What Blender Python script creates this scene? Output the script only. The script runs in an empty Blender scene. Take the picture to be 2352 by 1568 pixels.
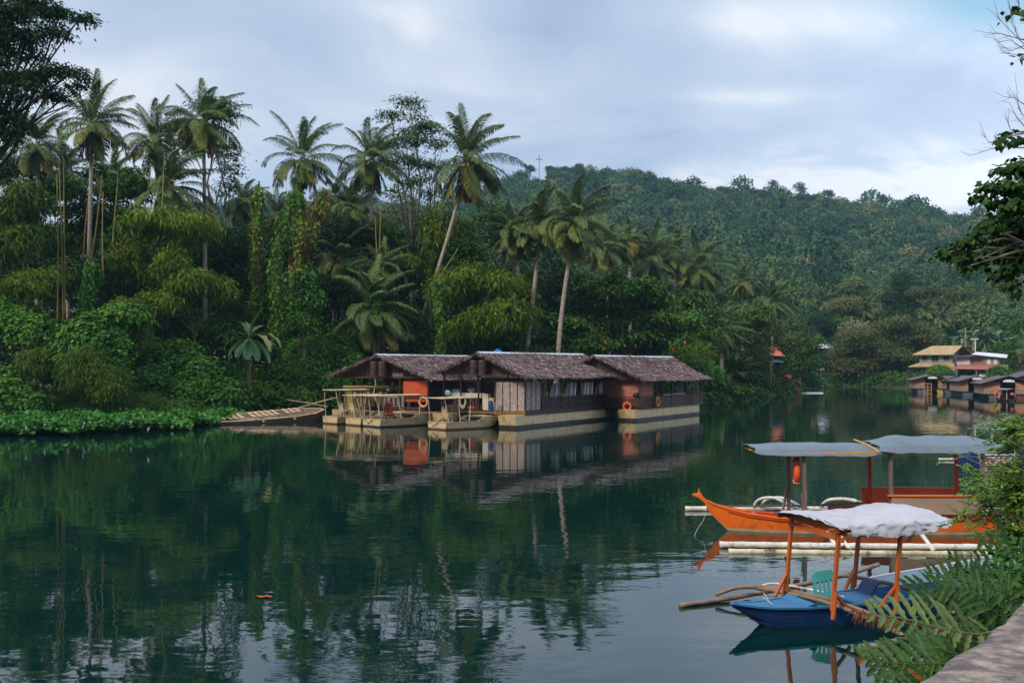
import bpy, math, random
import numpy as np
from mathutils import Vector, Matrix

S = bpy.context.scene
COL = S.collection
R = math.radians

# ---------------------------------------------------------------- camera
EYE, FOC, CX, HY = 4.0, 2300.0, 1176.0, 838.0      # eye height; focal length, centre and horizon of a 2352 px wide picture
cam_d = bpy.data.cameras.new('camera')
cam = bpy.data.objects.new('camera', cam_d)
COL.objects.link(cam)
cam.location = (0, 0, EYE)
cam.rotation_euler = (R(90), 0, 0)
cam_d.sensor_width = 36
cam_d.lens = 36 * FOC / 2352
cam_d.shift_y = (HY - 784) / 2352
cam_d.clip_start = 0.1
cam_d.clip_end = 6000
S.camera = cam

# ---------------------------------------------------------------- light
SUN_EL, SUN_AZ = 43, -135          # degrees; azimuth from +Y towards +X
world = bpy.data.worlds.new('World')
S.world = world
world.use_nodes = True
wn, wl = world.node_tree.nodes, world.node_tree.links
wn.clear()


def wnode(t, **k):
    n = wn.new(t)
    for a, v in k.items():
        setattr(n, a, v)
    return n


def wmath(op, a, b=None, c=None, clamp=False):
    n = wnode('ShaderNodeMath', operation=op, use_clamp=clamp)
    for i, v in enumerate((a, b, c)):
        if v is None:
            continue
        if isinstance(v, (int, float)):
            n.inputs[i].default_value = v
        else:
            wl.new(v, n.inputs[i])
    return n.outputs[0]


tc = wnode('ShaderNodeTexCoord')
sky = wnode('ShaderNodeTexSky', sky_type='NISHITA', sun_disc=False, sun_elevation=R(SUN_EL), sun_rotation=R(SUN_AZ),
            air_density=1.0, dust_density=1.0, ozone_density=1.5)
bg_sky = wnode('ShaderNodeBackground')
bg_sky.inputs['Strength'].default_value = 0.15
gapmix = wnode('ShaderNodeMix', data_type='RGBA')
gapmix.inputs[0].default_value = 0.7
wl.new(sky.outputs[0], gapmix.inputs[6])
gapmix.inputs[7].default_value = (2.3, 4.1, 5.3, 1)
wl.new(gapmix.outputs[2], bg_sky.inputs['Color'])
sep = wnode('ShaderNodeSeparateXYZ')
wl.new(tc.outputs['Generated'], sep.inputs[0])
X_, Y_, Z_ = sep.outputs
# clouds live on a layer high above: project the view direction on it
zz = wmath('ADD', wmath('MAXIMUM', Z_, 0.0), 0.16)
comb = wnode('ShaderNodeCombineXYZ')
wl.new(wmath('DIVIDE', X_, zz), comb.inputs[0])
wl.new(wmath('DIVIDE', Y_, zz), comb.inputs[1])


def wnoise(scale, detail, rough, off, dist=0.0):
    m = wnode('ShaderNodeVectorMath', operation='ADD')
    wl.new(comb.outputs[0], m.inputs[0])
    m.inputs[1].default_value = off
    n = wnode('ShaderNodeTexNoise')
    n.inputs['Scale'].default_value = scale
    n.inputs['Detail'].default_value = detail
    n.inputs['Roughness'].default_value = rough
    n.inputs['Distortion'].default_value = dist
    wl.new(m.outputs[0], n.inputs['Vector'])
    return n.outputs['Fac']


def wblob(px, py, sx, sy):
    """1 at the direction of a picture point, 0 away from it (a patch of the cloud layer)."""
    dx, dz = (px - CX) / FOC, (HY - py) / FOC
    a = wmath('DIVIDE', wmath('SUBTRACT', wmath('DIVIDE', X_, wmath('MAXIMUM', Y_, 0.05)), dx), sx / FOC)
    b = wmath('DIVIDE', wmath('SUBTRACT', wmath('DIVIDE', Z_, wmath('MAXIMUM', Y_, 0.05)), dz), sy / FOC)
    r2 = wmath('ADD', wmath('MULTIPLY', a, a), wmath('MULTIPLY', b, b))
    g = wmath('POWER', 2.718, wmath('MULTIPLY', r2, -1.0))
    return wmath('MULTIPLY', g, wmath('GREATER_THAN', Y_, 0.0))


def wramp(fac, stops):
    n = wnode('ShaderNodeValToRGB')
    wl.new(fac, n.inputs[0])
    e = n.color_ramp.elements
    while len(e) < len(stops):
        e.new(0.5)
    for i, (p, c) in enumerate(stops):
        e[i].position = p
        e[i].color = (*c, 1)
    return n.outputs[0]


n1 = wnoise(0.75, 6, 0.5, (3.1, 1.7, 0), 0.5)
n2 = wnoise(1.9, 8, 0.58, (9.3, 4.2, 0), 0.9)
bright = wmath('ADD', wmath('MULTIPLY_ADD', n1, 1.0, -0.16), wmath('MULTIPLY', n2, 0.45))
up2 = wmath('MULTIPLY_ADD', n2, 1.7, -0.15)
for args, k in (((1900, 420, 620, 85), .46), ((2250, 380, 260, 120), .18), ((1150, 300, 300, 60), .06), ((950, 62, 46, 34), .17), ((905, 25, 60, 22), .10), ((1900, 52, 330, 42), .26), ((1680, 218, 190, 20), .16), ((2130, 120, 220, 30), .12)):
    bright = wmath('ADD', bright, wmath('MULTIPLY', wmath('MULTIPLY', wblob(*args), up2), k))
bright = wmath('SUBTRACT', bright, wmath('MULTIPLY', wblob(640, 90, 230, 130), 0.12))
bright = wmath('SUBTRACT', bright, wmath('MULTIPLY', wblob(1300, 60, 220, 100), 0.08))
cloud = wramp(bright, [(0.34, (0.33, 0.425, 0.57)), (0.47, (0.42, 0.515, 0.67)), (0.60, (0.51, 0.595, 0.73)), (0.78, (0.74, 0.775, 0.84))])
bg_cloud = wnode('ShaderNodeBackground')
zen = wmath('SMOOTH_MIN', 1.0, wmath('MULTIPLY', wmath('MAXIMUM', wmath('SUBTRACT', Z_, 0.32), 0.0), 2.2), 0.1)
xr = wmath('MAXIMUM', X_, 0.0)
stren = wmath('MULTIPLY_ADD', wmath('MULTIPLY', xr, xr), 1.5, wmath('MULTIPLY_ADD', zen, 0.8, 1.0))      # brightness added overhead and towards the right, to light tops and side faces
stren = wmath('MULTIPLY', stren, wmath('SUBTRACT', 1.0, wmath('MULTIPLY', wmath('MAXIMUM', wmath('MULTIPLY', Y_, -1.0), 0.0), 0.62)))   # unseen sky behind the viewer dimmed to cut the frontal fill light
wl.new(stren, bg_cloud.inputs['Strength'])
wl.new(cloud, bg_cloud.inputs['Color'])
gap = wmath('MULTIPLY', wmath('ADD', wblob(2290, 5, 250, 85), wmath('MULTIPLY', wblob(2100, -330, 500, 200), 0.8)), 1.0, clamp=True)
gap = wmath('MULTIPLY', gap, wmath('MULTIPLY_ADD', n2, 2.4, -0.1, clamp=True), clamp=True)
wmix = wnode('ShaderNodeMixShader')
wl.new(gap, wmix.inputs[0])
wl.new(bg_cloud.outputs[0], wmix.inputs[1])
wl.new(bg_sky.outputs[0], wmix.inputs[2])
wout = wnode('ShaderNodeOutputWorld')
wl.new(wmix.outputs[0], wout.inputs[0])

sun_d = bpy.data.lights.new('sun', 'SUN')
sun_d.energy = 2.9
sun_d.angle = R(12)
sun_d.color = (1.0, 0.90, 0.74)
sun = bpy.data.objects.new('sun', sun_d)
COL.objects.link(sun)
az, el = R(SUN_AZ), R(SUN_EL)
# the cloudy sun stands to the left, a little behind the viewer's left shoulder
sdir = Vector((math.sin(az) * math.cos(el), math.cos(az) * math.cos(el), math.sin(el)))
sun.rotation_euler = sdir.to_track_quat('Z', 'Y').to_euler()

S.view_settings.view_transform = 'Standard'
S.view_settings.look = 'None'
HAZE = 0.00018
S.view_settings.exposure = 0.22
S.view_settings.gamma = 1.0
S.render.engine = 'CYCLES'
S.cycles.max_bounces = 6
S.cycles.diffuse_bounces = 3
S.cycles.glossy_bounces = 3
S.cycles.transmission_bounces = 4
S.cycles.transparent_max_bounces = 4
S.cycles.volume_bounces = 0
S.cycles.use_denoising = True
S.cycles.caustics_reflective = False
S.cycles.caustics_refractive = False


# ---------------------------------------------------------------- helpers
def W(x, y, Y):
    """World point seen at picture point (x, y) and standing Y metres ahead."""
    return Vector(((x - CX) / FOC * Y, Y, EYE - (y - HY) / FOC * Y))


def WZ(x, y, z=0.0):
    """World point at height z seen at picture point (x, y)."""
    Y = FOC * (EYE - z) / (y - HY)
    return Vector(((x - CX) / FOC * Y, Y, z))


def hexc(h):
    h = h.lstrip('#')
    out = []
    for i in (0, 2, 4):
        c = int(h[i:i + 2], 16) / 255
        out.append(c / 12.92 if c <= 0.04045 else ((c + 0.055) / 1.055) ** 2.4)
    return tuple(out)


def tag(o, label=None, cat=None, group=None, kind=None):
    if label: o['label'] = label
    if cat: o['category'] = cat
    if group: o['group'] = group
    if kind: o['kind'] = kind
    return o


def thing(name, label, cat, loc=(0, 0, 0), rotz=0.0, group=None):
    o = bpy.data.objects.new(name, None)
    COL.objects.link(o)
    o.location = loc
    o.rotation_euler = (0, 0, rotz)
    o.empty_display_size = 0.3
    return tag(o, label, cat, group)


def frame(o):
    m = Matrix.Identity(4)
    while o is not None:
        m = Matrix.LocRotScale(o.location, o.rotation_euler, o.scale) @ m
        o = o.parent
    return m


class MB:
    """Collects polygons; build() links them as one mesh object."""
    def __init__(s):
        s.v, s.f, s.t, s.tt = [], [], [], 0.5

    def add(s, vs, fs):
        n = len(s.v)
        s.v += [tuple(p) for p in vs]
        s.f += [tuple(n + i for i in f) for f in fs]
        s.t += [s.tt] * len(fs)
        return s

    def box(s, c, d, rot=None):
        hx, hy, hz = d[0] / 2, d[1] / 2, d[2] / 2
        vs = [Vector((x, y, z)) for x in (-hx, hx) for y in (-hy, hy) for z in (-hz, hz)]
        if rot is not None:
            vs = [rot @ p for p in vs]
        c = Vector(c)
        return s.add([p + c for p in vs], [(0, 1, 3, 2), (4, 6, 7, 5), (0, 4, 5, 1), (2, 3, 7, 6), (0, 2, 6, 4), (1, 5, 7, 3)])

    def bx(s, x0, x1, y0, y1, z0, z1):
        return s.box(((x0 + x1) / 2, (y0 + y1) / 2, (z0 + z1) / 2), (abs(x1 - x0), abs(y1 - y0), abs(z1 - z0)))

    def bar(s, a, b, w, h=None, up=(0, 0, 1)):
        a, b = Vector(a), Vector(b)
        h = h or w
        d = b - a
        L = d.length
        if L < 1e-6: return s
        z = d / L
        x = Vector(up).cross(z)
        if x.length < 1e-3: x = Vector((1, 0, 0)).cross(z)
        x.normalize()
        y = z.cross(x)
        m = Matrix((x, y, z)).transposed()
        return s.box((a + b) / 2, (w, h, L), m)

    def tube(s, pts, rad, n=7, caps=True, closed=False):
        pts = [Vector(p) for p in pts]
        if not hasattr(rad, '__len__'): rad = [rad] * len(pts)
        vs, fs = [], []
        m = len(pts)
        ref = None
        for i, p in enumerate(pts):
            if closed:
                d = pts[(i + 1) % m] - pts[i - 1]
            else:
                d = pts[min(i + 1, m - 1)] - pts[max(i - 1, 0)]
            d.normalize()
            if ref is None:
                ref = Vector((0, 0, 1)) if abs(d.z) < 0.9 else Vector((1, 0, 0))
            a = (ref - d * ref.dot(d)).normalized()
            ref = a
            b = d.cross(a)
            for k in range(n):
                t = 2 * math.pi * k / n
                vs.append(p + (a * math.cos(t) + b * math.sin(t)) * rad[i])
        for i in range(m if closed else m - 1):
            for k in range(n):
                j = (i + 1) % m
                fs.append((i * n + k, i * n + (k + 1) % n, j * n + (k + 1) % n, j * n + k))
        if caps and not closed:
            fs.append(tuple(range(n - 1, -1, -1)))
            fs.append(tuple((m - 1) * n + k for k in range(n)))
        return s.add(vs, fs)

    def prism(s, poly, off):
        """Flat polygon extruded by the vector off."""
        off = Vector(off)
        n = len(poly)
        vs = [Vector(p) for p in poly] + [Vector(p) + off for p in poly]
        fs = [tuple(range(n - 1, -1, -1)), tuple(range(n, 2 * n))]
        for i in range(n):
            fs.append((i, (i + 1) % n, n + (i + 1) % n, n + i))
        return s.add(vs, fs)

    def grid(s, rows, thick=None):
        """Rows of points as a sheet; thick gives it an underside."""
        nr, nc = len(rows), len(rows[0])
        vs = [Vector(p) for r in rows for p in r]
        fs = [(i * nc + j, i * nc + j + 1, (i + 1) * nc + j + 1, (i + 1) * nc + j) for i in range(nr - 1) for j in range(nc - 1)]
        if thick is not None:
            off = Vector(thick)
            n = len(vs)
            vs = vs + [p + off for p in vs]
            fs = fs + [tuple(n + i for i in reversed(f)) for f in fs]
            edge = [j for j in range(nc)] + [i * nc + nc - 1 for i in range(1, nr)] + [(nr - 1) * nc + j for j in range(nc - 2, -1, -1)] + [i * nc for i in range(nr - 2, 0, -1)]
            for a, b in zip(edge, edge[1:] + edge[:1]):
                fs.append((b, a, n + a, n + b))
        return s.add(vs, fs)

    def build(s, name, mat, parent=None, world=False, smooth=False, bevel=0):
        me = bpy.data.meshes.new(name)
        vs = s.v
        if parent is not None and world:
            mi = frame(parent).inverted()
            vs = [tuple(mi @ Vector(p)) for p in vs]
        me.from_pydata(vs, [], s.f)
        a = me.attributes.new('tint', 'FLOAT', 'FACE')
        a.data.foreach_set('value', np.array(s.t, dtype=np.float32))
        if smooth:
            me.shade_smooth()
        me.materials.append(mat)
        o = bpy.data.objects.new(name, me)
        COL.objects.link(o)
        if parent is not None:
            o.parent = parent
        if bevel:
            b = o.modifiers.new('bevel', 'BEVEL')
            b.width = bevel
            b.segments = 1
            b.limit_method = 'ANGLE'
        return o


class LF:
    """Leaf collector on numpy arrays: each leaf is a four-cornered blade."""
    def __init__(s, seed=0):
        s.V, s.Q, s.T = [], [], []
        s.n = 0
        s.rng = np.random.default_rng(seed)

    def quads(s, A, B, C, D, t):
        k = len(A)
        v = np.stack([A, B, C, D], 1).reshape(-1, 3)
        s.V.append(v)
        s.Q.append(np.arange(s.n, s.n + 4 * k).reshape(-1, 4))
        s.T.append(np.broadcast_to(np.asarray(t, dtype=float), (k,)))
        s.n += 4 * k

    def leaves(s, P, D, N, L, Wd, t, droop=0.15, mid=0.45):
        """P base points, D along the blade, N blade normal, L length, Wd width."""
        D = D / (np.linalg.norm(D, axis=1, keepdims=True) + 1e-9)
        Sd = np.cross(N, D)
        Sd /= (np.linalg.norm(Sd, axis=1, keepdims=True) + 1e-9)
        L = np.broadcast_to(np.asarray(L, dtype=float), (len(P),))[:, None]
        Wd = np.broadcast_to(np.asarray(Wd, dtype=float), (len(P),))[:, None]
        M = P + D * L * mid
        T = P + D * L
        T = T + np.array([0, 0, -1.0]) * L * droop
        s.quads(P, M + Sd * Wd / 2, T, M - Sd * Wd / 2, t)

    def arrays(s):
        return np.concatenate(s.V), np.concatenate(s.Q), np.concatenate(s.T)

    def mesh(s, name, mat):
        V, Q, T = s.arrays()
        return np_mesh(name, V, Q, T, mat)

    def build(s, name, mat, parent=None, world=True):
        V, Q, T = s.arrays()
        if parent is not None and world:
            mi = np.array(frame(parent).inverted())
            V = V @ mi[:3, :3].T + mi[:3, 3]
        me = np_mesh(name, V, Q, T, mat)
        o = bpy.data.objects.new(name, me)
        COL.objects.link(o)
        if parent is not None: o.parent = parent
        return o


def np_mesh(name, V, Q, T, mat):
    me = bpy.data.meshes.new(name)
    me.vertices.add(len(V))
    me.vertices.foreach_set('co', np.ascontiguousarray(V, dtype=np.float32).ravel())
    me.loops.add(Q.size)
    me.loops.foreach_set('vertex_index', np.ascontiguousarray(Q, dtype=np.int32).ravel())
    me.polygons.add(len(Q))
    me.polygons.foreach_set('loop_start', np.arange(0, Q.size, 4, dtype=np.int32))
    try:
        me.polygons.foreach_set('loop_total', np.full(len(Q), 4, dtype=np.int32))
    except Exception:
        pass
    me.update(calc_edges=True)
    a = me.attributes.new('tint', 'FLOAT', 'FACE')
    a.data.foreach_set('value', np.ascontiguousarray(T, dtype=np.float32))
    me.materials.append(mat)
    return me


def unit(a):
    return a / (np.linalg.norm(a, axis=1, keepdims=True) + 1e-9)


# ---------------------------------------------------------------- materials
def nodes_of(name):
    m = bpy.data.materials.new(name)
    m.use_nodes = True
    nt = m.node_tree
    b = nt.nodes['Principled BSDF']
    return m, nt, b


def ramp(nt, fac, stops):
    n = nt.nodes.new('ShaderNodeValToRGB')
    nt.links.new(fac, n.inputs[0])
    e = n.color_ramp.elements
    while len(e) < len(stops): e.new(0.5)
    for i, (p, c) in enumerate(stops):
        e[i].position = p
        e[i].color = (*c, 1)
    return n.outputs[0]


def noise(nt, scale, detail=4, rough=0.55, stretch=None, obj=True, dist=0.0):
    t = nt.nodes.new('ShaderNodeTexCoord')
    mp = nt.nodes.new('ShaderNodeMapping')
    if stretch: mp.inputs['Scale'].default_value = stretch
    nt.links.new(t.outputs['Object'], mp.inputs[0])
    n = nt.nodes.new('ShaderNodeTexNoise')
    n.inputs['Scale'].default_value = scale
    n.inputs['Detail'].default_value = detail
    n.inputs['Roughness'].default_value = rough
    n.inputs['Distortion'].default_value = dist
    nt.links.new(mp.outputs[0], n.inputs['Vector'])
    return n.outputs['Fac']


def mat(name, col, rough=0.6, col2=None, scale=3.0, stretch=None, bump=0.0, bscale=None, stain=None, sscale=1.0, sthr=0.6, spec=0.4, metal=0.0):
    """Plain surface with a second colour worn into it, optional stains, and a bump."""
    m, nt, b = nodes_of(name)
    b.inputs['Roughness'].default_value = rough
    b.inputs['Specular IOR Level'].default_value = spec
    b.inputs['Metallic'].default_value = metal
    col2 = col2 or tuple(c * 0.72 for c in col)
    f = noise(nt, scale, 5, 0.6, stretch)
    c = ramp(nt, f, [(0.32, col2), (0.68, col)])
    if stain:
        f2 = noise(nt, sscale, 6, 0.7, stretch)
        r = ramp(nt, f2, [(sthr - 0.06, (0, 0, 0)), (sthr + 0.08, (1, 1, 1))])
        mx = nt.nodes.new('ShaderNodeMix')
        mx.data_type = 'RGBA'
        nt.links.new(r, mx.inputs[0])
        nt.links.new(c, mx.inputs[6])
        mx.inputs[7].default_value = (*stain, 1)
        c = mx.outputs[2]
    nt.links.new(c, b.inputs['Base Color'])
    if bump:
        f3 = noise(nt, bscale or scale * 3, 4, 0.6, stretch)
        bp = nt.nodes.new('ShaderNodeBump')
        bp.inputs['Strength'].default_value = bump
        bp.inputs['Distance'].default_value = 0.02
        nt.links.new(f3, bp.inputs['Height'])
        nt.links.new(bp.outputs[0], b.inputs['Normal'])
    return m


def leafmat(name, stops, trans=0.12, rough=0.6, spec=0.10, nscale=0.35, namt=0.35):
    """Leaves: the face attribute picks the leaf's own colour, a broad noise shifts whole sprays."""
    m, nt, b = nodes_of(name)
    at = nt.nodes.new('ShaderNodeAttribute')
    at.attribute_name = 'tint'
    f = noise(nt, nscale, 3, 0.5)
    ma = nt.nodes.new('ShaderNodeMath')
    ma.operation = 'MULTIPLY_ADD'
    nt.links.new(f, ma.inputs[0])
    ma.inputs[1].default_value = namt
    ma.inputs[2].default_value = -namt / 2
    ad = nt.nodes.new('ShaderNodeMath')
    ad.operation = 'ADD'
    nt.links.new(at.outputs['Fac'], ad.inputs[0])
    nt.links.new(ma.outputs[0], ad.inputs[1])
    c = ramp(nt, ad.outputs[0], stops)
    nt.links.new(c, b.inputs['Base Color'])
    b.inputs['Roughness'].default_value = rough
    b.inputs['Specular IOR Level'].default_value = spec
    tr = nt.nodes.new('ShaderNodeBsdfTranslucent')
    nt.links.new(c, tr.inputs[0])
    mx = nt.nodes.new('ShaderNodeMixShader')
    mx.inputs[0].default_value = trans
    out = nt.nodes['Material Output']
    nt.links.new(b.outputs[0], mx.inputs[1])
    nt.links.new(tr.outputs[0], mx.inputs[2])
    nt.links.new(mx.outputs[0], out.inputs[0])
    return m


def tintmat(name, stops, rough=0.8, bump=0.0, bscale=8, spec=0.2):
    m, nt, b = nodes_of(name)
    at = nt.nodes.new('ShaderNodeAttribute')
    at.attribute_name = 'tint'
    c = ramp(nt, at.outputs['Fac'], stops)
    nt.links.new(c, b.inputs['Base Color'])
    b.inputs['Roughness'].default_value = rough
    b.inputs['Specular IOR Level'].default_value = spec
    if bump:
        f3 = noise(nt, bscale, 4, 0.6)
        bp = nt.nodes.new('ShaderNodeBump')
        bp.inputs['Strength'].default_value = bump
        bp.inputs['Distance'].default_value = 0.02
        nt.links.new(f3, bp.inputs['Height'])
        nt.links.new(bp.outputs[0], b.inputs['Normal'])
    return m


M = {}
M['jungle'] = leafmat('jungle_leaf', [(0.0, (0.020, 0.061, 0.008)), (0.45, (0.041, 0.115, 0.012)), (0.8, (0.085, 0.169, 0.017)), (1.0, (0.157, 0.176, 0.018))])
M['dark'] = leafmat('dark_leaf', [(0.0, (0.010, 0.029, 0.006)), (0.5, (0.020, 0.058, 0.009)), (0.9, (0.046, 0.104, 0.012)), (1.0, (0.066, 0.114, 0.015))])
M['bamboo'] = leafmat('bamboo_leaf', [(0.0, (0.028, 0.069, 0.006)), (0.4, (0.068, 0.127, 0.008)), (0.75, (0.128, 0.191, 0.012)), (1.0, (0.225, 0.231, 0.023))], nscale=0.25, namt=0.5)
M['vine'] = leafmat('vine_leaf', [(0.0, (0.018, 0.067, 0.007)), (0.5, (0.052, 0.151, 0.014)), (0.9, (0.109, 0.235, 0.026)), (1.0, (0.253, 0.246, 0.030))])
M['hyacinth'] = leafmat('hyacinth_leaf', [(0.0, (0.020, 0.083, 0.012)), (0.5, (0.048, 0.172, 0.026)), (1.0, (0.098, 0.262, 0.041))])
M['palm'] = leafmat('palm_leaf', [(0.0, (0.029, 0.070, 0.021)), (0.45, (0.084, 0.133, 0.034)), (0.8, (0.149, 0.185, 0.042)), (1.0, (0.286, 0.229, 0.039))], spec=0.22, rough=0.5)
M['almond'] = leafmat('almond_leaf', [(0.0, (0.023, 0.076, 0.010)), (0.5, (0.060, 0.145, 0.017)), (0.90, (0.103, 0.190, 0.027)), (0.93, (0.378, 0.114, 0.018)), (1.0, (0.486, 0.126, 0.018))], namt=0.15)
M['rain'] = leafmat('rain_leaf', [(0.0, (0.039, 0.068, 0.021)), (0.5, (0.084, 0.108, 0.029)), (1.0, (0.169, 0.149, 0.043))])
M['hill'] = leafmat('hill_leaf', [(0.0, (0.013, 0.053, 0.018)), (0.4, (0.040, 0.107, 0.032)), (0.72, (0.088, 0.144, 0.041)), (0.9, (0.155, 0.176, 0.055)), (1.0, (0.202, 0.159, 0.090))], nscale=0.02, namt=0.4)  # bluish cast of distant haze is mixed into these leaf colours
M['banana'] = leafmat('banana_leaf', [(0.0, (0.035, 0.107, 0.024)), (0.6, (0.079, 0.182, 0.034)), (0.9, (0.147, 0.214, 0.041)), (1.0, (0.343, 0.235, 0.068))], spec=0.5, rough=0.4, nscale=3, namt=0.2)
M['fern'] = leafmat('fern_leaf', [(0.0, (0.014, 0.045, 0.010)), (0.5, (0.033, 0.083, 0.015)), (0.8, (0.085, 0.131, 0.038)), (0.93, (0.111, 0.151, 0.054)), (1.0, (0.195, 0.076, 0.016))], spec=0.2, rough=0.5, nscale=2.0, namt=0.25)
M['shrub'] = leafmat('shrub_leaf', [(0.0, (0.038, 0.095, 0.014)), (0.5, (0.092, 0.169, 0.025)), (0.9, (0.162, 0.248, 0.043)), (1.0, (0.486, 0.360, 0.022))], nscale=0.8, namt=0.3)
M['grass'] = leafmat('grass_blade', [(0.0, (0.027, 0.079, 0.009)), (0.5, (0.063, 0.147, 0.015)), (1.0, (0.126, 0.200, 0.030))])
M['dead'] = leafmat('dead_frond', [(0.0, (0.08, 0.030, 0.018)), (0.5, (0.17, 0.06, 0.030)), (1.0, (0.30, 0.17, 0.07))], trans=0.15)
M['dryvine'] = leafmat('dry_vine', [(0.0, (0.05, 0.035, 0.018)), (0.5, (0.11, 0.075, 0.030)), (1.0, (0.20, 0.16, 0.05))], trans=0.15)
M['bark'] = mat('palm_bark', (0.44, 0.37, 0.31), 0.9, (0.22, 0.17, 0.14), 2.5, (1, 1, 4), bump=0.6, bscale=6)
M['trunk'] = mat('grey_bark', (0.20, 0.16, 0.12), 0.9, (0.07, 0.055, 0.04), 3, (1, 1, 0.5), bump=0.5, bscale=8)
M['darkbark'] = mat('dark_bark', (0.035, 0.028, 0.022), 0.9, (0.015, 0.012, 0.010), 3)
M['twig'] = mat('pale_twig', (0.28, 0.22, 0.17), 0.9, (0.14, 0.10, 0.08), 4)
M['culm'] = mat('bamboo_culm', (0.30, 0.19, 0.035), 0.5, (0.16, 0.16, 0.04), 1.2, (1, 1, 0.6))
M['coconut'] = mat('coconut_husk', (0.42, 0.30, 0.05), 0.6, (0.30, 0.16, 0.03), 2)
M['soil'] = mat('bank_soil', (0.05, 0.050, 0.025), 0.95, (0.022, 0.028, 0.012), 0.6, bump=0.5, bscale=2)

# ---------------------------------------------------------------- plants
GOLD = math.pi * (3 - math.sqrt(5))


def crown(lf, blobs, n, leaf, kind='broad', per=14, clump=0.9, tint=(0.45, 0.16), up=0.7, ratio=0.5, low=-0.35, shell=(0.72, 1.0)):
    """Leaf sprays over a set of ellipsoids (centre, radii): every spray is a flat cluster of blades."""
    rng = lf.rng
    area = np.array([r[0] * r[2] for c, r in blobs], dtype=float)
    K = max(1, n // per)
    which = rng.choice(len(blobs), K, p=area / area.sum())
    C = np.array([tuple(b[0]) for b in blobs])[which]
    Rr = np.array([tuple(b[1]) for b in blobs])[which]
    d = unit(rng.normal(size=(K, 3)))
    d[:, 2] = np.where(d[:, 2] < low, -d[:, 2], d[:, 2])
    rad = shell[0] + (shell[1] - shell[0]) * rng.random((K, 1)) ** 0.6
    bump = 1 + 0.13 * np.sin(d[:, :1] * 5 + which[:, None]) * np.cos(d[:, 1:2] * 4 + 2 * which[:, None])
    P = C + d * Rr * rad * bump
    tk = tint[0] + tint[1] * rng.normal(size=K) + 0.07 * d[:, 2] * 0
    csz = clump * (0.6 + 0.8 * rng.random(K))
    # leaves of each spray
    idx = np.repeat(np.arange(K), per)
    m = len(idx)
    off = rng.normal(size=(m, 3)) * np.array([1, 1, 0.42]) * csz[idx][:, None] * 0.5
    out = d[idx]
    off[:, 2] -= 0.25 * (off[:, 0] ** 2 + off[:, 1] ** 2) / (csz[idx] + 1e-6)
    Q = P[idx] + off
    L = leaf * (0.65 + 0.7 * rng.random(m))
    if kind == 'broad':
        N = unit(np.array([0, 0, 1.0]) * up + out * 0.45 + rng.normal(size=(m, 3)) * 0.45)
        D = unit(out * 0.6 + off * 0.6 + rng.normal(size=(m, 3)) * 0.6)
        dr = 0.25
    elif kind == 'droop':
        N = unit(out * 0.8 + np.array([0, 0, 0.5]) + rng.normal(size=(m, 3)) * 0.5)
        D = unit(out * 0.7 + np.array([0, 0, -0.55]) + rng.normal(size=(m, 3)) * 0.55)
        dr = 0.3
    else:   # face: blades lying on the surface like roof tiles
        N = unit(out * 0.9 + np.array([0, 0, 0.45]) + rng.normal(size=(m, 3)) * 0.32)
        D = unit(np.array([0, 0, -0.8]) + out * 0.35 + rng.normal(size=(m, 3)) * 0.45)
        dr = 0.05
    D = unit(D - N * (D * N).sum(1, keepdims=True))
    t = np.clip(tk[idx] + rng.normal(size=m) * 0.10, 0, 1)
    rare = rng.random(m) < 0.008
    t = np.where(rare, 1.0, np.minimum(t, 0.92))
    lf.leaves(Q, D, N, L, L * ratio, t, droop=dr, mid=0.42 if kind != 'face' else 0.35)


def limbs(mb, base, targets, r0, rng, lean=0.35):
    """Trunk from base and a limb to every target point."""
    base = Vector(base)
    cen = sum((Vector(t) for t in targets), Vector()) / len(targets)
    low = min(t[2] for t in targets)
    h = base.z + (low - base.z) * 0.65
    fork = Vector((base.x + (cen.x - base.x) * 0.6, base.y + (cen.y - base.y) * 0.6, h))
    mid = (base + fork) / 2 + Vector((rng.uniform(-1, 1), rng.uniform(-1, 1), 0)) * 0.12 * r0 * 6
    mb.tube([base + Vector((0, 0, -0.3)), base + (mid - base) * 0.2, mid, fork], [r0 * 1.5, r0 * 1.05, r0 * 0.85, r0 * 0.7], 8)
    for t in targets:
        t = Vector(t)
        k1 = fork + (t - fork) * 0.45 + Vector((rng.uniform(-1, 1), rng.uniform(-1, 1), rng.uniform(0, 1.2))) * 0.1 * (t - fork).length
        mb.tube([fork, k1, t], [r0 * 0.55, r0 * 0.34, r0 * 0.12], 6)
        for q in range(3):
            e = t + Vector((rng.uniform(-1, 1), rng.uniform(-1, 1), rng.uniform(-0.6, .25))) * min(1.0, (t - fork).length * 0.22)
            mb.tube([k1 + (t - k1) * rng.uniform(0, 0.8), e], [r0 * 0.16, r0 * 0.05], 4)


def pblob(x, y, rx, ry, Y, deep=0.85):
    c = W(x, y, Y)
    k = Y / FOC
    return (tuple(c), (rx * k, rx * k * deep, ry * k))


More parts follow.
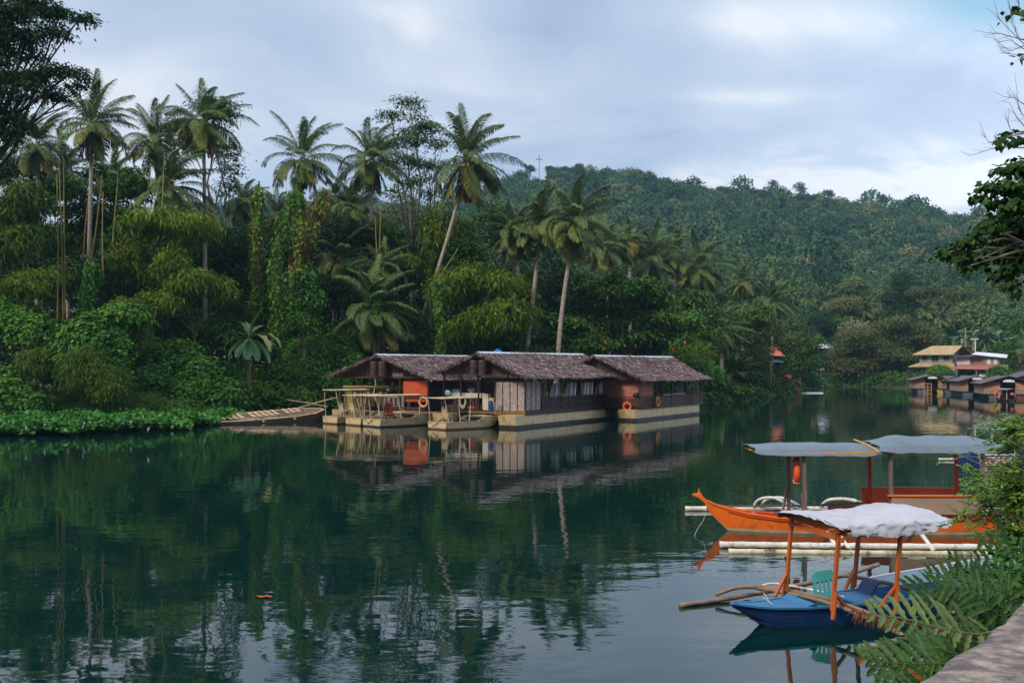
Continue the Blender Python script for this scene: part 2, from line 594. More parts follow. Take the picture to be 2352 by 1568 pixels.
def tree(name, label, cat, px, blobs, Y, n, leaf, mt, kind='broad', base_z=1.5, trunk_r=0.25, group=None, seed=0, tm=None, **kw):
    """blobs: (x, y, rx, ry[, depth offset]) picture ellipses at distance Y; px: picture column of the trunk foot."""
    rng = random.Random(seed)
    base = Vector(((px - CX) / FOC * Y, Y, base_z))
    bl = [pblob(b[0], b[1], b[2], b[3], Y + (b[4] if len(b) > 4 else rng.uniform(-1.5, 1.5))) for b in blobs]
    root = thing(name, label, cat, base, 0, group)
    mb = MB()
    bl0 = bl
    if kind != 'face' and n > 2000:       # break every mass into uneven lumps
        sub = []
        for c, r in bl:
            for q in range(4):
                f_ = rng.uniform(.42, .72)
                sub.append(((c[0] + rng.uniform(-.62, .62) * r[0], c[1] + rng.uniform(-.6, .5) * r[1], c[2] + rng.uniform(-.55, .55) * r[2]), (r[0] * f_, r[1] * f_, r[2] * f_ * rng.uniform(.7, 1.1))))
        bl = sub
    limbs(mb, base, [b[0] for b in bl0], trunk_r, rng)
    mb.build('trunk', tm or M['trunk'], root, world=True, smooth=True)
    lf = LF(seed)
    crown(lf, bl, n, leaf, kind, **kw)
    lf.build('crown', M[mt], root)
    return root


def frond(lf, org, azim, elev, L, bend, nl, wd, rng, ll=0.85, twist=0.0, wind=0.0, tb=0.45, rachis=True, dr=0.35, gust=0.0):
    """One palm frond: an arching rib with hanging leaflets on both sides."""
    st = 14
    pts, dirs = [np.array(org, dtype=float)], []
    a, pitch = azim, elev
    for i in range(st):
        s = (i + 0.5) / st
        p = elev - bend * s ** 1.4
        az_ = azim + wind * s
        dvec = np.array([math.cos(az_) * math.cos(p), math.sin(az_) * math.cos(p), math.sin(p)])
        if gust: dvec = dvec + np.array([gust * s * (1.2 - abs(math.sin(p)) * .3), 0, .06 * gust * s]); dvec = dvec / np.linalg.norm(dvec)
        dirs.append(dvec)
        pts.append(pts[-1] + dvec * L / st)
    pts = np.array(pts)
    dirs.append(dirs[-1])
    dirs = np.array(dirs)
    s = np.linspace(0.14, 0.995, nl)
    f = s * st
    i0 = np.minimum(f.astype(int), st - 1)
    P = pts[i0] + (pts[i0 + 1] - pts[i0]) * (f - i0)[:, None]
    D = dirs[i0]
    side = unit(np.cross(D, np.array([0, 0, 1.0]) + rng.normal() * 0.02))
    upv = np.cross(side, D)
    prof = np.clip(np.sin(np.pi * (0.12 + 0.83 * s)) ** 0.6, 0.15, 1) * ll
    tw = twist
    for sg in (-1, 1):
        sd = side * sg * math.cos(tw) + upv * sg * math.sin(tw)
        fw = 0.45 + 0.7 * s[:, None]
        d = unit(sd + D * fw + upv * 0.12 + rng.normal(size=(nl, 3)) * 0.09)
        N = unit(upv + rng.normal(size=(nl, 3)) * 0.25)
        t = np.clip(tb + rng.normal(size=nl) * 0.09 + 0.12 * (s > 0.9), 0, 0.97)
        # two segments: straight out, then hanging
        Sd = unit(np.cross(N, d))
        l1 = (prof * 0.5)[:, None]
        m = P + d * l1
        e = m + unit(d * 1.0 + np.array([0, 0, -1.0]) * (dr * 2.2 + 0.6 * rng.random((nl, 1)))) * (prof * 0.55)[:, None]
        w2 = wd / 2
        lf.quads(P - Sd * w2 * 0.5, P + Sd * w2 * 0.5, m + Sd * w2, m - Sd * w2, t)
        lf.quads(m - Sd * w2, m + Sd * w2, e + Sd * w2 * 0.15, e - Sd * w2 * 0.15, t)
    if rachis:
        w = np.linspace(0.045, 0.008, st + 1)[:, None]
        sd = unit(np.cross(dirs, np.array([0, 0, 1.0])))
        A, B = pts - sd * w, pts + sd * w
        C = pts - np.cross(sd, dirs) * w * 1.2
        tt = min(0.95, tb + 0.3)
        lf.quads(A[:-1], B[:-1], B[1:], A[1:], tt)
        lf.quads(A[:-1], C[:-1], C[1:], A[1:], tt)
        lf.quads(B[:-1], C[:-1], C[1:], B[1:], tt)


def palm_meshes(seed, nf=35, L=4.9, nl=50, lo=-72, wd=0.085, wind=0.25):
    rng = np.random.default_rng(seed)
    lf = LF(seed)
    for i in range(nf):
        s = i / (nf - 1)
        elev = R((84 - 70 * (s / .45) if s < .45 else 14 - (14 - lo) * ((s - .45) / .55) ** 1.15) + rng.normal() * 12)
        azm = i * GOLD + rng.normal() * 0.25
        bend = R(44 + 46 * min(1, s * 2.2) + rng.normal() * 14)
        if elev < R(-10): bend = R(32)
        frond(lf, (math.cos(azm) * 0.12, math.sin(azm) * 0.12, 0.25 * (1 - s)), azm, elev, L * (0.80 + 0.25 * math.sin(math.pi * min(1, s + 0.25))) * rng.uniform(0.78, 1.1),
              bend, nl, wd, rng, ll=1.0, tb=(0.95 if s > .6 and rng.random() < .08 else 0.32 + 0.36 * s + rng.normal() * 0.09), wind=wind * rng.normal() * 0.8 + 0.1, twist=rng.normal() * 0.25, gust=.42)
    crown_me = lf.mesh('palm_fronds', M['palm'])
    ld = LF(seed + 50)
    for i in range(7):
        azm = rng.random() * 6.28
        frond(ld, (math.cos(azm) * 0.2, math.sin(azm) * 0.2, -0.1), azm, R(-68 - 15 * rng.random()), L * 0.62, R(12), 26, 0.07, rng, ll=0.5, tb=0.35 + 0.3 * rng.random(), dr=1.2)
    dead_me = ld.mesh('dead_fronds', M['dead'])
    mb = MB()
    for i in range(11):
        a = i * 2.4
        r = 0.26 + 0.09 * (i % 3)
        c = Vector((math.cos(a) * r, math.sin(a) * r, -0.25 - 0.16 * (i % 4)))
        sphere(mb, c, 0.135, 6, 5, (1, 1, 1.2))
    o = mb.build('coconuts', M['coconut'], smooth=True)
    nut_me = o.data
    bpy.data.objects.remove(o)
    return crown_me, dead_me, nut_me


def sphere(mb, c, r, n=8, m=6, sc=(1, 1, 1)):
    c = Vector(c)
    vs = [c + Vector((0, 0, r * sc[2]))]
    for j in range(1, m):
        t = math.pi * j / m
        for i in range(n):
            a = 2 * math.pi * i / n
            vs.append(c + Vector((r * math.sin(t) * math.cos(a) * sc[0], r * math.sin(t) * math.sin(a) * sc[1], r * math.cos(t) * sc[2])))
    vs.append(c - Vector((0, 0, r * sc[2])))
    fs = [(0, 1 + i, 1 + (i + 1) % n) for i in range(n)]
    for j in range(m - 2):
        for i in range(n):
            a, b = 1 + j * n + i, 1 + j * n + (i + 1) % n
            fs.append((a, a + n, b + n, b))
    last = len(vs) - 1
    fs += [(last, 1 + (m - 2) * n + (i + 1) % n, 1 + (m - 2) * n + i) for i in range(n)]
    mb.add(vs, fs)


PALMS = [palm_meshes(11), palm_meshes(12, 39, 5.1), palm_meshes(13, 32, 4.7, lo=-50), palm_meshes(14, 37, 5.0, lo=-80), palm_meshes(15, 30, 4.6, lo=-60), palm_meshes(16, 40, 5.2, lo=-78), palm_meshes(17, 33, 4.9, lo=-66)]


PV = [0]


def palm(label, cx, cy, bx, Y, base_z=1.5, sc=1.0, var=0, rot=0.0, tr=0.17, dead=True, nuts=True, group=None, curve=0.0, name='coconut_palm', Yb=None):
    """Coconut palm: crown centre at picture point (cx, cy), foot at picture column bx."""
    sc *= .93
    rot = (rot - 3.0) * 0.16
    var = PV[0] = PV[0] + 1
    top = W(cx, cy, Y)
    Yb = Yb or Y
    base = Vector(((bx - CX) / FOC * Yb, Yb, base_z))
    root = thing(name, label, 'palm tree', base, 0, group)
    mb = MB()
    pts, rad = [], []
    n = 16
    for i in range(n + 1):
        s = i / n
        p = base.lerp(top, s)
        p.x += math.sin(s * math.pi) * curve
        pts.append(p)
        rad.append(tr * (1.35 - 0.55 * s + (0.35 if i == 0 else 0)) * (1 + 0.06 * (i % 2)))
    pts[0].z -= 0.5
    mb.tube(pts, rad, 8)
    mb.build('trunk', M['bark'], root, world=True, smooth=True)
    c, d, nt_ = PALMS[var % len(PALMS)]
    loc = top - base
    for nm, me, ok in (('crown', c, True), ('dead_fronds', d, dead), ('coconuts', nt_, nuts)):
        if not ok: continue
        o = bpy.data.objects.new(nm, me)
        COL.objects.link(o)
        o.parent = root
        o.location = loc
        o.rotation_euler = (0, 0, rot)
        o.scale = (sc, sc, sc)
    return root

# ---------------------------------------------------------------- setting
RIVER = [(-400, 84), (-120, 74), (-44, 77), (-22, 77), (-10, 80), (0, 85), (8, 90), (22.6, 109), (33, 131), (37, 139), (46.5, 165), (54, 190), (66, 186), (67, 170), (80, 158),
         (88, 134), (76, 102), (50, 72), (32, 50), (20, 32), (13.5, 18), (7.2, 10.2), (2.45, 4.75), (1.35, 3.42), (-1, 0.4), (-6, -6), (-60, -40), (-400, -60)]
RV = np.array(RIVER, dtype=float)


def river_sd(X, Y):
    """Signed distance to the river's edge: positive on land."""
    P = np.stack([X, Y], -1)
    best = np.full(X.shape, 1e9)
    inside = np.zeros(X.shape, bool)
    n = len(RV)
    for i in range(n):
        a, b = RV[i], RV[(i + 1) % n]
        ab = b - a
        t = np.clip(((P - a) @ ab) / (ab @ ab), 0, 1)
        d = np.linalg.norm(P - (a + t[..., None] * ab), axis=-1)
        best = np.minimum(best, d)
        cond = ((a[1] > Y) != (b[1] > Y)) & (X < (b[0] - a[0]) * (Y - a[1]) / (b[1] - a[1] + 1e-12) + a[0])
        inside ^= cond
    return np.where(inside, -best, best)


RIDGE_X = [-2000, 0, 300, 500, 560, 640, 760, 830, 900, 1000, 1100, 1150, 1190, 1240, 1300, 1380, 1430, 1490, 1530, 1620, 1700, 1800, 1900, 2000, 2100, 2180, 2260, 2352, 2700, 4000]
RIDGE_Y = [520, 500, 480, 478, 470, 480, 462, 450, 478, 476, 440, 414, 396, 390, 391, 400, 397, 404, 424, 432, 440, 446, 456, 472, 484, 497, 502, 508, 520, 560]
YR = 640.0


def hill_z(X, Y):
    px = CX + X / np.maximum(Y, 1.0) * FOC
    ry = np.interp(px, RIDGE_X, RIDGE_Y)
    zr = EYE + (HY - ry) / FOC * YR - 9.5
    s = np.clip((Y - 215) / (YR - 215), 0, 1)
    prof = 0.22 * s + 0.78 * s ** 1.35
    prof = prof + 0.035 * np.sin(px / 95.0 + s * 5) * np.sin(s * math.pi)
    back = np.clip((Y - YR) / 500, 0, 1)
    return zr * prof * (1 - back ** 2 * 0.5)


def ground_z(X, Y):
    X = np.asarray(X, dtype=float)
    Y = np.asarray(Y, dtype=float)
    d = river_sd(X, Y)
    land = np.where(d > 0, np.minimum(d * 0.5, 1.3) + np.clip(d - 4, 0, 60) * 0.035, np.maximum(d * 0.35, -2.2) - 0.06)
    near = np.clip(1 - np.hypot(X - 3, Y - 3) / 9, 0, 1)
    land = np.where(d > 0, land + near * 1.6 * np.clip(d / 1.5, 0, 1), land)
    h = np.where(Y > 215, hill_z(X, Y), 0)
    h = h + 0.12 * np.sin(X * 0.7) * np.sin(Y * 0.6) * (d > 1)
    return land + h


def gz(x, y):
    return float(ground_z(np.array([x]), np.array([y]))[0])


gu = np.sinh(np.linspace(-3.6, 3.6, 520)) / np.sinh(3.6)
gx = gu * 1350 + 8
gv = np.linspace(0, 1, 520)
gy = -90 + 1290 * gv ** 1.9
GX, GY = np.meshgrid(gx, gy)
GZ = ground_z(GX, GY)
nr, nc = GX.shape
V = np.stack([GX, GY, GZ], -1).reshape(-1, 3)
ii = (np.arange(nr - 1)[:, None] * nc + np.arange(nc - 1)[None, :]).ravel()
Q = np.stack([ii, ii + 1, ii + 1 + nc, ii + nc], 1)
gm = np_mesh('ground', V, Q, np.full(len(Q), 0.5), M['soil'])
gm.shade_smooth()
m, nt, b = nodes_of('ground_cover')
f = noise(nt, 0.25, 6, 0.65)
nt.links.new(ramp(nt, f, [(0.3, (0.018, 0.030, 0.012)), (0.55, (0.035, 0.055, 0.018)), (0.75, (0.07, 0.065, 0.035))]), b.inputs['Base Color'])
b.inputs['Roughness'].default_value = 0.95
gm.materials[0] = m
ground = bpy.data.objects.new('ground', gm)
COL.objects.link(ground)
tag(ground, kind='structure')

# the river: deep green, nearly still, small wind ripples
m, nt, b = nodes_of('river_water')
b.inputs['Base Color'].default_value = (0.0012, 0.016, 0.013, 1)
b.inputs['Roughness'].default_value = 0.015
b.inputs['IOR'].default_value = 1.6
b.inputs['Specular IOR Level'].default_value = 0.5


def mnode(op, a, b_, c=None, clamp=False):
    n = nt.nodes.new('ShaderNodeMath')
    n.operation = op
    n.use_clamp = clamp
    for i, v in enumerate((a, b_, c)):
        if v is None: continue
        if isinstance(v, (int, float)): n.inputs[i].default_value = v
        else: nt.links.new(v, n.inputs[i])
    return n.outputs[0]


w1 = noise(nt, 0.9, 2, 0.5, (0.55, 1.0, 1), dist=0.3)
w2 = noise(nt, 2.6, 2, 0.5, (0.6, 1.0, 1), dist=0.5)
w3 = noise(nt, 8.0, 2, 0.5, (0.6, 1.0, 1), dist=0.3)
patch = noise(nt, 0.07, 2, 0.5, (0.5, 1, 1))
pm = mnode('MULTIPLY_ADD', patch, 3.2, -1.15, True)
h = mnode('ADD', mnode('MULTIPLY', w1, 0.0075), mnode('MULTIPLY', mnode('MULTIPLY', w2, 0.0030), mnode('ADD', pm, 0.35)))
h = mnode('ADD', h, mnode('MULTIPLY', mnode('MULTIPLY', w3, 0.0005), pm))
bp = nt.nodes.new('ShaderNodeBump')
bp.inputs['Strength'].default_value = 1.0
bp.inputs['Distance'].default_value = 1.0
nt.links.new(h, bp.inputs['Height'])
nt.links.new(bp.outputs[0], b.inputs['Normal'])
wm = MB()
wm.add([(-700, -90, 0), (700, -90, 0), (700, 260, 0), (-700, 260, 0)], [(0, 1, 2, 3)])
water = wm.build('river_water', m)
tag(water, kind='structure')

# ---------------------------------------------------------------- wooded hillside (one far-off mass)
def hill_forest():
    rng = np.random.default_rng(5)
    variants = []
    for k in range(8):
        lf = LF(100 + k)
        NL, LS = (380, .23) if k < 4 else (1700, .105)
        bl = [((0, 0, 0), (1, 1, 0.75))] if k % 2 == 0 else [((-0.35, 0, 0), (0.7, 0.8, 0.6)), ((0.4, 0.1, 0.15), (0.65, 0.7, 0.65))]
        crown(lf, bl, NL, LS, 'broad', per=5, clump=0.30, tint=(0.0, 0.10), ratio=0.8, low=-0.2)
        Vv, Qq, Tt = lf.arrays()
        variants.append((Vv, Tt))
    Ys, Xs = [], []
    y = 212.0
    while y < 700:
        stp = 5.2 + (y - 212) * 0.0035
        x0, x1 = (-0.03 if y < 520 else -0.32) * y - 8, 0.54 * y
        xs = np.arange(x0, x1, stp)
        Xs.append(xs + rng.normal(size=len(xs)) * stp * 0.33)
        Ys.append(y + rng.normal(size=len(xs)) * stp * 0.33)
        y += stp * 0.95
    X, Y = np.concatenate(Xs), np.concatenate(Ys)
    keep = (river_sd(X, Y) > 3) & ~((np.abs(X - 16.5) < 8) & (Y > 606))
    X, Y = X[keep], Y[keep]
    Z = ground_z(X, Y)
    n = len(X)
    rad = 2.3 + 2.6 * rng.random(n) ** 1.8
    big = rng.random(n) < 0.10
    rad = np.where(big, rad * 1.45, rad)
    tall = 1.0 + 0.6 * rng.random(n)
    # kinds of trees grow in loose patches
    pt = 0.5 + 0.5 * np.sin(X * 0.021 + 1.3 * np.sin(Y * 0.017)) * np.cos(Y * 0.026 + np.sin(X * 0.03))
    tint = 0.14 + 0.42 * pt + rng.normal(size=n) * 0.20
    tint = np.where(rng.random(n) < 0.035, 0.90, tint)
    tint = np.clip(tint, 0.02, 0.98)
    Vs, Ts = [], []
    vi = np.where(Y < 345, rng.integers(4, 8, n), rng.integers(0, 4, n))
    ang = rng.random(n) * 6.28
    for k in range(8):
        s = np.where(vi == k)[0]
        v, t = variants[k]
        ca, sa = np.cos(ang[s]), np.sin(ang[s])
        x = v[None, :, 0] * ca[:, None] - v[None, :, 1] * sa[:, None]
        y_ = v[None, :, 0] * sa[:, None] + v[None, :, 1] * ca[:, None]
        P = np.stack([x * rad[s][:, None] + X[s][:, None], y_ * rad[s][:, None] + Y[s][:, None],
                      v[None, :, 2] * (rad[s] * tall[s])[:, None] + (Z[s] + rad[s] * tall[s] * 0.95)[:, None]], -1)
        Vs.append(P.reshape(-1, 3))
        Ts.append((t[None, :] + tint[s][:, None]).ravel())
    V = np.concatenate(Vs)
    T = np.clip(np.concatenate(Ts), 0, 1)
    me = np_mesh('forest', V, np.arange(len(V)).reshape(-1, 4), T, M['hill'])
    o = bpy.data.objects.new('hillside_forest', me)
    COL.objects.link(o)
    tag(o, 'hazy green forest covering the far hills above the river', 'forest', kind='stuff')
    print('hill crowns', n, 'faces', len(T))


hill_forest()

# dark growth between and behind the trees of the left bank
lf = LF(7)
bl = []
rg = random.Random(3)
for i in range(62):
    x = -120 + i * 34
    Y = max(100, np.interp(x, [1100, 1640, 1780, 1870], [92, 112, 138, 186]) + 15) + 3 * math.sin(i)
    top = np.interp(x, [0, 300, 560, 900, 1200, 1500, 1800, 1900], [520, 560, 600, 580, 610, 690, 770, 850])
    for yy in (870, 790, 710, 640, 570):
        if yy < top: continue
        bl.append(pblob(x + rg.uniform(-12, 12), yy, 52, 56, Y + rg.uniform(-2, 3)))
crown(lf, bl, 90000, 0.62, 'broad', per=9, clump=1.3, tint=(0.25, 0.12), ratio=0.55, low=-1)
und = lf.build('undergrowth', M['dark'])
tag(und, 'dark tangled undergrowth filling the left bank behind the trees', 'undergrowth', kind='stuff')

# low growth along the banks
lf = LF(8)
bl = []
for i in range(75):
    x = -100 + i * 27
    e = np.interp(x, [-100, 0, 500, 800, 1200, 1400, 1550, 1640, 1780, 1860, 1880, 1990], [77, 77, 78, 79.5, 86, 91.5, 101.5, 108, 137, 164, 186, 190])
    k = FOC / e
    zb = 0.9 + 0.5 * rg.random()
    yb = HY + (EYE - zb) / e * FOC
    bl.append(pblob(x, yb, 1.9 * k, 1.3 * k, e + 1.8 + rg.uniform(0, 2)))
    bl.append(pblob(x + 12, HY + (EYE - .5) / (e + .4) * FOC, 1.7 * k, .75 * k, e + .4 + rg.uniform(0, .5)))
for i in range(26):      # far shore
    x = 1880 + i * 22
    e = np.interp(x, [1870, 2000, 2100, 2352], [190, 184, 169, 158]) + 1.5
    k = FOC / e
    bl.append(pblob(x, HY + 2.8 / e * FOC, 2.6 * k, 1.6 * k, e + 2))
crown(lf, bl, 62000, 0.40, 'broad', per=8, clump=0.9, tint=(0.35, 0.16), ratio=0.6, low=-0.6)
o = lf.build('bank_growth', M['jungle'])
tag(o, 'low leafy growth along the water edge of the banks', 'ground cover', kind='stuff')

# ---------------------------------------------------------------- left bank trees
tree('broadleaf_tree', 'tall dark big-leaved tree towering over the palms at the upper left', 'tree', -420,
     [(10, 30, 70, 50), (80, 15, 60, 34), (140, 25, 48, 26), (185, 40, 30, 20), (60, 70, 60, 30), (120, 75, 36, 20), (30, 115, 60, 30), (75, 125, 34, 16), (10, 165, 60, 30), (60, 175, 56, 26), (115, 170, 50, 24), (165, 165, 34, 22), (185, 195, 20, 14), (50, 215, 60, 26), (110, 215, 40, 18), (15, 260, 50, 34), (45, 285, 26, 24), (5, 320, 36, 34), (-60, 150, 80, 160), (-10, 90, 50, 60)],
     64, 30000, 0.27, 'dark', base_z=1.2, trunk_r=0.3, tm=M['darkbark'], seed=21, per=11, clump=0.62, tint=(0.42, 0.2), ratio=0.42, shell=(0.1, 1.0))
tree('broadleaf_tree', 'dark round tree behind the tallest palm with coconuts', 'tree', 505,
     [(505, 290, 55, 60), (470, 250, 45, 30), (520, 370, 45, 50), (440, 330, 45, 60), (515, 440, 35, 40)], 104, 6500, 0.30, 'dark', trunk_r=0.3, seed=22, per=10, clump=0.9, shell=(0.4, 1.0))
tree('broadleaf_tree', 'slender open tree standing high between the two palms over the floating restaurants', 'tree', 955,
     [(940, 240, 42, 20), (900, 265, 38, 24), (965, 285, 52, 26), (930, 320, 52, 26), (1000, 335, 36, 22), (890, 330, 26, 18), (985, 375, 44, 22), (925, 365, 38, 24), (960, 415, 44, 22), (920, 445, 34, 18), (990, 450, 26, 18)],
     106, 7500, 0.30, 'jungle', trunk_r=0.24, seed=23, per=9, clump=0.8, tint=(0.36, 0.14), shell=(0.25, 1.0), tm=M['trunk'])
tree('dry_tree', 'half bare brown tree below the slender open tree', 'tree', 945, [(940, 470, 48, 30), (905, 500, 40, 30), (975, 510, 36, 30)], 103, 1500, 0.26, 'rain', trunk_r=0.2, seed=24, per=7, tm=M['twig'], tint=(0.6, 0.2), shell=(0.2, 1))

JG = 'trees crowding the left bank'
rows = [
    # label, px foot, blobs, Y, n, leaf, material, kind, tint
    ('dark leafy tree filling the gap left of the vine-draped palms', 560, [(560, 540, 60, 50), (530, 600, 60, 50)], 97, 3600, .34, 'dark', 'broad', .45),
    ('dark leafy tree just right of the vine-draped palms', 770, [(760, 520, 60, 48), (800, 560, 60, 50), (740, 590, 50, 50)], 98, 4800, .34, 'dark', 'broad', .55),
    ('feathery green bamboo clump below the slender open tree', 880, [(870, 520, 70, 50), (900, 580, 70, 60), (840, 610, 60, 55)], 94, 7500, .5, 'bamboo', 'droop', .38),
    ('light green bamboo clump behind the leaning palm trunk', 1010, [(1000, 500, 45, 55), (1030, 540, 60, 60), (990, 600, 70, 60)], 96, 8000, .5, 'bamboo', 'droop', .60),
    ('dull green tree right of the leaning palm crown', 1150, [(1150, 505, 58, 42), (1120, 555, 62, 50), (1175, 560, 50, 55)], 101, 5200, .34, 'jungle', 'broad', .38),
    ('large rounded bamboo clump standing right of the leaning palm trunk', 1110, [(1100, 635, 82, 55), (1060, 680, 75, 60), (1160, 665, 66, 52), (1120, 730, 105, 58), (1195, 715, 42, 48)], 90, 17000, .50, 'bamboo', 'droop', .50),
    ('drooping yellow-green bamboo plume below the young palm at the left', 420, [(390, 498, 92, 30), (330, 525, 50, 40), (450, 540, 62, 42), (300, 580, 40, 60)], 84, 9000, .48, 'bamboo', 'droop', .62),
    ('drooping yellow-green bamboo plume hanging low above the banana plant', 470, [(440, 640, 74, 32), (400, 600, 44, 38), (500, 662, 36, 26), (370, 680, 40, 30)], 81, 7500, .46, 'bamboo', 'droop', .58),
    ('dark feathery bamboo clump at the far left edge', 40, [(50, 440, 72, 52), (20, 500, 72, 60), (75, 520, 60, 55), (30, 580, 60, 42)], 80, 11000, .46, 'bamboo', 'droop', .22),
    ('small bright bamboo spray low at the left edge', 85, [(85, 625, 42, 26), (60, 650, 40, 20)], 77, 2600, .42, 'bamboo', 'droop', .48),
    ('green bush under the palm with the long red dead fronds', 190, [(150, 470, 60, 40), (230, 480, 66, 46), (200, 560, 80, 60)], 92, 6500, .34, 'jungle', 'broad', .32),
    ('shadowy tree beneath the two leftmost tall palms', 280, [(270, 450, 60, 40), (310, 440, 50, 35), (290, 520, 60, 50)], 95, 5200, .34, 'jungle', 'broad', .30),
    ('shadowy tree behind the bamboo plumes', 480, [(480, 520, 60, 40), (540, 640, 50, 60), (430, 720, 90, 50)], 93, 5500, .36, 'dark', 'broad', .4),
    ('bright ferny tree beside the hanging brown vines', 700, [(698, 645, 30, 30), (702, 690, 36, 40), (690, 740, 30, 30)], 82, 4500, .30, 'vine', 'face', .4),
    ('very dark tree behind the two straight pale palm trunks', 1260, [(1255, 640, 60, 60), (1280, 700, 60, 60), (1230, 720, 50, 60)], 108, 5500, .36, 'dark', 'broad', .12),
    ('leafy low tree right of the rounded bamboo clump', 1210, [(1200, 755, 58, 34), (1260, 770, 60, 34), (1150, 790, 60, 26), (1240, 730, 40, 24)], 93, 8000, .34, 'jungle', 'broad', .45),
    ('dense green tree above the third floating restaurant', 1600, [(1590, 700, 46, 40), (1610, 760, 50, 50), (1640, 720, 34, 40)], 108, 6500, .34, 'jungle', 'broad', .5),
    ('yellowish leafy tree overhanging the end of the third floating restaurant', 1575, [(1570, 790, 54, 30), (1600, 830, 34, 34)], 103, 4800, .38, 'bamboo', 'droop', .55),
    ('bright green ferny tree at the far end of the third floating restaurant', 1625, [(1610, 835, 26, 34), (1632, 868, 26, 30), (1618, 800, 26, 24)], 110, 3800, .42, 'vine', 'face', .45),
    ('round green tree behind the curved young palm on the bend', 1690, [(1690, 710, 50, 40), (1680, 760, 46, 42), (1730, 740, 40, 40)], 124, 6000, .36, 'jungle', 'broad', .5),
    ('tangled grey-green tree over the orange roof', 1765, [(1770, 750, 56, 40), (1805, 775, 44, 26), (1745, 785, 34, 32)], 132, 4200, .36, 'rain', 'broad', .35),
    ('yellow-green bush hanging down beside the orange huts', 1745, [(1735, 830, 40, 36), (1758, 866, 26, 28), (1730, 870, 40, 26), (1742, 815, 24, 22)], 136, 6500, .40, 'bamboo', 'droop', .42),
    ('grey-green tree at the bend right of the orange roof', 1835, [(1835, 775, 42, 34), (1855, 810, 30, 34), (1832, 832, 20, 26)], 152, 5200, .40, 'jungle', 'broad', .62),
    ('dark bush at the waterline on the bend', 1830, [(1830, 855, 36, 26), (1850, 870, 26, 18)], 168, 2600, .42, 'jungle', 'broad', .42),
    ('green bush hanging to the water at the inner bend right of the orange raft hut', 1850, [(1845, 868, 24, 18), (1860, 848, 20, 18), (1858, 878, 16, 12), (1842, 850, 22, 20)], 158, 4500, .36, 'jungle', 'broad', .5),
    ('leafy bush at the waterline just beyond the third floating restaurant', 1655, [(1652, 905, 26, 16), (1680, 902, 26, 16), (1665, 885, 26, 18), (1705, 898, 22, 14)], 111.5, 5200, .32, 'jungle', 'broad', .4),
    ('tall dark leafy tree at the left edge below the overhanging crown', 40, [(20, 375, 60, 34), (70, 400, 50, 30), (10, 410, 50, 30)], 93, 4200, .34, 'dark', 'broad', .45),
    ('green tree between the two leftmost tall palm trunks', 150, [(130, 420, 50, 30), (180, 435, 50, 28), (100, 440, 40, 26)], 95, 4200, .34, 'jungle', 'broad', .3),
    ('green tree under the tallest palm crown', 270, [(250, 415, 50, 30), (300, 405, 50, 26), (340, 425, 44, 28)], 97, 4200, .34, 'jungle', 'broad', .36),
    ('shady bush at the water behind the third floating restaurant', 1680, [(1670, 850, 42, 40), (1700, 880, 40, 24), (1655, 890, 30, 20)], 121, 4500, .38, 'dark', 'broad', .5),
]
for i, (lab, px, bl, Y, n, leaf, mt, kind, tt) in enumerate(rows):
    nm = 'bamboo_clump' if mt == 'bamboo' and kind == 'droop' and 'bush' not in lab and 'tree' not in lab else ('bush' if 'bush' in lab else 'broadleaf_tree')
    tree(nm, lab, {'bamboo_clump': 'bamboo', 'bush': 'bush'}.get(nm, 'tree'), px, bl, Y, n, leaf, mt, kind, base_z=gz((px - CX) / FOC * Y, Y), trunk_r=0.18 if mt != 'bamboo' else .07, group=None, seed=200 + i,
         per=9, low=-.35 if kind != 'droop' else -.95, clump=0.8 if kind != 'droop' else 0.75, tint=(tt, 0.15), ratio=0.45 if kind != 'droop' else 0.2, shell=(0.55, 1.0))

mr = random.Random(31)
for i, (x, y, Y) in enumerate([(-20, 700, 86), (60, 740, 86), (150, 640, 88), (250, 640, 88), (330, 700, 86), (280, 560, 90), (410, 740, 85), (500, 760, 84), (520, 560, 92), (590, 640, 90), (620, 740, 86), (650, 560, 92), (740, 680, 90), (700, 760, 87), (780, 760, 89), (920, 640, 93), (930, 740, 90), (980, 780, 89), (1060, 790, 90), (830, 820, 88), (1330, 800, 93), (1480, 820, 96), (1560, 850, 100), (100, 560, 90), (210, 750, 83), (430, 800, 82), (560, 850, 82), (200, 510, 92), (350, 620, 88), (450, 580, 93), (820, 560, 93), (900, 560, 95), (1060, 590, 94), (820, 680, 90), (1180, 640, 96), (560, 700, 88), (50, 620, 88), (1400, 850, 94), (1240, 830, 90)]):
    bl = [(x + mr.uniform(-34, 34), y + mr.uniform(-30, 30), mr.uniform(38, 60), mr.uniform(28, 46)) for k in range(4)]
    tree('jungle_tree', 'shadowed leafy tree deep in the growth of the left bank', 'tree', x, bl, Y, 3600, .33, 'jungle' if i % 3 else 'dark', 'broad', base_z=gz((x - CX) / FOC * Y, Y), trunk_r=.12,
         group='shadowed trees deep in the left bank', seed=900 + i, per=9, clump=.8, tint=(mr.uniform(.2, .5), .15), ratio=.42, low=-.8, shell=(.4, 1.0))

# Indian almond with its layered limbs and a few red leaves
rt = tree('almond_tree', 'wide layered tree with scattered red leaves behind the floating restaurant roofs', 'tree', 1430,
          [(1400, 640, 60, 22), (1350, 672, 66, 22), (1450, 660, 66, 24), (1520, 690, 72, 24), (1370, 708, 80, 24), (1465, 718, 80, 26), (1560, 738, 60, 24), (1335, 745, 70, 24), (1420, 765, 90, 26), (1520, 775, 74, 24), (1390, 795, 80, 20), (1345, 640, 40, 18)],
          95, 21000, 0.36, 'almond', base_z=1.5, trunk_r=0.3, seed=40, per=10, clump=0.8, tint=(0.52, 0.16), ratio=0.55, shell=(0.3, 1.0))

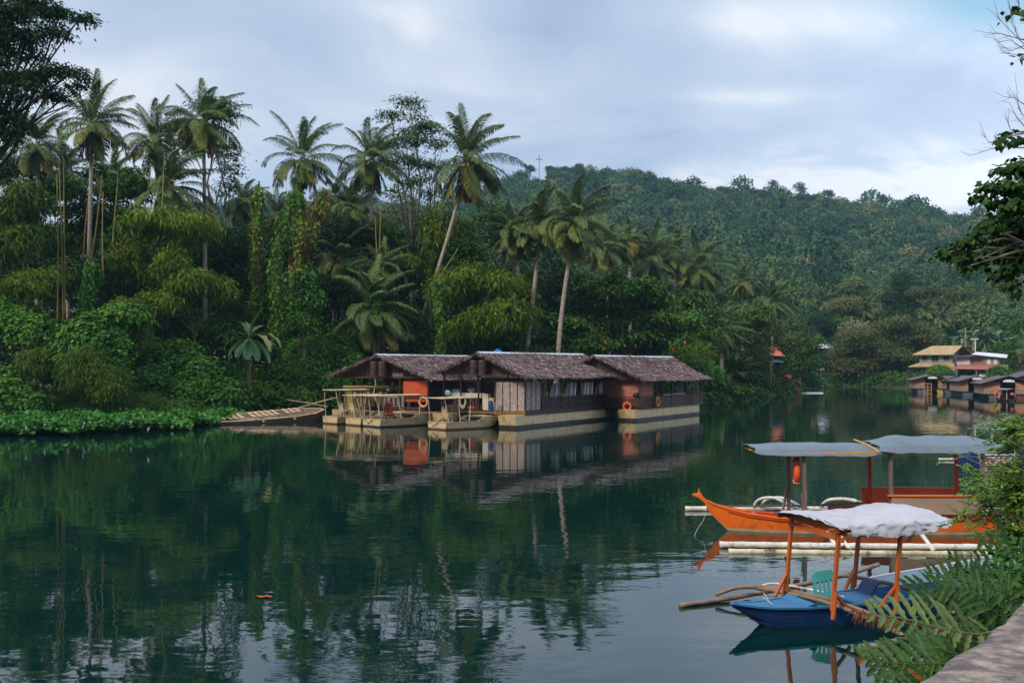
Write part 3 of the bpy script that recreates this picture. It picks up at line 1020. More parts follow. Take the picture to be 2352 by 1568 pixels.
# rain tree dome on the far shore and the trees about it
tree('rain_tree', 'broad brown-green domed tree on the far shore beside the yellow roofed house', 'tree', 2030,
     [(2030, 748, 70, 26), (1975, 775, 56, 28), (2090, 765, 56, 28), (1950, 810, 44, 30), (2020, 800, 80, 40), (2110, 800, 40, 34), (1985, 845, 60, 26), (2060, 850, 50, 24), (2130, 780, 24, 30), (1940, 850, 30, 24)],
     188, 46000, 0.34, 'rain', base_z=1.6, trunk_r=0.7, seed=41, per=10, clump=1.4, tint=(0.48, 0.2), ratio=0.6, shell=(0.6, 1.0))
far = [
    ('tall dark upright tree rising behind the domed rain tree', 2068, [(2065, 655, 30, 30), (2060, 695, 34, 34), (2075, 730, 34, 34)], 240, 4200, .8, 'dark', .55),
    ('flat-topped brown tree with pale spreading limbs right of the tall dark tree', 2150, [(2120, 675, 36, 14), (2160, 662, 40, 14), (2205, 680, 42, 14), (2180, 700, 44, 14)], 236, 3600, .7, 'rain', .3),
    ('green tree behind the utility pole on the far shore', 2240, [(2235, 720, 44, 34), (2275, 745, 40, 34), (2215, 760, 34, 24)], 226, 4200, .75, 'jungle', .4),
    ('yellow-green tree between the tall dark tree and the distant small house', 1925, [(1920, 700, 40, 30), (1950, 730, 34, 28), (1900, 735, 26, 22)], 236, 3600, .7, 'rain', .85),
    ('round pale green tree above the bend with a light trunk', 1975, [(1965, 655, 34, 24), (1990, 690, 40, 26)], 262, 3000, .8, 'hill', .85),
    ('dark tree just above the little blue house', 1890, [(1885, 740, 34, 30), (1870, 770, 26, 20), (1905, 765, 22, 20)], 222, 3200, .7, 'dark', .4),
    ('dark green tree at the right frame edge above the floating huts', 2330, [(2325, 800, 34, 34), (2345, 760, 34, 30), (2310, 835, 26, 20)], 172, 4500, .5, 'jungle', .4),
    ('bright round bush in front of the yellow roofed house', 2158, [(2150, 851, 22, 15), (2168, 858, 20, 13), (2138, 860, 14, 10)], 158, 3600, .38, 'vine', .65),
    ('green bushes crowding the right side of the red roofed house', 2310, [(2300, 855, 24, 14), (2330, 862, 26, 12), (2285, 864, 16, 9)], 157, 2400, .4, 'jungle', .6),
    ('dark trees shading the small blue roofed house', 1920, [(1930, 800, 24, 30), (1900, 835, 22, 22), (1870, 840, 16, 26)], 205, 2800, .6, 'dark', .3),
]
for i, (lab, px, bl, Y, n, leaf, mt, tt) in enumerate(far):
    tree('bush' if 'bush' in lab else 'broadleaf_tree', lab, 'bush' if 'bush' in lab else 'tree', px, bl, Y, int(n * 2.6), leaf * .56, mt, 'broad', base_z=gz((px - CX) / FOC * Y, Y), trunk_r=0.3 if Y > 170 else .15,
         seed=300 + i, per=8, clump=1.3 if Y > 170 else .8, tint=(tt, 0.14), ratio=0.6, shell=(0.6, 1.0), tm=M['twig'] if 'pale' in lab else None)

# ---------------------------------------------------------------- palms
palm('coconut palm half hidden behind the big dark tree at the left edge', 88, 335, 84, 88, sc=0.85, var=0, rot=1.0, nuts=False)
palm('coconut palm with long red dead fronds, leftmost of the clear palms', 212, 290, 196, 84, sc=1.0, var=3, rot=0.4)
palm('shorter coconut palm between the two tallest palms at the left', 358, 325, 372, 92, sc=0.88, var=1, rot=2.0)
palm('tallest coconut palm, straight, with orange coconuts', 468, 285, 474, 88, sc=1.05, var=0, rot=2.9)
palm('young bushy coconut palm under the tallest palm', 392, 430, 400, 86, sc=1.0, var=2, rot=1.3, dead=False, nuts=False)
palm('coconut palm with a heavy red skirt of dead fronds above the climbing vines', 696, 370, 630, 90, sc=0.98, var=1, rot=0.2, curve=0.5)
palm('coconut palm in front of the slender open tree', 855, 372, 842, 94, sc=1.0, var=0, rot=4.1)
palm('coconut palm on a long trunk leaning far to the right', 1075, 375, 905, 92, sc=1.18, var=2, rot=5.2, curve=0.4)
palm('coconut palm with a slanting pale trunk, left one of the pair', 1243, 520, 1200, 90, sc=.98, var=3, rot=3.3, dead=False)
palm('coconut palm with orange nuts, right one of the pair', 1322, 515, 1276, 89, sc=1.0, var=1, rot=0.9, curve=-0.3)
palm('coconut palm partly hidden behind the pair with pale trunks', 1392, 572, 1400, 112, sc=1.0, var=0, rot=0.3, nuts=False)
palm('coconut palm with pale curved fronds behind the layered almond tree', 1498, 600, 1500, 122, sc=1.05, var=2, rot=1.9, nuts=False)
palm('coconut palm rising right of the layered almond tree', 1608, 620, 1606, 124, sc=1.1, var=3, rot=4.4, nuts=False)
palm('bare-trunked palm left of the pair with pale trunks', 1188, 540, 1194, 91, sc=0.8, var=1, rot=2.2, nuts=False)
palm('low coconut palm wrapped in vines behind the first floating restaurant', 862, 715, 866, 86, sc=1.02, var=3, rot=1.2, tr=0.3, nuts=False)
palm('dark young palm in the shade left of the vine-wrapped palm', 785, 600, 790, 93, sc=0.95, var=0, rot=0.7, nuts=False)
palm('small palm crown showing over the growth in the middle of the bank', 815, 480, 812, 99, sc=0.75, var=2, rot=2.6, dead=False, nuts=False)
palm('young palm crown above the vine-wrapped palm', 880, 615, 880, 90, sc=0.7, var=2, rot=0.0, dead=False, nuts=False)
palm('palm whose low fronds spread behind the roof ridge', 1120, 800, 1120, 92, sc=0.55, var=0, rot=0.5, dead=False, nuts=False)
palm('upright young palm beyond the third floating restaurant', 1655, 760, 1660, 116, sc=0.9, var=2, rot=3.9, dead=False, nuts=False)
palm('low palm leaning over the water beyond the third floating restaurant', 1690, 862, 1690, 122, sc=0.75, var=0, rot=2.1, dead=False, nuts=False, base_z=1.0)
palm('coconut palm standing above the grey-green tree on the bend', 1773, 695, 1775, 150, sc=1.05, var=2, rot=1.1, nuts=False)
palm('slim palm on the far shore, left of the twins', 2130, 715, 2142, 218, sc=0.75, var=1, rot=0.2, nuts=False, base_z=4)
palm('slim palm on the far shore, right of the twins', 2165, 735, 2160, 214, sc=0.75, var=0, rot=1.2, nuts=False, base_z=4)
palm('palm drooping in at the right frame edge above the floating huts', 2362, 815, 2365, 160, sc=1.0, var=3, rot=2.2, nuts=False)
for i, (cx, cy, bx, Yp, s_) in enumerate([(150, 395, 160, 97, .8), (262, 410, 268, 98, .75), (560, 470, 566, 99, .7), (640, 500, 648, 98, .7), (770, 455, 768, 101, .7), (985, 560, 990, 97, .7), (1445, 560, 1450, 118, .85), (1550, 585, 1552, 128, .85), (1705, 650, 1706, 150, .9)]):
    palm(['slim palm half buried behind the second and first tall palms', 'short palm in the gap below the two left palms', 'ragged palm top left of the vine-draped palms', 'small palm in the shade under the red-skirted palm', 'ragged palm top between the red-skirted palm and its right neighbour', 'shaded palm left of the rounded bamboo clump',
          'palm crown behind the right end of the pale-trunked pair', 'palm crown low behind the layered almond tree', 'lone palm crown at the foot of the hill above the bend'][i], cx, cy, bx, Yp, sc=s_, rot=i * 1.7, nuts=False, dead=i % 2 == 0)
pr = random.Random(17)
HP = 'coconut palms dotted over the lower wooded slope'
for i in range(34):
    x = 1640 + i * 21 + pr.uniform(-9, 9)
    Y = pr.uniform(228, 330)
    X = (x - CX) / FOC * Y
    g = gz(X, Y)
    z = g + pr.uniform(9, 12)
    y = HY - (z - EYE) / Y * FOC
    palm('small distant coconut palm standing out of the forest on the lower slope', x, y, x + pr.uniform(-4, 4), Y, base_z=g, sc=pr.uniform(0.75, 1.0), var=i, rot=pr.uniform(0, 6), nuts=False, dead=False, group=HP)

# ---------------------------------------------------------------- vines, mounds, banana, hyacinth
def mound(label, blobs, Y, n, leaf=0.34, mt='vine', name='vine_mound', seed=0, tint=(0.5, 0.13), kind='face', ratio=0.9):
    bl = [pblob(b[0], b[1], b[2], b[3], Y + (b[4] if len(b) > 4 else 0), deep=0.8) for b in blobs]
    base = Vector(bl[0][0])
    base.z = 0.8
    root = thing(name, label, 'vine thicket', base)
    lf = LF(seed)
    crown(lf, bl, int(n * 1.6), leaf * .8, kind, per=6, clump=0.5, tint=tint, ratio=ratio, low=-0.75, shell=(0.80, 1.02))
    lf.build('foliage', M[mt], root)
    rr = random.Random(seed)
    for c, r in bl:
        for q in range(2):
            mb = MB()
            a = Vector(c) + Vector((rr.uniform(-.7, .7) * r[0], rr.uniform(-.7, .2) * r[1], -r[2] * 0.9))
            e = Vector(c) + Vector((rr.uniform(-.7, .7) * r[0], rr.uniform(-.5, .3) * r[1], rr.uniform(.2, .8) * r[2]))
            mb.tube([a, (a + e) / 2 + Vector((rr.uniform(-.4, .4), 0, 0)), e], [.07, .05, .02], 5)
            mb.build('stem', M['trunk'], root, world=True)
    return root


mound('vine-covered hump at the left frame edge', [(20, 740, 82, 46, 2), (75, 765, 60, 40, 1), (-20, 720, 60, 40, 3)], 74, 7000, seed=401)
mound('tall vine-draped mound standing out at the left', [(200, 790, 62, 66), (165, 830, 66, 60), (250, 815, 44, 60, -1), (215, 745, 36, 30, 1)], 73, 13000, seed=402)
mound('feathery bush hanging from the right of the tall vine mound', [(300, 765, 42, 50), (290, 715, 46, 30, 1)], 76, 6500, .40, 'bamboo', 'bush_mound', 403, (0.42, .14), 'droop', .2)
mound('leafy vine cap on the feathery bush', [(285, 722, 52, 24, -1), (255, 745, 30, 20, -1)], 75, 2600, seed=404, tint=(.6, .12))
mound('dry grassy clump in front of the tall vine mound', [(200, 850, 52, 52), (250, 880, 46, 40), (80, 835, 36, 36, 1)], 70.5, 8500, .42, 'bamboo', 'bush_mound', 405, (0.35, .16), 'droop', .16)
mound('low bright leafy clump at the left edge behind the hyacinth', [(30, 905, 46, 42), (10, 880, 40, 36), (75, 925, 34, 26)], 71, 6500, .30, seed=406, tint=(.55, .14))
mound('long slope of heart-leaved vines left of the banana plant', [(400, 850, 82, 66, 3), (470, 880, 76, 56, 1), (350, 880, 62, 44, 1), (520, 905, 50, 36), (430, 905, 60, 40), (340, 820, 50, 40, 4)], 76, 21000, .32, seed=407, tint=(.45, .14))
mound('thick vine thicket between the banana plant and the first floating restaurant', [(720, 820, 72, 46, 2), (770, 800, 58, 34, 3), (690, 860, 62, 40), (800, 850, 44, 44, 1), (660, 810, 40, 40, 3), (750, 880, 60, 34)], 82, 19000, .34, seed=408, tint=(.40, .15), ratio=.6)
mound('grassy tuft of shore growth between the two vine slopes', [(330, 925, 60, 24), (410, 935, 50, 20), (270, 930, 50, 20), (150, 930, 60, 20)], 74, 8000, .40, 'grass', 'grass_tuft', 409, (0.5, .18), 'droop', .12)
mound('leafy low bush on the bank behind the wooden boat', [(620, 900, 50, 24), (690, 910, 50, 20), (570, 895, 30, 22)], 80, 5000, .26, 'jungle', 'bush_mound', 410, (0.6, .14))


def vine_column(label, pts, Y, w, n, mt='vine', tint=(.55, .18), seed=0, dry=0):
    """Trunk swallowed by climbing vines, strands hanging down it."""
    P = [W(x, y, Y) for x, y in pts]
    base = P[-1].copy()
    base.z = 1.2
    root = thing('vine_covered_trunk', label, 'vines', base)
    mb = MB()
    mb.tube(P + [base], [.14] * (len(P)) + [.2], 7)
    mb.build('trunk', M['trunk'], root, world=True, smooth=True)
    lf = LF(seed)
    rng = lf.rng
    pa = np.array([tuple(p) for p in P])
    for m_, nn, mtt, nm, tb in (('a', n, mt, 'foliage', tint), ('b', dry, 'dryvine', 'dry_strands', (.45, .2))):
        if not nn: continue
        lf = LF(seed + 9)
        rng = lf.rng
        s = rng.random(nn // 10) * (len(pa) - 1)
        i0 = np.minimum(s.astype(int), len(pa) - 2)
        c = pa[i0] + (pa[i0 + 1] - pa[i0]) * (s - i0)[:, None]
        a = rng.random(len(s)) * 6.28
        rr = w * (0.2 + 0.75 * np.abs(np.sin(s * 3.3 + seed)) * rng.random(len(s)) + 0.2 * np.abs(rng.normal(size=len(s))))
        st = c + np.stack([np.cos(a) * rr, np.sin(a) * rr, rng.normal(size=len(s)) * .3], 1)
        idx = np.repeat(np.arange(len(s)), 10)
        k = np.tile(np.arange(10), len(s))
        Lf = .28 if mtt != 'dryvine' else .5
        Pt = st[idx] + np.stack([rng.normal(size=len(idx)) * .10, rng.normal(size=len(idx)) * .10, -k * .13 - rng.random(len(idx)) * .1], 1)
        out = np.stack([np.cos(a), np.sin(a), np.zeros(len(a))], 1)[idx]
        N = unit(out + np.array([0, 0, .3]) + rng.normal(size=out.shape) * .4)
        D = unit(np.array([0, 0, -1.0]) + rng.normal(size=out.shape) * (.5 if mtt != 'dryvine' else .15))
        lf.leaves(Pt, D, N, Lf * (.6 + .7 * rng.random(len(idx))), (.24 if mtt != 'dryvine' else .05), np.clip(tb[0] + tb[1] * rng.normal(size=len(s))[idx] + .06 * rng.normal(size=len(idx)), 0, 1), droop=.1)
        lf.build(nm, M[mtt], root)
    return root


vine_column('palm stump draped with yellowing vines, left of the red-skirted palm', [(592, 425), (590, 500), (588, 580), (592, 680)], 86, .55, 2000, tint=(.75, .2), seed=501, dry=3000)
vine_column('tall column of bright creeper leaves below the red-skirted palm', [(672, 440), (640, 540), (630, 620), (640, 690), (620, 790)], 84, .6, 3400, tint=(.55, .18), seed=502, dry=2000)
vine_column('leaning trunk hung with brown dry vines right of the red-skirted palm', [(745, 435), (715, 500), (690, 570), (680, 660), (672, 760)], 87, .8, 2500, tint=(.85, .15), seed=503, dry=9000)
vine_column('bright creeper clump draped below the red-skirted palm crown', [(682, 440), (690, 500), (700, 540)], 87.5, .75, 3500, tint=(.88, .1), seed=504, dry=1200)
vine_column('vine-wrapped stump right of the low palm behind the roofs', [(1005, 640), (1008, 700), (1015, 760), (1005, 800)], 85, .45, 1000, tint=(.45, .15), seed=505, dry=800)
vine_column('creepers wrapping the crown of the low palm behind the first roof', [(862, 640), (866, 690), (868, 740)], 85, .7, 1800, tint=(.3, .14), seed=506)
vine_column('vine-hung trunks in the shade above the tall vine mound', [(215, 600), (205, 660), (195, 720)], 80, .7, 1600, tint=(.35, .15), seed=507)

# yellow bamboo culms at the left
cul = [(128, 400, 132, 740), (137, 380, 142, 760), (150, 370, 146, 720), (210, 420, 190, 600), (236, 440, 240, 640), (268, 400, 262, 560), (232, 400, 205, 640), (345, 380, 330, 480), (380, 360, 368, 480), (865, 500, 868, 620), (876, 470, 874, 640), (1050, 570, 1012, 640)]
for i, (x0, y0, x1, y1) in enumerate(cul):
    Y = 81 + (i % 4) * 1.2 if i < 9 else 89
    a, b_ = W(x0, y0, Y), W(x1, y1, Y)
    lab = 'thin yellow bamboo stem rising in front of the dark left bank growth' if i < 9 else ['thin pale bamboo stem above the low vine-wrapped palm', 'thin pale bamboo stem above the low vine-wrapped palm', 'short bare pole slanting beside the rounded bamboo clump'][i - 9]
    mb = MB()
    n = 14
    pts = [b_.lerp(a, k / n) + Vector((math.sin(k / n * 2.5 + i) * .12, 0, 0)) for k in range(n + 1)]
    mb.tube(pts, [.06 * (1 - .5 * k / n) * (1.25 if k % 2 else 1) for k in range(n + 1)], 6)
    o = mb.build('bamboo_cane', M['culm'])
    tag(o, lab, 'bamboo', 'bamboo stems on the left bank' if i < 9 else ('pale bamboo stems in the middle of the bank' if i < 11 else None))


def banana_leaf(mb, org, az, el, L, Wd, bend, tt, tears=0):
    n = 12
    p = Vector(org)
    rows = []
    mb.tt = tt
    for i in range(n + 1):
        s = i / n
        e = el - bend * s ** 1.3
        d = Vector((math.cos(az) * math.cos(e), math.sin(az) * math.cos(e), math.sin(e)))
        if i: p = p + d * L / n
        side = d.cross(Vector((0, 0, 1))).normalized()
        up = side.cross(d)
        w = Wd * 0.5 * (max(0.03, math.sin(math.pi * min(1, (s - 0.08) * 1.02)) ** 0.55) if s > 0.1 else 0.06)
        if tears and i % 3 == 2: w *= 0.6
        rows.append([p - side * w + up * w * 0.35, p - side * w * .5 + up * w * .22, p, p + side * w * .5 + up * w * .22, p + side * w + up * w * 0.35])
    mb.grid(rows)


def banana(label, x, y, Y, sc, leaves, base_z=1.0, name='banana_plant'):
    top = W(x, y, Y)
    base = Vector((top.x, top.y, base_z))
    root = thing(name, label, 'banana plant', base)
    mb = MB()
    mb.tube([base - Vector((0, 0, .3)), base.lerp(top, .5), top], [.2 * sc, .15 * sc, .09 * sc], 8)
    mb.build('stem', mat('banana_stem', (.16, .17, .06), .6, (.10, .06, .03), 3), root, world=True, smooth=True)
    for az, el, L, Wd, bend, tt, tr in leaves:
        mb = MB()
        banana_leaf(mb, top, R(az), R(el), L * sc, Wd * sc, R(bend), tt, tr)
        mb.build('leaf', M['banana'], root, world=True, smooth=False)
    return root


banana('banana plant with big torn leaves on the vine slope behind the wooden boat', 572, 775, 77, 1.0,
       [(20, 78, 2.6, .8, 30, .3, 0), (175, 30, 2.9, .7, 75, .8, 1), (200, 5, 2.2, .8, 65, .6, 1), (-12, 28, 3.1, .75, 95, .85, 1), (-40, 20, 3.2, .7, 90, .95, 1), (-80, -35, 2.3, .8, 30, .2, 0), (-110, -30, 2.2, .8, 35, .25, 0),
        (-55, -25, 2.6, .75, 45, .2, 0), (-30, -20, 3.0, .6, 50, .15, 0), (120, 60, 2.4, .7, 60, .3, 1), (-140, -20, 2.3, .7, 50, .3, 0), (60, 50, 2.2, .7, 50, .4, 1)], base_z=1.0)
HB_ = random.Random(4)
for i, (x, y) in enumerate([(2120, 815), (2150, 788), (2190, 782), (2235, 775), (2262, 790), (2295, 778), (2322, 790), (2275, 812), (2305, 830)]):
    Y = 186 + (i % 3) * 6
    banana('dark green banana plant in the grove behind the houses on the far shore', x, y, Y, 1.35,
           [(HB_.uniform(0, 360), HB_.uniform(25, 75), HB_.uniform(2, 2.6), .8, HB_.uniform(60, 100), HB_.uniform(.0, .3), 0) for k in range(9)], base_z=gz((x - CX) / FOC * Y, Y))['group'] = 'banana plants behind the far shore houses'

# water hyacinth
lf = LF(60)
rng = lf.rng
K = 9000
px = rng.random(K) * 640 - 90
t = rng.random(K)
front = np.interp(px, [-90, 0, 150, 300, 420, 480, 560], [54, 55.5, 56.5, 59, 62, 66, 72])
front = front + np.sin(px * .07) * .5 + .5 * np.sin(px * .023 + 1) + .35 * np.sin(px * .19) + .5 * rng.random(K)
back = np.interp(px, [-90, 400, 480, 560], [78, 78, 78, 78.5])
Yh = front + (back - front) * t
Xh = (px - CX) / FOC * Yh
per = 8
idx = np.repeat(np.arange(K), per)
m_ = len(idx)
P = np.stack([Xh[idx] + rng.normal(size=m_) * .16, Yh[idx] + rng.normal(size=m_) * .16, np.full(m_, .02)], 1)
hgt = (.22 + .55 * np.abs(np.sin(Xh * .9 + np.sin(Yh)) * np.cos(Yh * .6 + np.sin(Xh * .37))) + .15 * rng.random(K))
P[:, 2] = hgt[idx] * (.35 + .65 * rng.random(m_))
D = unit(rng.normal(size=(m_, 3)) * np.array([1, 1, .35]) + np.array([0, 0, .5]))
N = unit(np.array([0, -.25, 1.0]) + rng.normal(size=(m_, 3)) * .5)
lf.leaves(P, D, N, .24 + .14 * rng.random(m_), .22, np.clip(.45 + .2 * rng.normal(size=K)[idx] + .1 * rng.normal(size=m_), 0, 1), droop=0, mid=.5)
o = lf.build('water_hyacinth', M['hyacinth'])
tag(o, 'floating mat of glossy water hyacinth leaves along the left bank', 'floating plants', kind='stuff')
fm = mat('hyacinth_flower', (.45, .38, .75), .6, (.6, .55, .85), 20)
mb = MB()
for k in range(7):
    a = k * 2.4
    sphere(mb, (math.cos(a) * .02, math.sin(a) * .02, .0 + .018 * k), .026, 6, 4, (1, 1, .7))
mb.tube([(0, 0, -.12), (0, 0, .1)], .006, 4)
f0 = None
for i, (x, y) in enumerate([(102, 985), (122, 978), (193, 975), (190, 992), (283, 985), (300, 972), (328, 972), (416, 966), (640 * .65, 980), (718 * .6, 958), (60, 992), (340, 990), (480 * .98, 970), (20, 975)]):
    if f0 is None:
        o = f0 = mb.build('hyacinth_flower', fm)
    else:
        o = f0.copy()
        COL.objects.link(o)
    o.location = WZ(x, y - 8 - 7 * math.sin(i * 2.2), .72)
    o.rotation_euler = (math.sin(i) * .3, .3 * math.cos(i * 3), i)
    o.scale = (.95 + .25 * math.sin(i * 1.3),) * 3
    tag(o, 'pale violet flower spike standing in the floating hyacinth mat', 'flower', 'violet flowers in the hyacinth mat')

# shore grass at the left
lf = LF(61)
rng = lf.rng
K = 26000
px = rng.random(K) * 720 - 100
Yg = 76.5 + rng.random(K) * 3
P = np.stack([(px - CX) / FOC * Yg, Yg, np.full(K, .15)], 1)
P[:, 2] = ground_z(P[:, 0], P[:, 1]) - .1
D = unit(np.array([0, 0, 1.0]) + rng.normal(size=(K, 3)) * .35)
N = unit(rng.normal(size=(K, 3)))
lf.leaves(P, D, N, .5 + .6 * rng.random(K), .05, np.clip(.5 + .2 * rng.normal(size=K) + .15 * np.sin(px * .05), 0, 1), droop=.25, mid=.5)
o = lf.build('shore_grass', M['grass'])
tag(o, 'bright grass along the shore behind the hyacinth', 'grass', kind='stuff')

# ---------------------------------------------------------------- materials for built things
M['thatch'] = tintmat('nipa_thatch', [(0.0, (0.06, 0.038, 0.038)), (0.4, (0.155, 0.105, 0.108)), (0.75, (0.30, 0.22, 0.215)), (1.0, (0.55, 0.45, 0.42))], 0.9)
M['ridge'] = mat('ridge_sheet', (.55, .58, .62), .45, (.32, .34, .38), 3, stain=(.16, .15, .15), sscale=2.5, sthr=.62)
M['wood_dark'] = mat('dark_brown_wood', (.045, .018, .012), .55, (.022, .011, .008), 6, (1, 1, .3), bump=.3)
M['wood_red'] = mat('red_brown_wood', (.090, .032, .018), .6, (.04, .016, .010), 5, bump=.3)
M['woven'] = mat('woven_bamboo', (.40, .33, .29), .8, (.20, .15, .135), 9, bump=.5, bscale=40, stain=(.55, .50, .48), sscale=5, sthr=.6)
M['tan'] = mat('tan_paint', (.62, .46, .26), .55, (.53, .39, .22), 2.0, bump=.15, stain=(.26, .19, .11), sscale=1.8, sthr=.60)
M['tan2'] = mat('tan_paint_worn', (.62, .49, .32), .6, (.48, .37, .24), 3.0, bump=.15, stain=(.24, .17, .11), sscale=2.6, sthr=.58)
M['slime'] = mat('waterline_grime', (.055, .050, .042), .5, (.020, .018, .016), 3, stain=(.16, .13, .09), sscale=4, sthr=.64)
M['rust'] = mat('red_bottom_paint', (.17, .055, .030), .6, (.10, .040, .025), 3, stain=(.06, .04, .03), sscale=4, sthr=.62)
M['orangewall'] = mat('orange_wall', (.56, .085, .022), .65, (.44, .065, .02), 1.5, stain=(.25, .05, .02), sscale=2, sthr=.7)
M['salmon'] = mat('salmon_wall', (.42, .155, .105), .7, (.34, .12, .085), 1.5)
M['white'] = mat('white_cloth', (.66, .64, .66), .85, (.52, .50, .52), 2.5, bump=.4, bscale=5)
M['cream'] = mat('cream_counter', (.58, .51, .42), .5, (.50, .43, .35), 2)
M['float_o'] = mat('orange_foam', (.75, .11, .025), .6, (.62, .085, .02), 5)
M['float_y'] = mat('amber_foam', (.78, .25, .04), .6, (.65, .19, .03), 5)
M['float_p'] = mat('faded_foam', (.62, .31, .17), .7, (.50, .24, .13), 5)
M['rope'] = mat('pale_rope', (.50, .47, .40), .8, (.36, .33, .28), 12)
M['iron'] = mat('dark_iron', (.035, .032, .032), .5, (.06, .035, .025), 6, metal=.3)
M['tank'] = mat('rusty_tank', (.065, .038, .036), .5, (.04, .024, .022), 4)
M['black'] = mat('black_plastic', (.012, .012, .013), .4)
M['bluep'] = mat('blue_plastic', (.02, .07, .26), .35, (.015, .05, .20), 3)
M['orangep'] = mat('orange_plastic', (.62, .20, .02), .4)
M['yellow'] = mat('yellow_slats', (.50, .37, .09), .6, (.40, .29, .07), 4)
M['skin'] = mat('brown_skin', (.16, .075, .045), .6)
M['hair'] = mat('black_hair', (.010, .009, .009), .6)
M['shirt'] = mat('white_shirt', (.62, .64, .72), .85)
M['greys'] = mat('grey_wall', (.30, .29, .28), .85, (.20, .19, .185), 1.5, stain=(.12, .11, .10), sscale=1.2, sthr=.62)


def loft_hull(root, secs, zband, mt, mt_band, thick=.035, floor=None, mt_in=None, name='hull', gun=None, mt_gun=None, flare=.7, rub=None):
    """secs: (x, half width at gunwale, z gunwale, half width at bottom, z bottom). Split at zband into hull and waterline band."""
    up, lo = MB(), MB()

    def pt(s, u, sg):
        x, yt, zt, yb, zb = s
        return (x, sg * (yb + (yt - yb) * u ** flare), zb + (zt - zb) * u)
    for sg in (-1, 1):
        ru, rl = [], []
        for s in secs:
            ub = min(.999, max(0.0, (zband - s[4]) / (s[2] - s[4])))
            ru.append([pt(s, ub + (1 - ub) * k / 4, sg) for k in range(5)])
            rl.append([(s[0], 0, s[4])] + [pt(s, ub * k / 3, sg) for k in range(4)])
        up.grid(ru)
        lo.grid(rl)
    for s in (secs[0], secs[-1]):
        if s[1] > .12:
            ub = min(.999, max(0.0, (zband - s[4]) / (s[2] - s[4])))
            a = [pt(s, ub + (1 - ub) * k / 4, -1) for k in range(5)]
            b = [pt(s, ub + (1 - ub) * k / 4, 1) for k in range(5)]
            up.add(a + b[::-1], [tuple(range(10))])
            a = [pt(s, ub * k / 3, -1) for k in range(4)]
            b = [pt(s, ub * k / 3, 1) for k in range(4)]
            lo.add(a + b[::-1], [tuple(range(8))])
    ho = up.build(name, mt, root)
    lo.build('waterline_band', mt_band, root)
    # inside skin and floor
    ins = MB()
    if floor is not None:
        rows_l, rows_r, fl = [], [], []
        for s in secs:
            yt = max(.005, s[1] - thick)
            zf = max(floor, s[4] + .03)
            zf = min(zf, s[2] - .02)
            u = (zf - s[4]) / (s[2] - s[4])
            yf = max(.004, s[3] + (s[1] - s[3]) * u ** flare - thick)
            rows_l.append([(s[0], -yt, s[2]), (s[0], -yf, zf)])
            rows_r.append([(s[0], yt, s[2]), (s[0], yf, zf)])
            fl.append([(s[0], -yf, zf), (s[0], yf, zf)])
        ins.grid(rows_l)
        ins.grid(rows_r)
        ins.grid(fl)
        ins.build('inside', mt_in or mt, root)
    g = MB()
    gw, gh = gun or (.05, .03)
    for sg in (-1, 1):
        for a, b in zip(secs[:-1], secs[1:]):
            g.bar((a[0], sg * a[1], a[2] + gh * .3), (b[0], sg * b[1], b[2] + gh * .3), gh, gw, up=(0, 1, 0))
    for s in (secs[0], secs[-1]):
        if s[1] > .12:
            g.bar((s[0], -s[1], s[2] + gh * .3), (s[0], s[1], s[2] + gh * .3), gw, gh)
    g.build('gunwale', mt_gun or mt, root)
    return ho


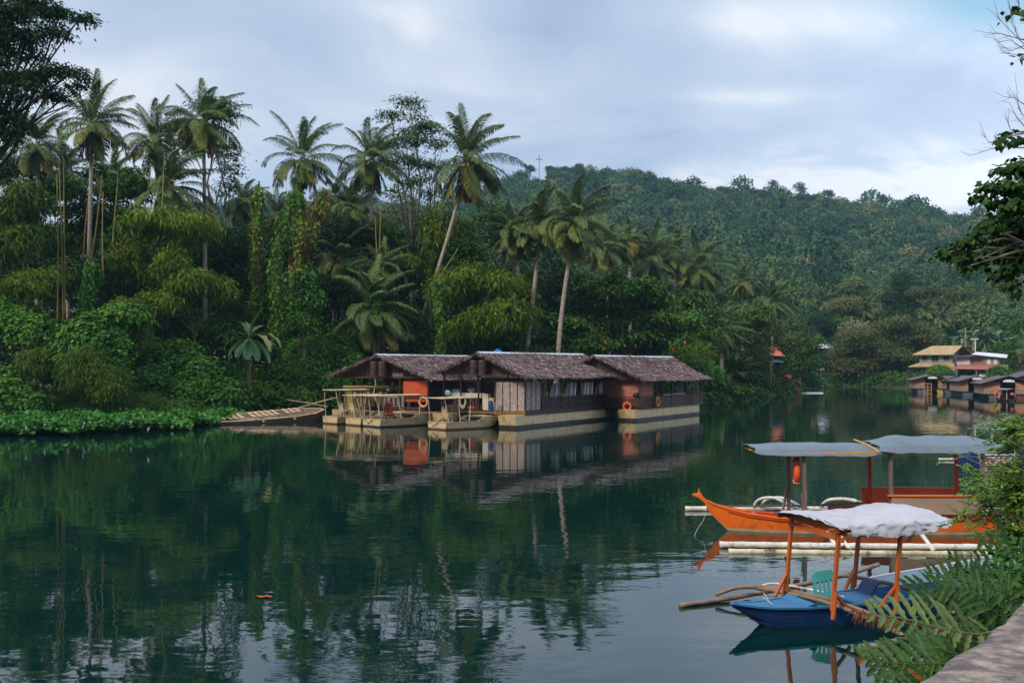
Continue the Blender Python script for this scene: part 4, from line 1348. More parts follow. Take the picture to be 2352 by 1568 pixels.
def thatch_roof(root, x0e, x1e, x0r, x1r, yR, yL, yr, zR, zL, zr, n=9000, seed=1):
    """Gable roof of palm thatch; ridge from (x0r) to (x1r) at y=yr, z=zr; eaves at yR/zR and yL/zL."""
    rg = np.random.default_rng(seed)
    mb = MB()
    mb.tt = .2
    th = .09
    sag = .07
    for (ye, ze) in ((yR, zR), (yL, zL)):
        rows = []
        for i in range(9):
            u = i / 8
            r = []
            for j in range(15):
                v = j / 14
                xe = x0e + (x1e - x0e) * v
                xr = x0r + (x1r - x0r) * v
                r.append((xe + (xr - xe) * u, ye + (yr - ye) * u, ze + (zr - ze) * u - sag * math.sin(u * math.pi) + .03 * math.sin(v * 9 + u * 4)))
            rows.append(r)
        mb.grid(rows, thick=(0, 0, -th))
    ro = mb.build('roof', M['thatch'], root)
    lf = LF(seed + 3)
    for (ye, ze, sg) in ((yR, zR, -1), (yL, zL, 1)):
        k = n // 2
        u = 1 - rg.random(k)
        u = np.concatenate([u, np.abs(rg.normal(size=k // 7)) * .015])
        v = rg.random(len(u)) * 1.01 - .005
        xe = x0e + (x1e - x0e) * v
        xr = x0r + (x1r - x0r) * v
        P = np.stack([xe + (xr - xe) * u, ye + (yr - ye) * u, ze + (zr - ze) * u - sag * np.sin(u * np.pi) + .03 * np.sin(v * 9 + u * 4) + .012 + .03 * rg.random(len(u))], 1)
        down = np.array([0, ye - yr, ze - zr]) / math.hypot(ye - yr, ze - zr)
        D = unit(down + np.stack([rg.normal(size=len(u)) * .75, np.zeros(len(u)), rg.random(len(u)) * .12], 1))
        nrm = np.array([0, sg * (zr - ze), abs(ye - yr)])
        nrm = nrm / np.linalg.norm(nrm)
        N = unit(nrm + rg.normal(size=P.shape) * .28)
        row = np.floor(u * 16) % 2 * .07
        t = np.clip(.42 + .2 * rg.normal(size=len(u)) + row, 0, 1)
        lf.leaves(P, D, N, .28 + .3 * rg.random(len(u)), .035 + .05 * rg.random(len(u)), t, droop=.06)
    # ragged gable edge at the front
    for (ye, ze) in ((yR, zR), (yL, zL)):
        u = rg.random(500)
        P = np.stack([x0e + (x0r - x0e) * u - .02, ye + (yr - ye) * u, ze + (zr - ze) * u - .04 * rg.random(500)], 1)
        D = unit(np.array([-.45, (ye - yr) * .1, -.5]) + rg.normal(size=P.shape) * .3)
        lf.leaves(P, D, unit(rg.normal(size=P.shape)), .16 + .14 * rg.random(500), .04, np.clip(.5 + .25 * rg.normal(size=500), 0, 1))
    lf.build('thatch', M['thatch'], ro, world=False)
    c = MB()
    c.grid([[(x0r - .05, yr - .22, zr - .055), (x0r - .05, yr, zr + .05), (x0r - .05, yr + .22, zr - .055)],
            [((x0r + x1r) / 2, yr - .22, zr - .07), ((x0r + x1r) / 2, yr, zr + .035), ((x0r + x1r) / 2, yr + .22, zr - .07)],
            [(x1r + .05, yr - .22, zr - .055), (x1r + .05, yr, zr + .05), (x1r + .05, yr + .22, zr - .055)]], thick=(0, 0, -.02))
    c.build('ridge_cap', M['ridge'], ro)
    return ro


def lattice(mb, p0, px_, pz, w, h, step=.16, bar=.022, poly=None):
    """Diagonal lattice in the plane spanned by px_ (unit) and z, from p0; poly(u) gives the height limit at u."""
    p0, px_ = Vector(p0), Vector(px_)
    n = int((w + h) / step)
    for i in range(n):
        for sg in (1, -1):
            a = i * step - (h if sg == 1 else 0)
            pts = []
            for k in range(25):
                z = h * k / 24
                u = a + z if sg == 1 else i * step - z
                if 0 <= u <= w and (poly is None or z <= poly(u)):
                    pts.append((u, z))
            if len(pts) > 1:
                q = [p0 + px_ * u + Vector((0, 0, z)) for u, z in (pts[0], pts[-1])]
                mb.bar(q[0], q[1], bar, bar)


def rest_base(name, label, ox, oy, rot, L, Wd, px_w, hz=.82):
    root = thing(name, label, 'houseboat', (ox, oy, 0), R(rot))
    for y0 in (0, Wd - px_w):
        for s in (1,):
            g, b = MB(), MB()
            hw = px_w / 2
            yc = y0 + hw
            # pontoon with raked bow
            secs = [(-.25, .95), (.4, 1), (L * .5, .98), (L - .3, .96), (L, .9)]
            rows_t, rows = [], []
            for x, k in secs:
                w = hw * k
                zt = hz - (.02 if x > 0 else 0)
                rb = .0 if x > 0 else .12
                rows.append([(x + rb * 1.2, yc - w, .2), (x, yc - w, zt), (x, yc + w, zt), (x + rb * 1.2, yc + w, .2)])
                rows_t.append([(x + rb * 1.2 + .05, yc - w + .03, -.3), (x + rb * 1.2 - .02, yc - w - .015, .2), (x + rb * 1.2 - .02, yc + w + .015, .2), (x + rb * 1.2 + .05, yc + w - .03, -.3)])
            g.grid(rows)
            g.add([rows[0][0], rows[0][1], rows[0][2], rows[0][3]], [(0, 1, 2, 3)])
            g.add([rows[-1][0], rows[-1][1], rows[-1][2], rows[-1][3]], [(3, 2, 1, 0)])
            b.grid(rows_t)
            b.add(rows_t[0], [(0, 1, 2, 3)])
            b.add(rows_t[-1], [(3, 2, 1, 0)])
            po = g.build('pontoon', M['tan'], root)
            b.build('waterline_band', M['slime'], po)
    return root


def post(root, x, y, z0, z1, w=.09, mt='wood_dark'):
    m = MB()
    m.bx(x - w / 2, x + w / 2, y - w / 2, y + w / 2, z0, z1)
    return m.build('post', M[mt], root)


def gable(root, x, yR, yL, yr, zR, zL, zr, zlow, slats=True, mt='wood_red'):
    m = MB()
    k = .10
    z = zlow
    while z < zr - .25:
        # horizontal board spans between the slopes
        fr = (z + .08 - zR) / (zr - zR)
        fl = (z + .08 - zL) / (zr - zL)
        ya = yR + (yr - yR) * max(0, fr) + .12
        yb = yL + (yr - yL) * max(0, fl) - .12
        if yb > ya: m.bx(x + .0, x + .03, ya, yb, z, z + .085)
        z += .1
    m.build('gable', M[mt], root)
    t = MB()
    t.bar((x - .03, yR, zR - .06), (x - .03, yr, zr - .1), .06, .12, up=(1, 0, 0))
    t.bar((x - .03, yL, zL - .06), (x - .03, yr, zr - .1), .06, .12, up=(1, 0, 0))
    t.build('gable_trim', M['wood_dark'], root)


def tanks(root, x, y, z0, z1, r=.29, d=.66):
    for k in range(2):
        m = MB()
        yy = y + (k - .5) * d
        m.tube([(x, yy, z0), (x, yy, z0 + .02), (x, yy, z1 - .05), (x, yy, z1)], [r * .97, r, r, r * .9], 16)
        for zz in (z0 + (z1 - z0) * .33, z0 + (z1 - z0) * .67):
            m.tube([(x + r * 1.015 * math.cos(a), yy + r * 1.015 * math.sin(a), zz) for a in [i * math.pi / 8 for i in range(16)]], .012, 4, closed=True)
        m.build('water_tank', M['tank'], root, smooth=False)
    m = MB()
    for yy in (y - d, y + d):
        m.bar((x - .3, yy, z0 - .05), (x - .3, yy, z0 + .45), .035)
    m.bar((x - .3, y - d, z0 + .45), (x - .3, y + d, z0 + .45), .035)
    m.bar((x - .3, y - d, z0 - .03), (x - .3, y + d, z0 - .03), .06)
    m.build('tank_rack', M['wood_dark'], root)


def railing(root, pts, z0, z1, step=.16, mt='iron', bars=(0, 1), r=.018, name='railing'):
    m = MB()
    for a, b in zip(pts[:-1], pts[1:]):
        a, b = Vector((*a, 0)), Vector((*b, 0))
        for k in bars:
            z = z0 + (z1 - z0) * k
            m.bar(a + Vector((0, 0, z)), b + Vector((0, 0, z)), r * 2.2, r * 2.2)
        n = max(1, int((b - a).length / step))
        for i in range(n + 1):
            p = a.lerp(b, i / n)
            m.bar(p + Vector((0, 0, z0)), p + Vector((0, 0, z1)), r * (2 if i % 6 == 0 else 1))
    return m.build(name, M[mt], root)


def fret(mb, x, y0, y1, z0, z1, n):
    """Row of turned-looking balusters cut from board: waisted shapes."""
    for i in range(n):
        yc = y0 + (y1 - y0) * (i + .5) / n
        w = (y1 - y0) / n * .42
        h = z1 - z0
        prof = [(0, .8), (.12, .9), (.22, .35), (.38, .95), (.5, .4), (.62, .95), (.78, .35), (.88, .9), (1, .8)]
        L_ = [(x, yc - w * q, z0 + h * p) for p, q in prof]
        R_ = [(x, yc + w * q, z0 + h * p) for p, q in reversed(prof)]
        for (a, b), (c, d) in zip(zip(L_[:-1], L_[1:]), zip(R_[::-1][:-1], R_[::-1][1:])):
            mb.prism([a, c, d, b], (.025, 0, 0))


# ------------------------------------------------ middle floating restaurant (white-covered chairs)
RZ = 58.0
A2 = rest_base('floating_restaurant', 'middle floating restaurant with woven front panels and rows of white covered chairs', .356, 63.0, RZ, 14.0, 6.5, 1.35)
thatch_roof(A2, -.1, 13.2, .0, 14.3, -.8, 6.5, 3.0, 3.24, 3.48, 4.83, 11000, 1)
m = MB(); m.bx(.9, 13.9, .06, 6.44, .84, 1.0); m.build('deck', M['wood_dark'], A2)
m = MB(); m.bx(.86, .90, -.03, 2.3, .78, 1.06); m.bx(.86, .9, 2.3, 4.4, .84, .98); m.build('front_board', mat('ochre_board', (.22, .115, .03), .6, (.15, .07, .025), 3), A2)
m = MB(); m.bx(.9, 13.9, -.05, -.01, .78, 1.12); m.build('side_board', M['wood_dark'], A2)
for i in range(4):     # woven panels on the front corner
    m = MB(); m.bx(.91, .94, .04 + i * .56, .56 + i * .56, 1.0, 2.92); m.build('woven_panel', M['woven'], A2)
for i in range(3):
    m = MB(); m.bx(.96 + i * .62, 1.53 + i * .62, -.035, -.005, 1.12, 2.92); m.build('woven_panel', M['woven'], A2)
m = MB()
for i in range(5): m.bx(.885, .915, -.01 + i * .56, .05 + i * .56, 1.0, 2.95)
for i in range(4): m.bx(.92 + i * .62, .98 + i * .62, -.055, -.03, 1.1, 2.95)
m.build('panel_frame', M['wood_red'], A2)
for x, y in [(.95, .0), (.95, 2.35), (.95, 3.6), (.95, 5.0), (.95, 6.4), (2.9, -.02), (5.6, -.02), (8.3, -.02), (11.0, -.02), (13.8, -.02), (13.8, 3.2), (13.8, 6.4), (5, 6.4), (9, 6.4), (5.5, 3.2), (9.5, 3.2)]:
    post(A2, x, y, 1.0, 3.22 if y < 1 else 3.4)
gable(A2, .55, -.7, 6.4, 3.0, 3.3, 3.5, 4.8, 3.28)
tanks(A2, .05, 3.0, 3.38, 4.3)
m = MB()                                   # carved frieze under the gable
for a, b_ in ((2.4, 4.9), (.1, 2.2), (5.0, 6.4)):
    m.bx(.90, .94, a, b_, 3.19, 3.24)
    m.bx(.90, .94, a, b_, 2.92, 2.96)
    n = int((b_ - a) / .3)
    for i in range(n):
        yc = a + (b_ - a) * (i + .5) / n
        m.tube([(.92, yc + .11 * math.cos(t), 3.07 + .10 * math.sin(t)) for t in [k * math.pi / 5 for k in range(10)]], .014, 4, closed=True)
        m.bar((.92, yc - .14, 2.96), (.92, yc + .14, 3.19), .022)
m.build('carved_frieze', M['wood_red'], A2)
m = MB(); m.bx(2.9, 13.8, .0, .03, 1.1, 1.84); m.build('side_panel', mat('black_brown_board', (.018, .011, .010), .6, (.010, .007, .007), 2), A2)
railing(A2, [(2.9, -.08), (13.8, -.08)], 1.12, 1.9, 1.1, 'wood_dark', (0, .28, .5, 1), .03)
railing(A2, [(10.6, -.28), (13.7, -.28), (13.9, -.28)], .9, 1.95, .9, 'iron', (0, .5, 1), .02)
m = MB(); m.bx(2.9, 13.8, -.02, .05, 2.92, 3.0); m.bx(.9, .97, -.02, 6.5, 2.9, 2.98); m.bx(2.9, 13.8, 6.3, 6.36, 1.0, 1.8); m.build('beam', M['wood_dark'], A2)
m = MB(); m.bx(6.2, 13.6, 6.1, 6.15, 1.0, 2.3); m.bx(5.2, 5.25, 2.4, 6.3, 1.0, 3.1); m.build('inner_wall', M['wood_dark'], A2)
m = MB()                                    # white tiled counter of the open kitchen
m.bx(1.2, 1.5, 3.4, 6.1, 1.84, 2.14)
m.bx(1.1, 1.5, 2.95, 3.4, 1.05, 2.12)
m.build('counter', M['cream'], A2)
m = MB(); m.bx(1.12, 1.55, 2.4, 2.92, 1.05, 1.85); m.build('side_counter', M['tan2'], A2)
m = MB(); fret(m, 1.0, 3.5, 5.6, 1.38, 1.80, 9); m.bx(.98, 1.04, 3.4, 6.2, 1.80, 1.85); m.bx(.98, 1.04, 3.4, 6.2, 1.30, 1.36); m.build('baluster_rail', M['wood_red'], A2)
m = MB(); m.bx(.97, 1.0, 3.4, 6.3, .9, 1.28); m.build('lower_panel', M['wood_dark'], A2)
m = MB(); m.bx(.94, .97, 3.9, 4.5, 1.16, 1.24); m.build('red_plate', M['orangewall'], A2)
m = MB()                                    # shelves with kitchen things in the dark
for k, z in enumerate((1.35, 1.75, 2.2)):
    m.bx(2.2, 2.6, 1.3, 2.2, z, z + .03)
for k in range(7):
    m.bar((2.0, 3.2 + k * .35, 2.75), (2.0, 3.3 + k * .35, 3.0), .02)
m.build('shelf', M['iron'], A2)
m = MB()
for (x, y, z, w, h) in [(1.4, 1.9, 1.86, .25, .16), (2.3, 1.8, 1.78, .2, .14), (1.9, 2.0, 1.4, .25, .22), (2.3, 1.5, 2.25, .18, .16)]:
    m.bx(x, x + w, y, y + w, z, z + h)
m.build('kitchen_box', M['cream'], A2)


# things standing in and on the middle restaurant
def at(root, x, y, z):
    return frame(root) @ Vector((x, y, z))


def life_ring(label, root, x, y, z, rot, mt, r=.31, rr=.085, tilt=0.0, world=None, flat=1.0):
    p = Vector(world) if world else at(root, x, y, z)
    t = thing('life_ring', label, 'life ring', p, R(rot), 'life rings on the floating restaurants' if root is not None else None)
    m = MB()
    m.tube([(0, r * math.cos(a) * flat, r * math.sin(a)) for a in [i * math.pi / 12 for i in range(24)]], rr, 8, closed=True)
    m.build('ring', M[mt], t, smooth=True)
    for k in range(4):
        m = MB()
        a = math.pi / 4 + k * math.pi / 2
        c = Vector((0, r * math.cos(a) * flat, r * math.sin(a)))
        u = Vector((0, math.cos(a), math.sin(a)))
        m.tube([c + (u * math.cos(b) + Vector((1, 0, 0)) * math.sin(b)) * rr * 1.06 for b in [j * math.pi / 4 for j in range(8)]], .014, 4, closed=True)
        m.build('lashing', M['rope'], t)
    m = MB()
    m.bar((0, 0, r + rr * .6), (0, .02, r + .28), .012)
    m.build('hanger', M['rope'], t)
    return t


def rope_coil(label, p, rot, w=.17, h=.32, n=9, seed=0):
    t = thing('rope_coil', label, 'rope', p, R(rot))
    rr = random.Random(seed)
    for k in range(n):
        m = MB()
        a0 = rr.uniform(-.3, .3)
        ww, hh = w * rr.uniform(.75, 1.1), h * rr.uniform(.8, 1.12)
        m.tube([(rr.uniform(-.02, .02) + .02 * (k - n / 2) * .4, ww * math.cos(a) + a0 * .06, -hh + hh * math.sin(a)) for a in [i * math.pi / 9 for i in range(18)]], .021, 5, closed=True)
        m.build('loop', M['rope'], t, smooth=True)
    return t


rope_coil('pale rope coiled over the rail behind the right tow boat canopy', at(A2, .78, 4.75, 1.98), RZ, .24, .40, 9, 1)
rope_coil('grey rope hanging at the stern rail of the middle floating restaurant', at(A2, 13.9, -.35, 1.95), RZ + 60, .20, .42, 9, 2)
life_ring('orange life ring beside the rope at the far corner of the middle floating restaurant', A2, 14.15, -.5, 1.55, RZ + 50, 'float_o', .28)

cov = mat('chair_cover', (.88, .86, .84), .9, (.80, .77, .76), 2, bump=.4, bscale=4)


def covered_chair(p, rot, label):
    t = thing('covered_chair', label, 'chair', p, R(rot), 'white covered chairs in the middle floating restaurant')
    m = MB()
    rows = []
    for i in range(7):
        s = i / 6
        w = .25 + .02 * math.sin(s * 6) - .16 * max(0, s - .7) * 3 * .5
        rows.append([(-.16 - .34 * s + .02 * math.sin(j * 1.7), -w + 2 * w * j / 6, .42 + .78 * s + (.05 * (j / 6 - .5) if i == 6 else 0)) for j in range(7)])
    m.grid(rows, thick=(-.05, 0, 0))
    m.build('back_cover', cov, t)
    m = MB()
    rows = []
    for i in range(4):
        s = i / 3
        w = .23 + .04 * s
        rows.append([(math.copysign(1, math.cos(a)) * min(1, abs(math.cos(a)) * 1.35) * w, math.copysign(1, math.sin(a)) * min(1, abs(math.sin(a)) * 1.35) * w * (1 + .04 * math.sin(a * 7)), .45 - .45 * s) for a in [k * math.pi / 10 for k in range(21)]])
    m.grid(rows)
    m.bx(-.23, .23, -.23, .23, .43, .47)
    m.build('seat_cover', cov, t)
    return t


c0 = None
cr = random.Random(6)
for i, (x, y) in enumerate([(4.9, .34), (5.8, .5), (6.9, .32), (7.45, .34), (8.8, .32), (9.4, .34), (10.0, .32), (11.6, .34), (12.3, .32), (13.0, .34), (6.4, 2.2), (9.2, 2.4), (11.0, 2.2)]):
    lab = 'white covered chair behind the dark side rail of the middle floating restaurant' if y < 1 else 'white covered chair in the second row inside the middle floating restaurant'
    p = at(A2, x, y, 1.12)
    rz = RZ + 180 + cr.uniform(-8, 8) if i % 2 == 0 else RZ + 180 + cr.uniform(-10, 10)
    if i == 0:
        c0 = covered_chair(p, rz, lab)
        c0.scale = (1, 1, 1.38)
        continue
    r = c0.copy(); COL.objects.link(r)
    r.location = p; r.rotation_euler = (0, 0, R(rz)); r['label'] = lab
    for ch in list(c0.children):
        d = ch.copy(); COL.objects.link(d); d.parent = r


def skin_figure(name, parent, chains, radii, mt, rootkey):
    """Body as one surface: named joints joined by edges, thickness per joint, grown with a Skin modifier."""
    keys = list(radii.keys())
    vs = [radii[k][0] for k in keys]
    es = []
    for ch in chains:
        for a, b in zip(ch[:-1], ch[1:]): es.append((keys.index(a), keys.index(b)))
    me = bpy.data.meshes.new(name)
    me.from_pydata(vs, es, [])
    me.materials.append(mt)
    o = bpy.data.objects.new(name, me)
    COL.objects.link(o)
    o.parent = parent
    o.modifiers.new('skin', 'SKIN')
    if not me.skin_vertices: me.attributes  # layer is made with the modifier below
    bm_ = None
    import bmesh
    b = bmesh.new(); b.from_mesh(me)
    lay = b.verts.layers.skin.verify()
    b.verts.ensure_lookup_table()
    for i, k in enumerate(keys):
        r = radii[k][1]
        b.verts[i][lay].radius = (r, r) if not hasattr(r, '__len__') else r
        b.verts[i][lay].use_root = (k == rootkey)
    b.to_mesh(me); b.free()
    s = o.modifiers.new('sub', 'SUBSURF'); s.levels = 1; s.render_levels = 2
    o.modifiers['skin'].use_smooth_shade = True
    return o


def person(label, p, rot, shirt, lean=.12, arms='counter', group=None):
    """Standing figure facing local -x ... +x is its back; hands forward and low."""
    t = thing('person', label, 'person', p, R(rot), group)
    f = -lean
    J = {'pelvis': ((0, 0, .92), (.14, .12)), 'waist': ((f * .3, 0, 1.06), (.125, .11)), 'chest': ((f * .8, 0, 1.28), (.15, .12)), 'neck': ((f * 1.1, 0, 1.47), .055), 'head0': ((f * 1.5, 0, 1.56), .075),
         'head1': ((f * 1.9 - .01, 0, 1.65), .095), 'head2': ((f * 1.9, 0, 1.74), .07)}
    ch = [['pelvis', 'waist', 'chest', 'neck', 'head0', 'head1', 'head2']]
    for sg, s in ((-1, 'r'), (1, 'l')):
        J['sh' + s] = ((f * .9, sg * .19, 1.38), .062)
        J['el' + s] = ((f * .9 - .10, sg * .25, 1.12), .045)
        J['wr' + s] = ((f * .9 - .32, sg * .18, 1.05), .030)
        J['ha' + s] = ((f * .9 - .41, sg * .16, 1.04), .034)
        J['hi' + s] = ((0, sg * .09, .88), .10)
        J['kn' + s] = ((-.02, sg * .10, .50), .062)
        J['an' + s] = ((.03, sg * .10, .09), .042)
        J['to' + s] = ((-.14, sg * .11, .04), .036)
        ch += [['chest', 'sh' + s, 'el' + s, 'wr' + s, 'ha' + s], ['pelvis', 'hi' + s, 'kn' + s, 'an' + s, 'to' + s]]
        for q in range(4):
            k = 'f%d%s' % (q, s)
            J[k] = ((f * .9 - .50, sg * .16 + (q - 1.5) * .022, 1.02), .009)
            ch.append(['ha' + s, k])
        J['th' + s] = ((f * .9 - .44, sg * .16 - sg * .06, 1.03), .010)
        ch.append(['ha' + s, 'th' + s])
    skin_figure('body', t, ch, J, M['skin'], 'pelvis')
    # shirt: short-sleeved shell over trunk and upper arms; trousers over hips and legs
    m = MB()
    m.tube([(0, 0, .86), (f * .3, 0, 1.05), (f * .75, 0, 1.27), (f * .95, 0, 1.40), (f * 1.05, 0, 1.455)], [.165, .16, .185, .16, .075], 14)
    for sg in (-1, 1):
        m.tube([(f * .9, sg * .13, 1.40), (f * .9, sg * .20, 1.38), (f * .9 - .05, sg * .235, 1.24)], [.085, .088, .075], 10)
    m.build('shirt', shirt, t, smooth=True)
    m = MB()
    for sg in (-1, 1):
        m.tube([(0, sg * .075, .95), (-.01, sg * .09, .75), (-.02, sg * .10, .5), (.02, sg * .10, .15)], [.125, .11, .085, .07], 10)
    m.build('trousers', M['black'], t, smooth=True)
    m = MB()
    hx = f * 1.9
    sphere(m, (hx + .02, 0, 1.70), .112, 12, 8, (.95, .85, 1.0))
    m.build('hair', M['hair'], t, smooth=True)
    m = MB()
    sphere(m, (hx - .105, 0, 1.645), .016, 6, 5, (1.2, .8, 1.3))
    for sg in (-1, 1):
        sphere(m, (hx - .092, sg * .034, 1.668), .012, 6, 5)
    m.bar((hx - .10, -.022, 1.605), (hx - .10, .022, 1.605), .008)
    m.build('face', M['skin'], t)
    m = MB()
    for sg in (-1, 1): sphere(m, (hx + .01, sg * .098, 1.655), .026, 6, 5, (.7, .4, 1.1))
    m.build('ear', M['skin'], t)
    return t


person('person in a white shirt bending over the kitchen counter of the middle floating restaurant', at(A2, 1.95, 4.75, 1.0), RZ, M['shirt'], .18)
person('dim figure in a blue top beyond the kitchen of the middle floating restaurant', at(A2, 3.0, 3.35, 1.0), RZ + 15, mat('dusky_top', (.05, .06, .09), .9), .06)


def drum(label, p, mt, r=.17, h=.5, name='drum', cat='drum'):
    t = thing(name, label, cat, p)
    m = MB(); m.tube([(0, 0, 0), (0, 0, .03), (0, 0, h * .3), (0, 0, h * .33), (0, 0, h * .66), (0, 0, h * .7), (0, 0, h)], [r * .95, r, r, r * 1.05, r * 1.05, r, r * .93], 16)
    m.build('body', M[mt], t, smooth=False)
    m = MB(); m.tube([(0, 0, h), (0, 0, h + .05)], [r * .7, r * .62], 14)
    m.build('lid', M['black'], t)
    return t


drum('dark blue plastic drum beside the kitchen counter', at(A2, 1.15, 2.75, 1.0), 'bluep', .19, .62)
drum('small orange container behind the blue drum', at(A2, 1.5, 2.12, 1.0), 'orangep', .13, .5)
t = thing('storage_box', 'light blue storage box on the white kitchen counter', 'box', at(A2, 1.35, 5.6, 2.14), R(RZ))
m = MB(); m.bx(-.14, .14, -.28, .28, 0, .2); m.build('tub', mat('pale_blue_plastic', (.10, .30, .48), .4), t)
m = MB(); m.bx(-.16, .16, -.3, .3, .2, .24); m.build('lid', mat('blue_lid', (.06, .20, .42), .4), t)
t = thing('washbasin', 'pale green basin hung on the rail left of the coiled rope', 'basin', at(A2, .85, 5.95, 2.02), R(RZ))
m = MB(); m.tube([(0, 0, .12), (-.05, 0, .08), (-.14, 0, .06)], [.26, .24, .16], 16); m.build('bowl', mat('pale_green_enamel', (.35, .50, .45), .4), t, smooth=True)
t = thing('grey_rack', 'small grey metal rack standing by the kitchen doorway', 'rack', at(A2, .75, 1.95, .85), R(RZ))
m = MB()
for y in (-.22, .22):
    m.bar((0, y, .25), (-.12, y, .75), .03)
    m.bar((0, y, 0), (0, y * .7, .3), .02)
for k in range(4): m.bar((-.04 * k, -.22, .3 + k * .14), (-.04 * k, .22, .3 + k * .14), .03)
m.build('frame', mat('grey_metal', (.34, .33, .32), .5), t)

# ------------------------------------------------ right floating restaurant
A3 = rest_base('floating_restaurant', 'right floating restaurant with salmon pink corner wall and slatted side rail', 8.87, 71.3, RZ, 12.2, 6.6, 1.4)
thatch_roof(A3, -.1, 12.4, .0, 14.3, -.8, 7.2, 3.4, 2.95, 3.1, 4.70, 9500, 5)
m = MB(); m.bx(.5, 12.3, .06, 6.6, .84, 1.0); m.build('deck', M['wood_dark'], A3)
m = MB(); m.bx(.46, 12.6, -.06, -.01, .80, .98); m.build('side_board', M['wood_dark'], A3)
for x, y in [(.55, .0), (.55, 6.5), (.55, 3.2), (3.4, -.02), (6.3, -.02), (9.2, -.02), (12.2, -.02), (12.2, 3.3), (12.2, 6.5), (6, 6.5)]:
    post(A3, x, y, 1.0, 3.0)
m = MB(); m.bx(.95, 1.0, .3, 5.9, 1.0, 3.0); m.bx(1.0, 3.6, .3, .35, 1.0, 2.95); m.build('salmon_wall', M['salmon'], A3)
m = MB(); m.bx(5.5, 5.55, 1.2, 4.5, 1.0, 2.85); m.bx(5.5, 8.5, 5.4, 5.45, 1.0, 2.9); m.build('orange_wall', M['orangewall'], A3)
m = MB(); m.bx(1.8, 4.4, 6.0, 6.05, 1.0, 2.9); m.bx(9.5, 11, 6.2, 6.25, 1, 2.4); m.build('back_wall', M['wood_dark'], A3)
gable(A3, .45, -.7, 7.1, 3.4, 3.0, 3.1, 4.65, 2.95)
for x in (8.8, 12.0):
    m = MB()
    lattice(m, (x, .12, 1.75), (0, 1, 0), 0, .42, 1.1, .09, .018)
    m.bx(x - .02, x + .02, .1, .13, 1.7, 2.88); m.bx(x - .02, x + .02, .53, .56, 1.7, 2.88)
    m.build('white_lattice', M['white'], A3)
m = MB()
x = .5
while x < 12.5:
    m.bx(x, x + .17, -.03, -.005, 1.0, 1.62); x += .19
y = .0
while y < 5.5:
    m.bx(.44, .47, y, y + .17, 1.0, 1.6); y += .19
m.build('slat_rail', M['wood_red'], A3)
m = MB(); m.bx(.4, 12.6, -.05, .0, 1.66, 1.72); m.bx(.4, .46, -.05, 5.6, 1.66, 1.72); m.bx(4.2, 12.6, -.12, -.06, 1.84, 1.88); m.build('rail_cap', M['wood_dark'], A3)
m = MB(); m.bx(4.6, 9.0, -.02, .12, 1.73, 1.77); m.build('white_sill', M['cream'], A3)
railing(A3, [(.36, -.14), (3.2, -.14)], .98, 1.78, .3, 'iron', (0, 1), .014)
for xx in (3.6, 10.2):
    m = MB()
    for s in (-.14, .14): m.bar((xx + s, -.13, .85), (xx + s, -.13, 2.0), .035)
    for k in range(5): m.bar((xx - .14, -.13, .95 + k * .22), (xx + .14, -.13, .95 + k * .22), .03)
    m.build('ladder', M['iron'], A3)
m = MB()
for k in range(4):
    m.bx(4.8 + k * 1.7, 5.9 + k * 1.7, 1.4, 2.2, 1.68, 1.73)
    for dx in (0.05, 1.0): m.bx(4.8 + k * 1.7 + dx, 4.86 + k * 1.7 + dx, 1.45, 2.1, 1.0, 1.68)
m.build('table', M['wood_dark'], A3)
life_ring('red orange life ring hung by a rope triangle on the right floating restaurant front', A3, .12, .8, 1.02, RZ + 5, 'float_o', .27)
life_ring('amber life ring on the side rail of the right floating restaurant', A3, 3.1, -.25, 1.30, RZ + 95, 'float_y', .32)
t = thing('grill', 'black domed grill on the corner deck of the right floating restaurant', 'grill', at(A3, .75, .35, 1.0), R(RZ))
m = MB(); sphere(m, (0, 0, .82), .28, 12, 8, (1, 1, .7)); m.build('bowl', M['black'], t, smooth=True)
m = MB()
for k in range(3):
    a = k * 2.1; m.bar((math.cos(a) * .3, math.sin(a) * .3, 0), (math.cos(a) * .15, math.sin(a) * .15, .7), .03)
m.build('stand', M['iron'], t)
for k, (dx, dy, dz) in enumerate([(0, 0, 0), (.05, .3, 0), (.1, .12, .22), (.0, .55, .0)]):
    t = thing('life_vest', 'orange life vest in the pile at the corner rail of the right floating restaurant', 'life vest', at(A3, .6 + dx, .55 + dy, 1.05 + dz), R(RZ + 10 * k), 'life vests piled at the corner rail')
    m = MB(); m.bx(-.06, .06, -.14, .0, 0, .4); m.bx(-.06, .06, .02, .15, 0, .4); m.build('foam', M['float_o'], t, bevel=.03)
    m = MB(); m.bx(-.065, .065, -.145, .155, .18, .21); m.build('belt', M['black'], t)

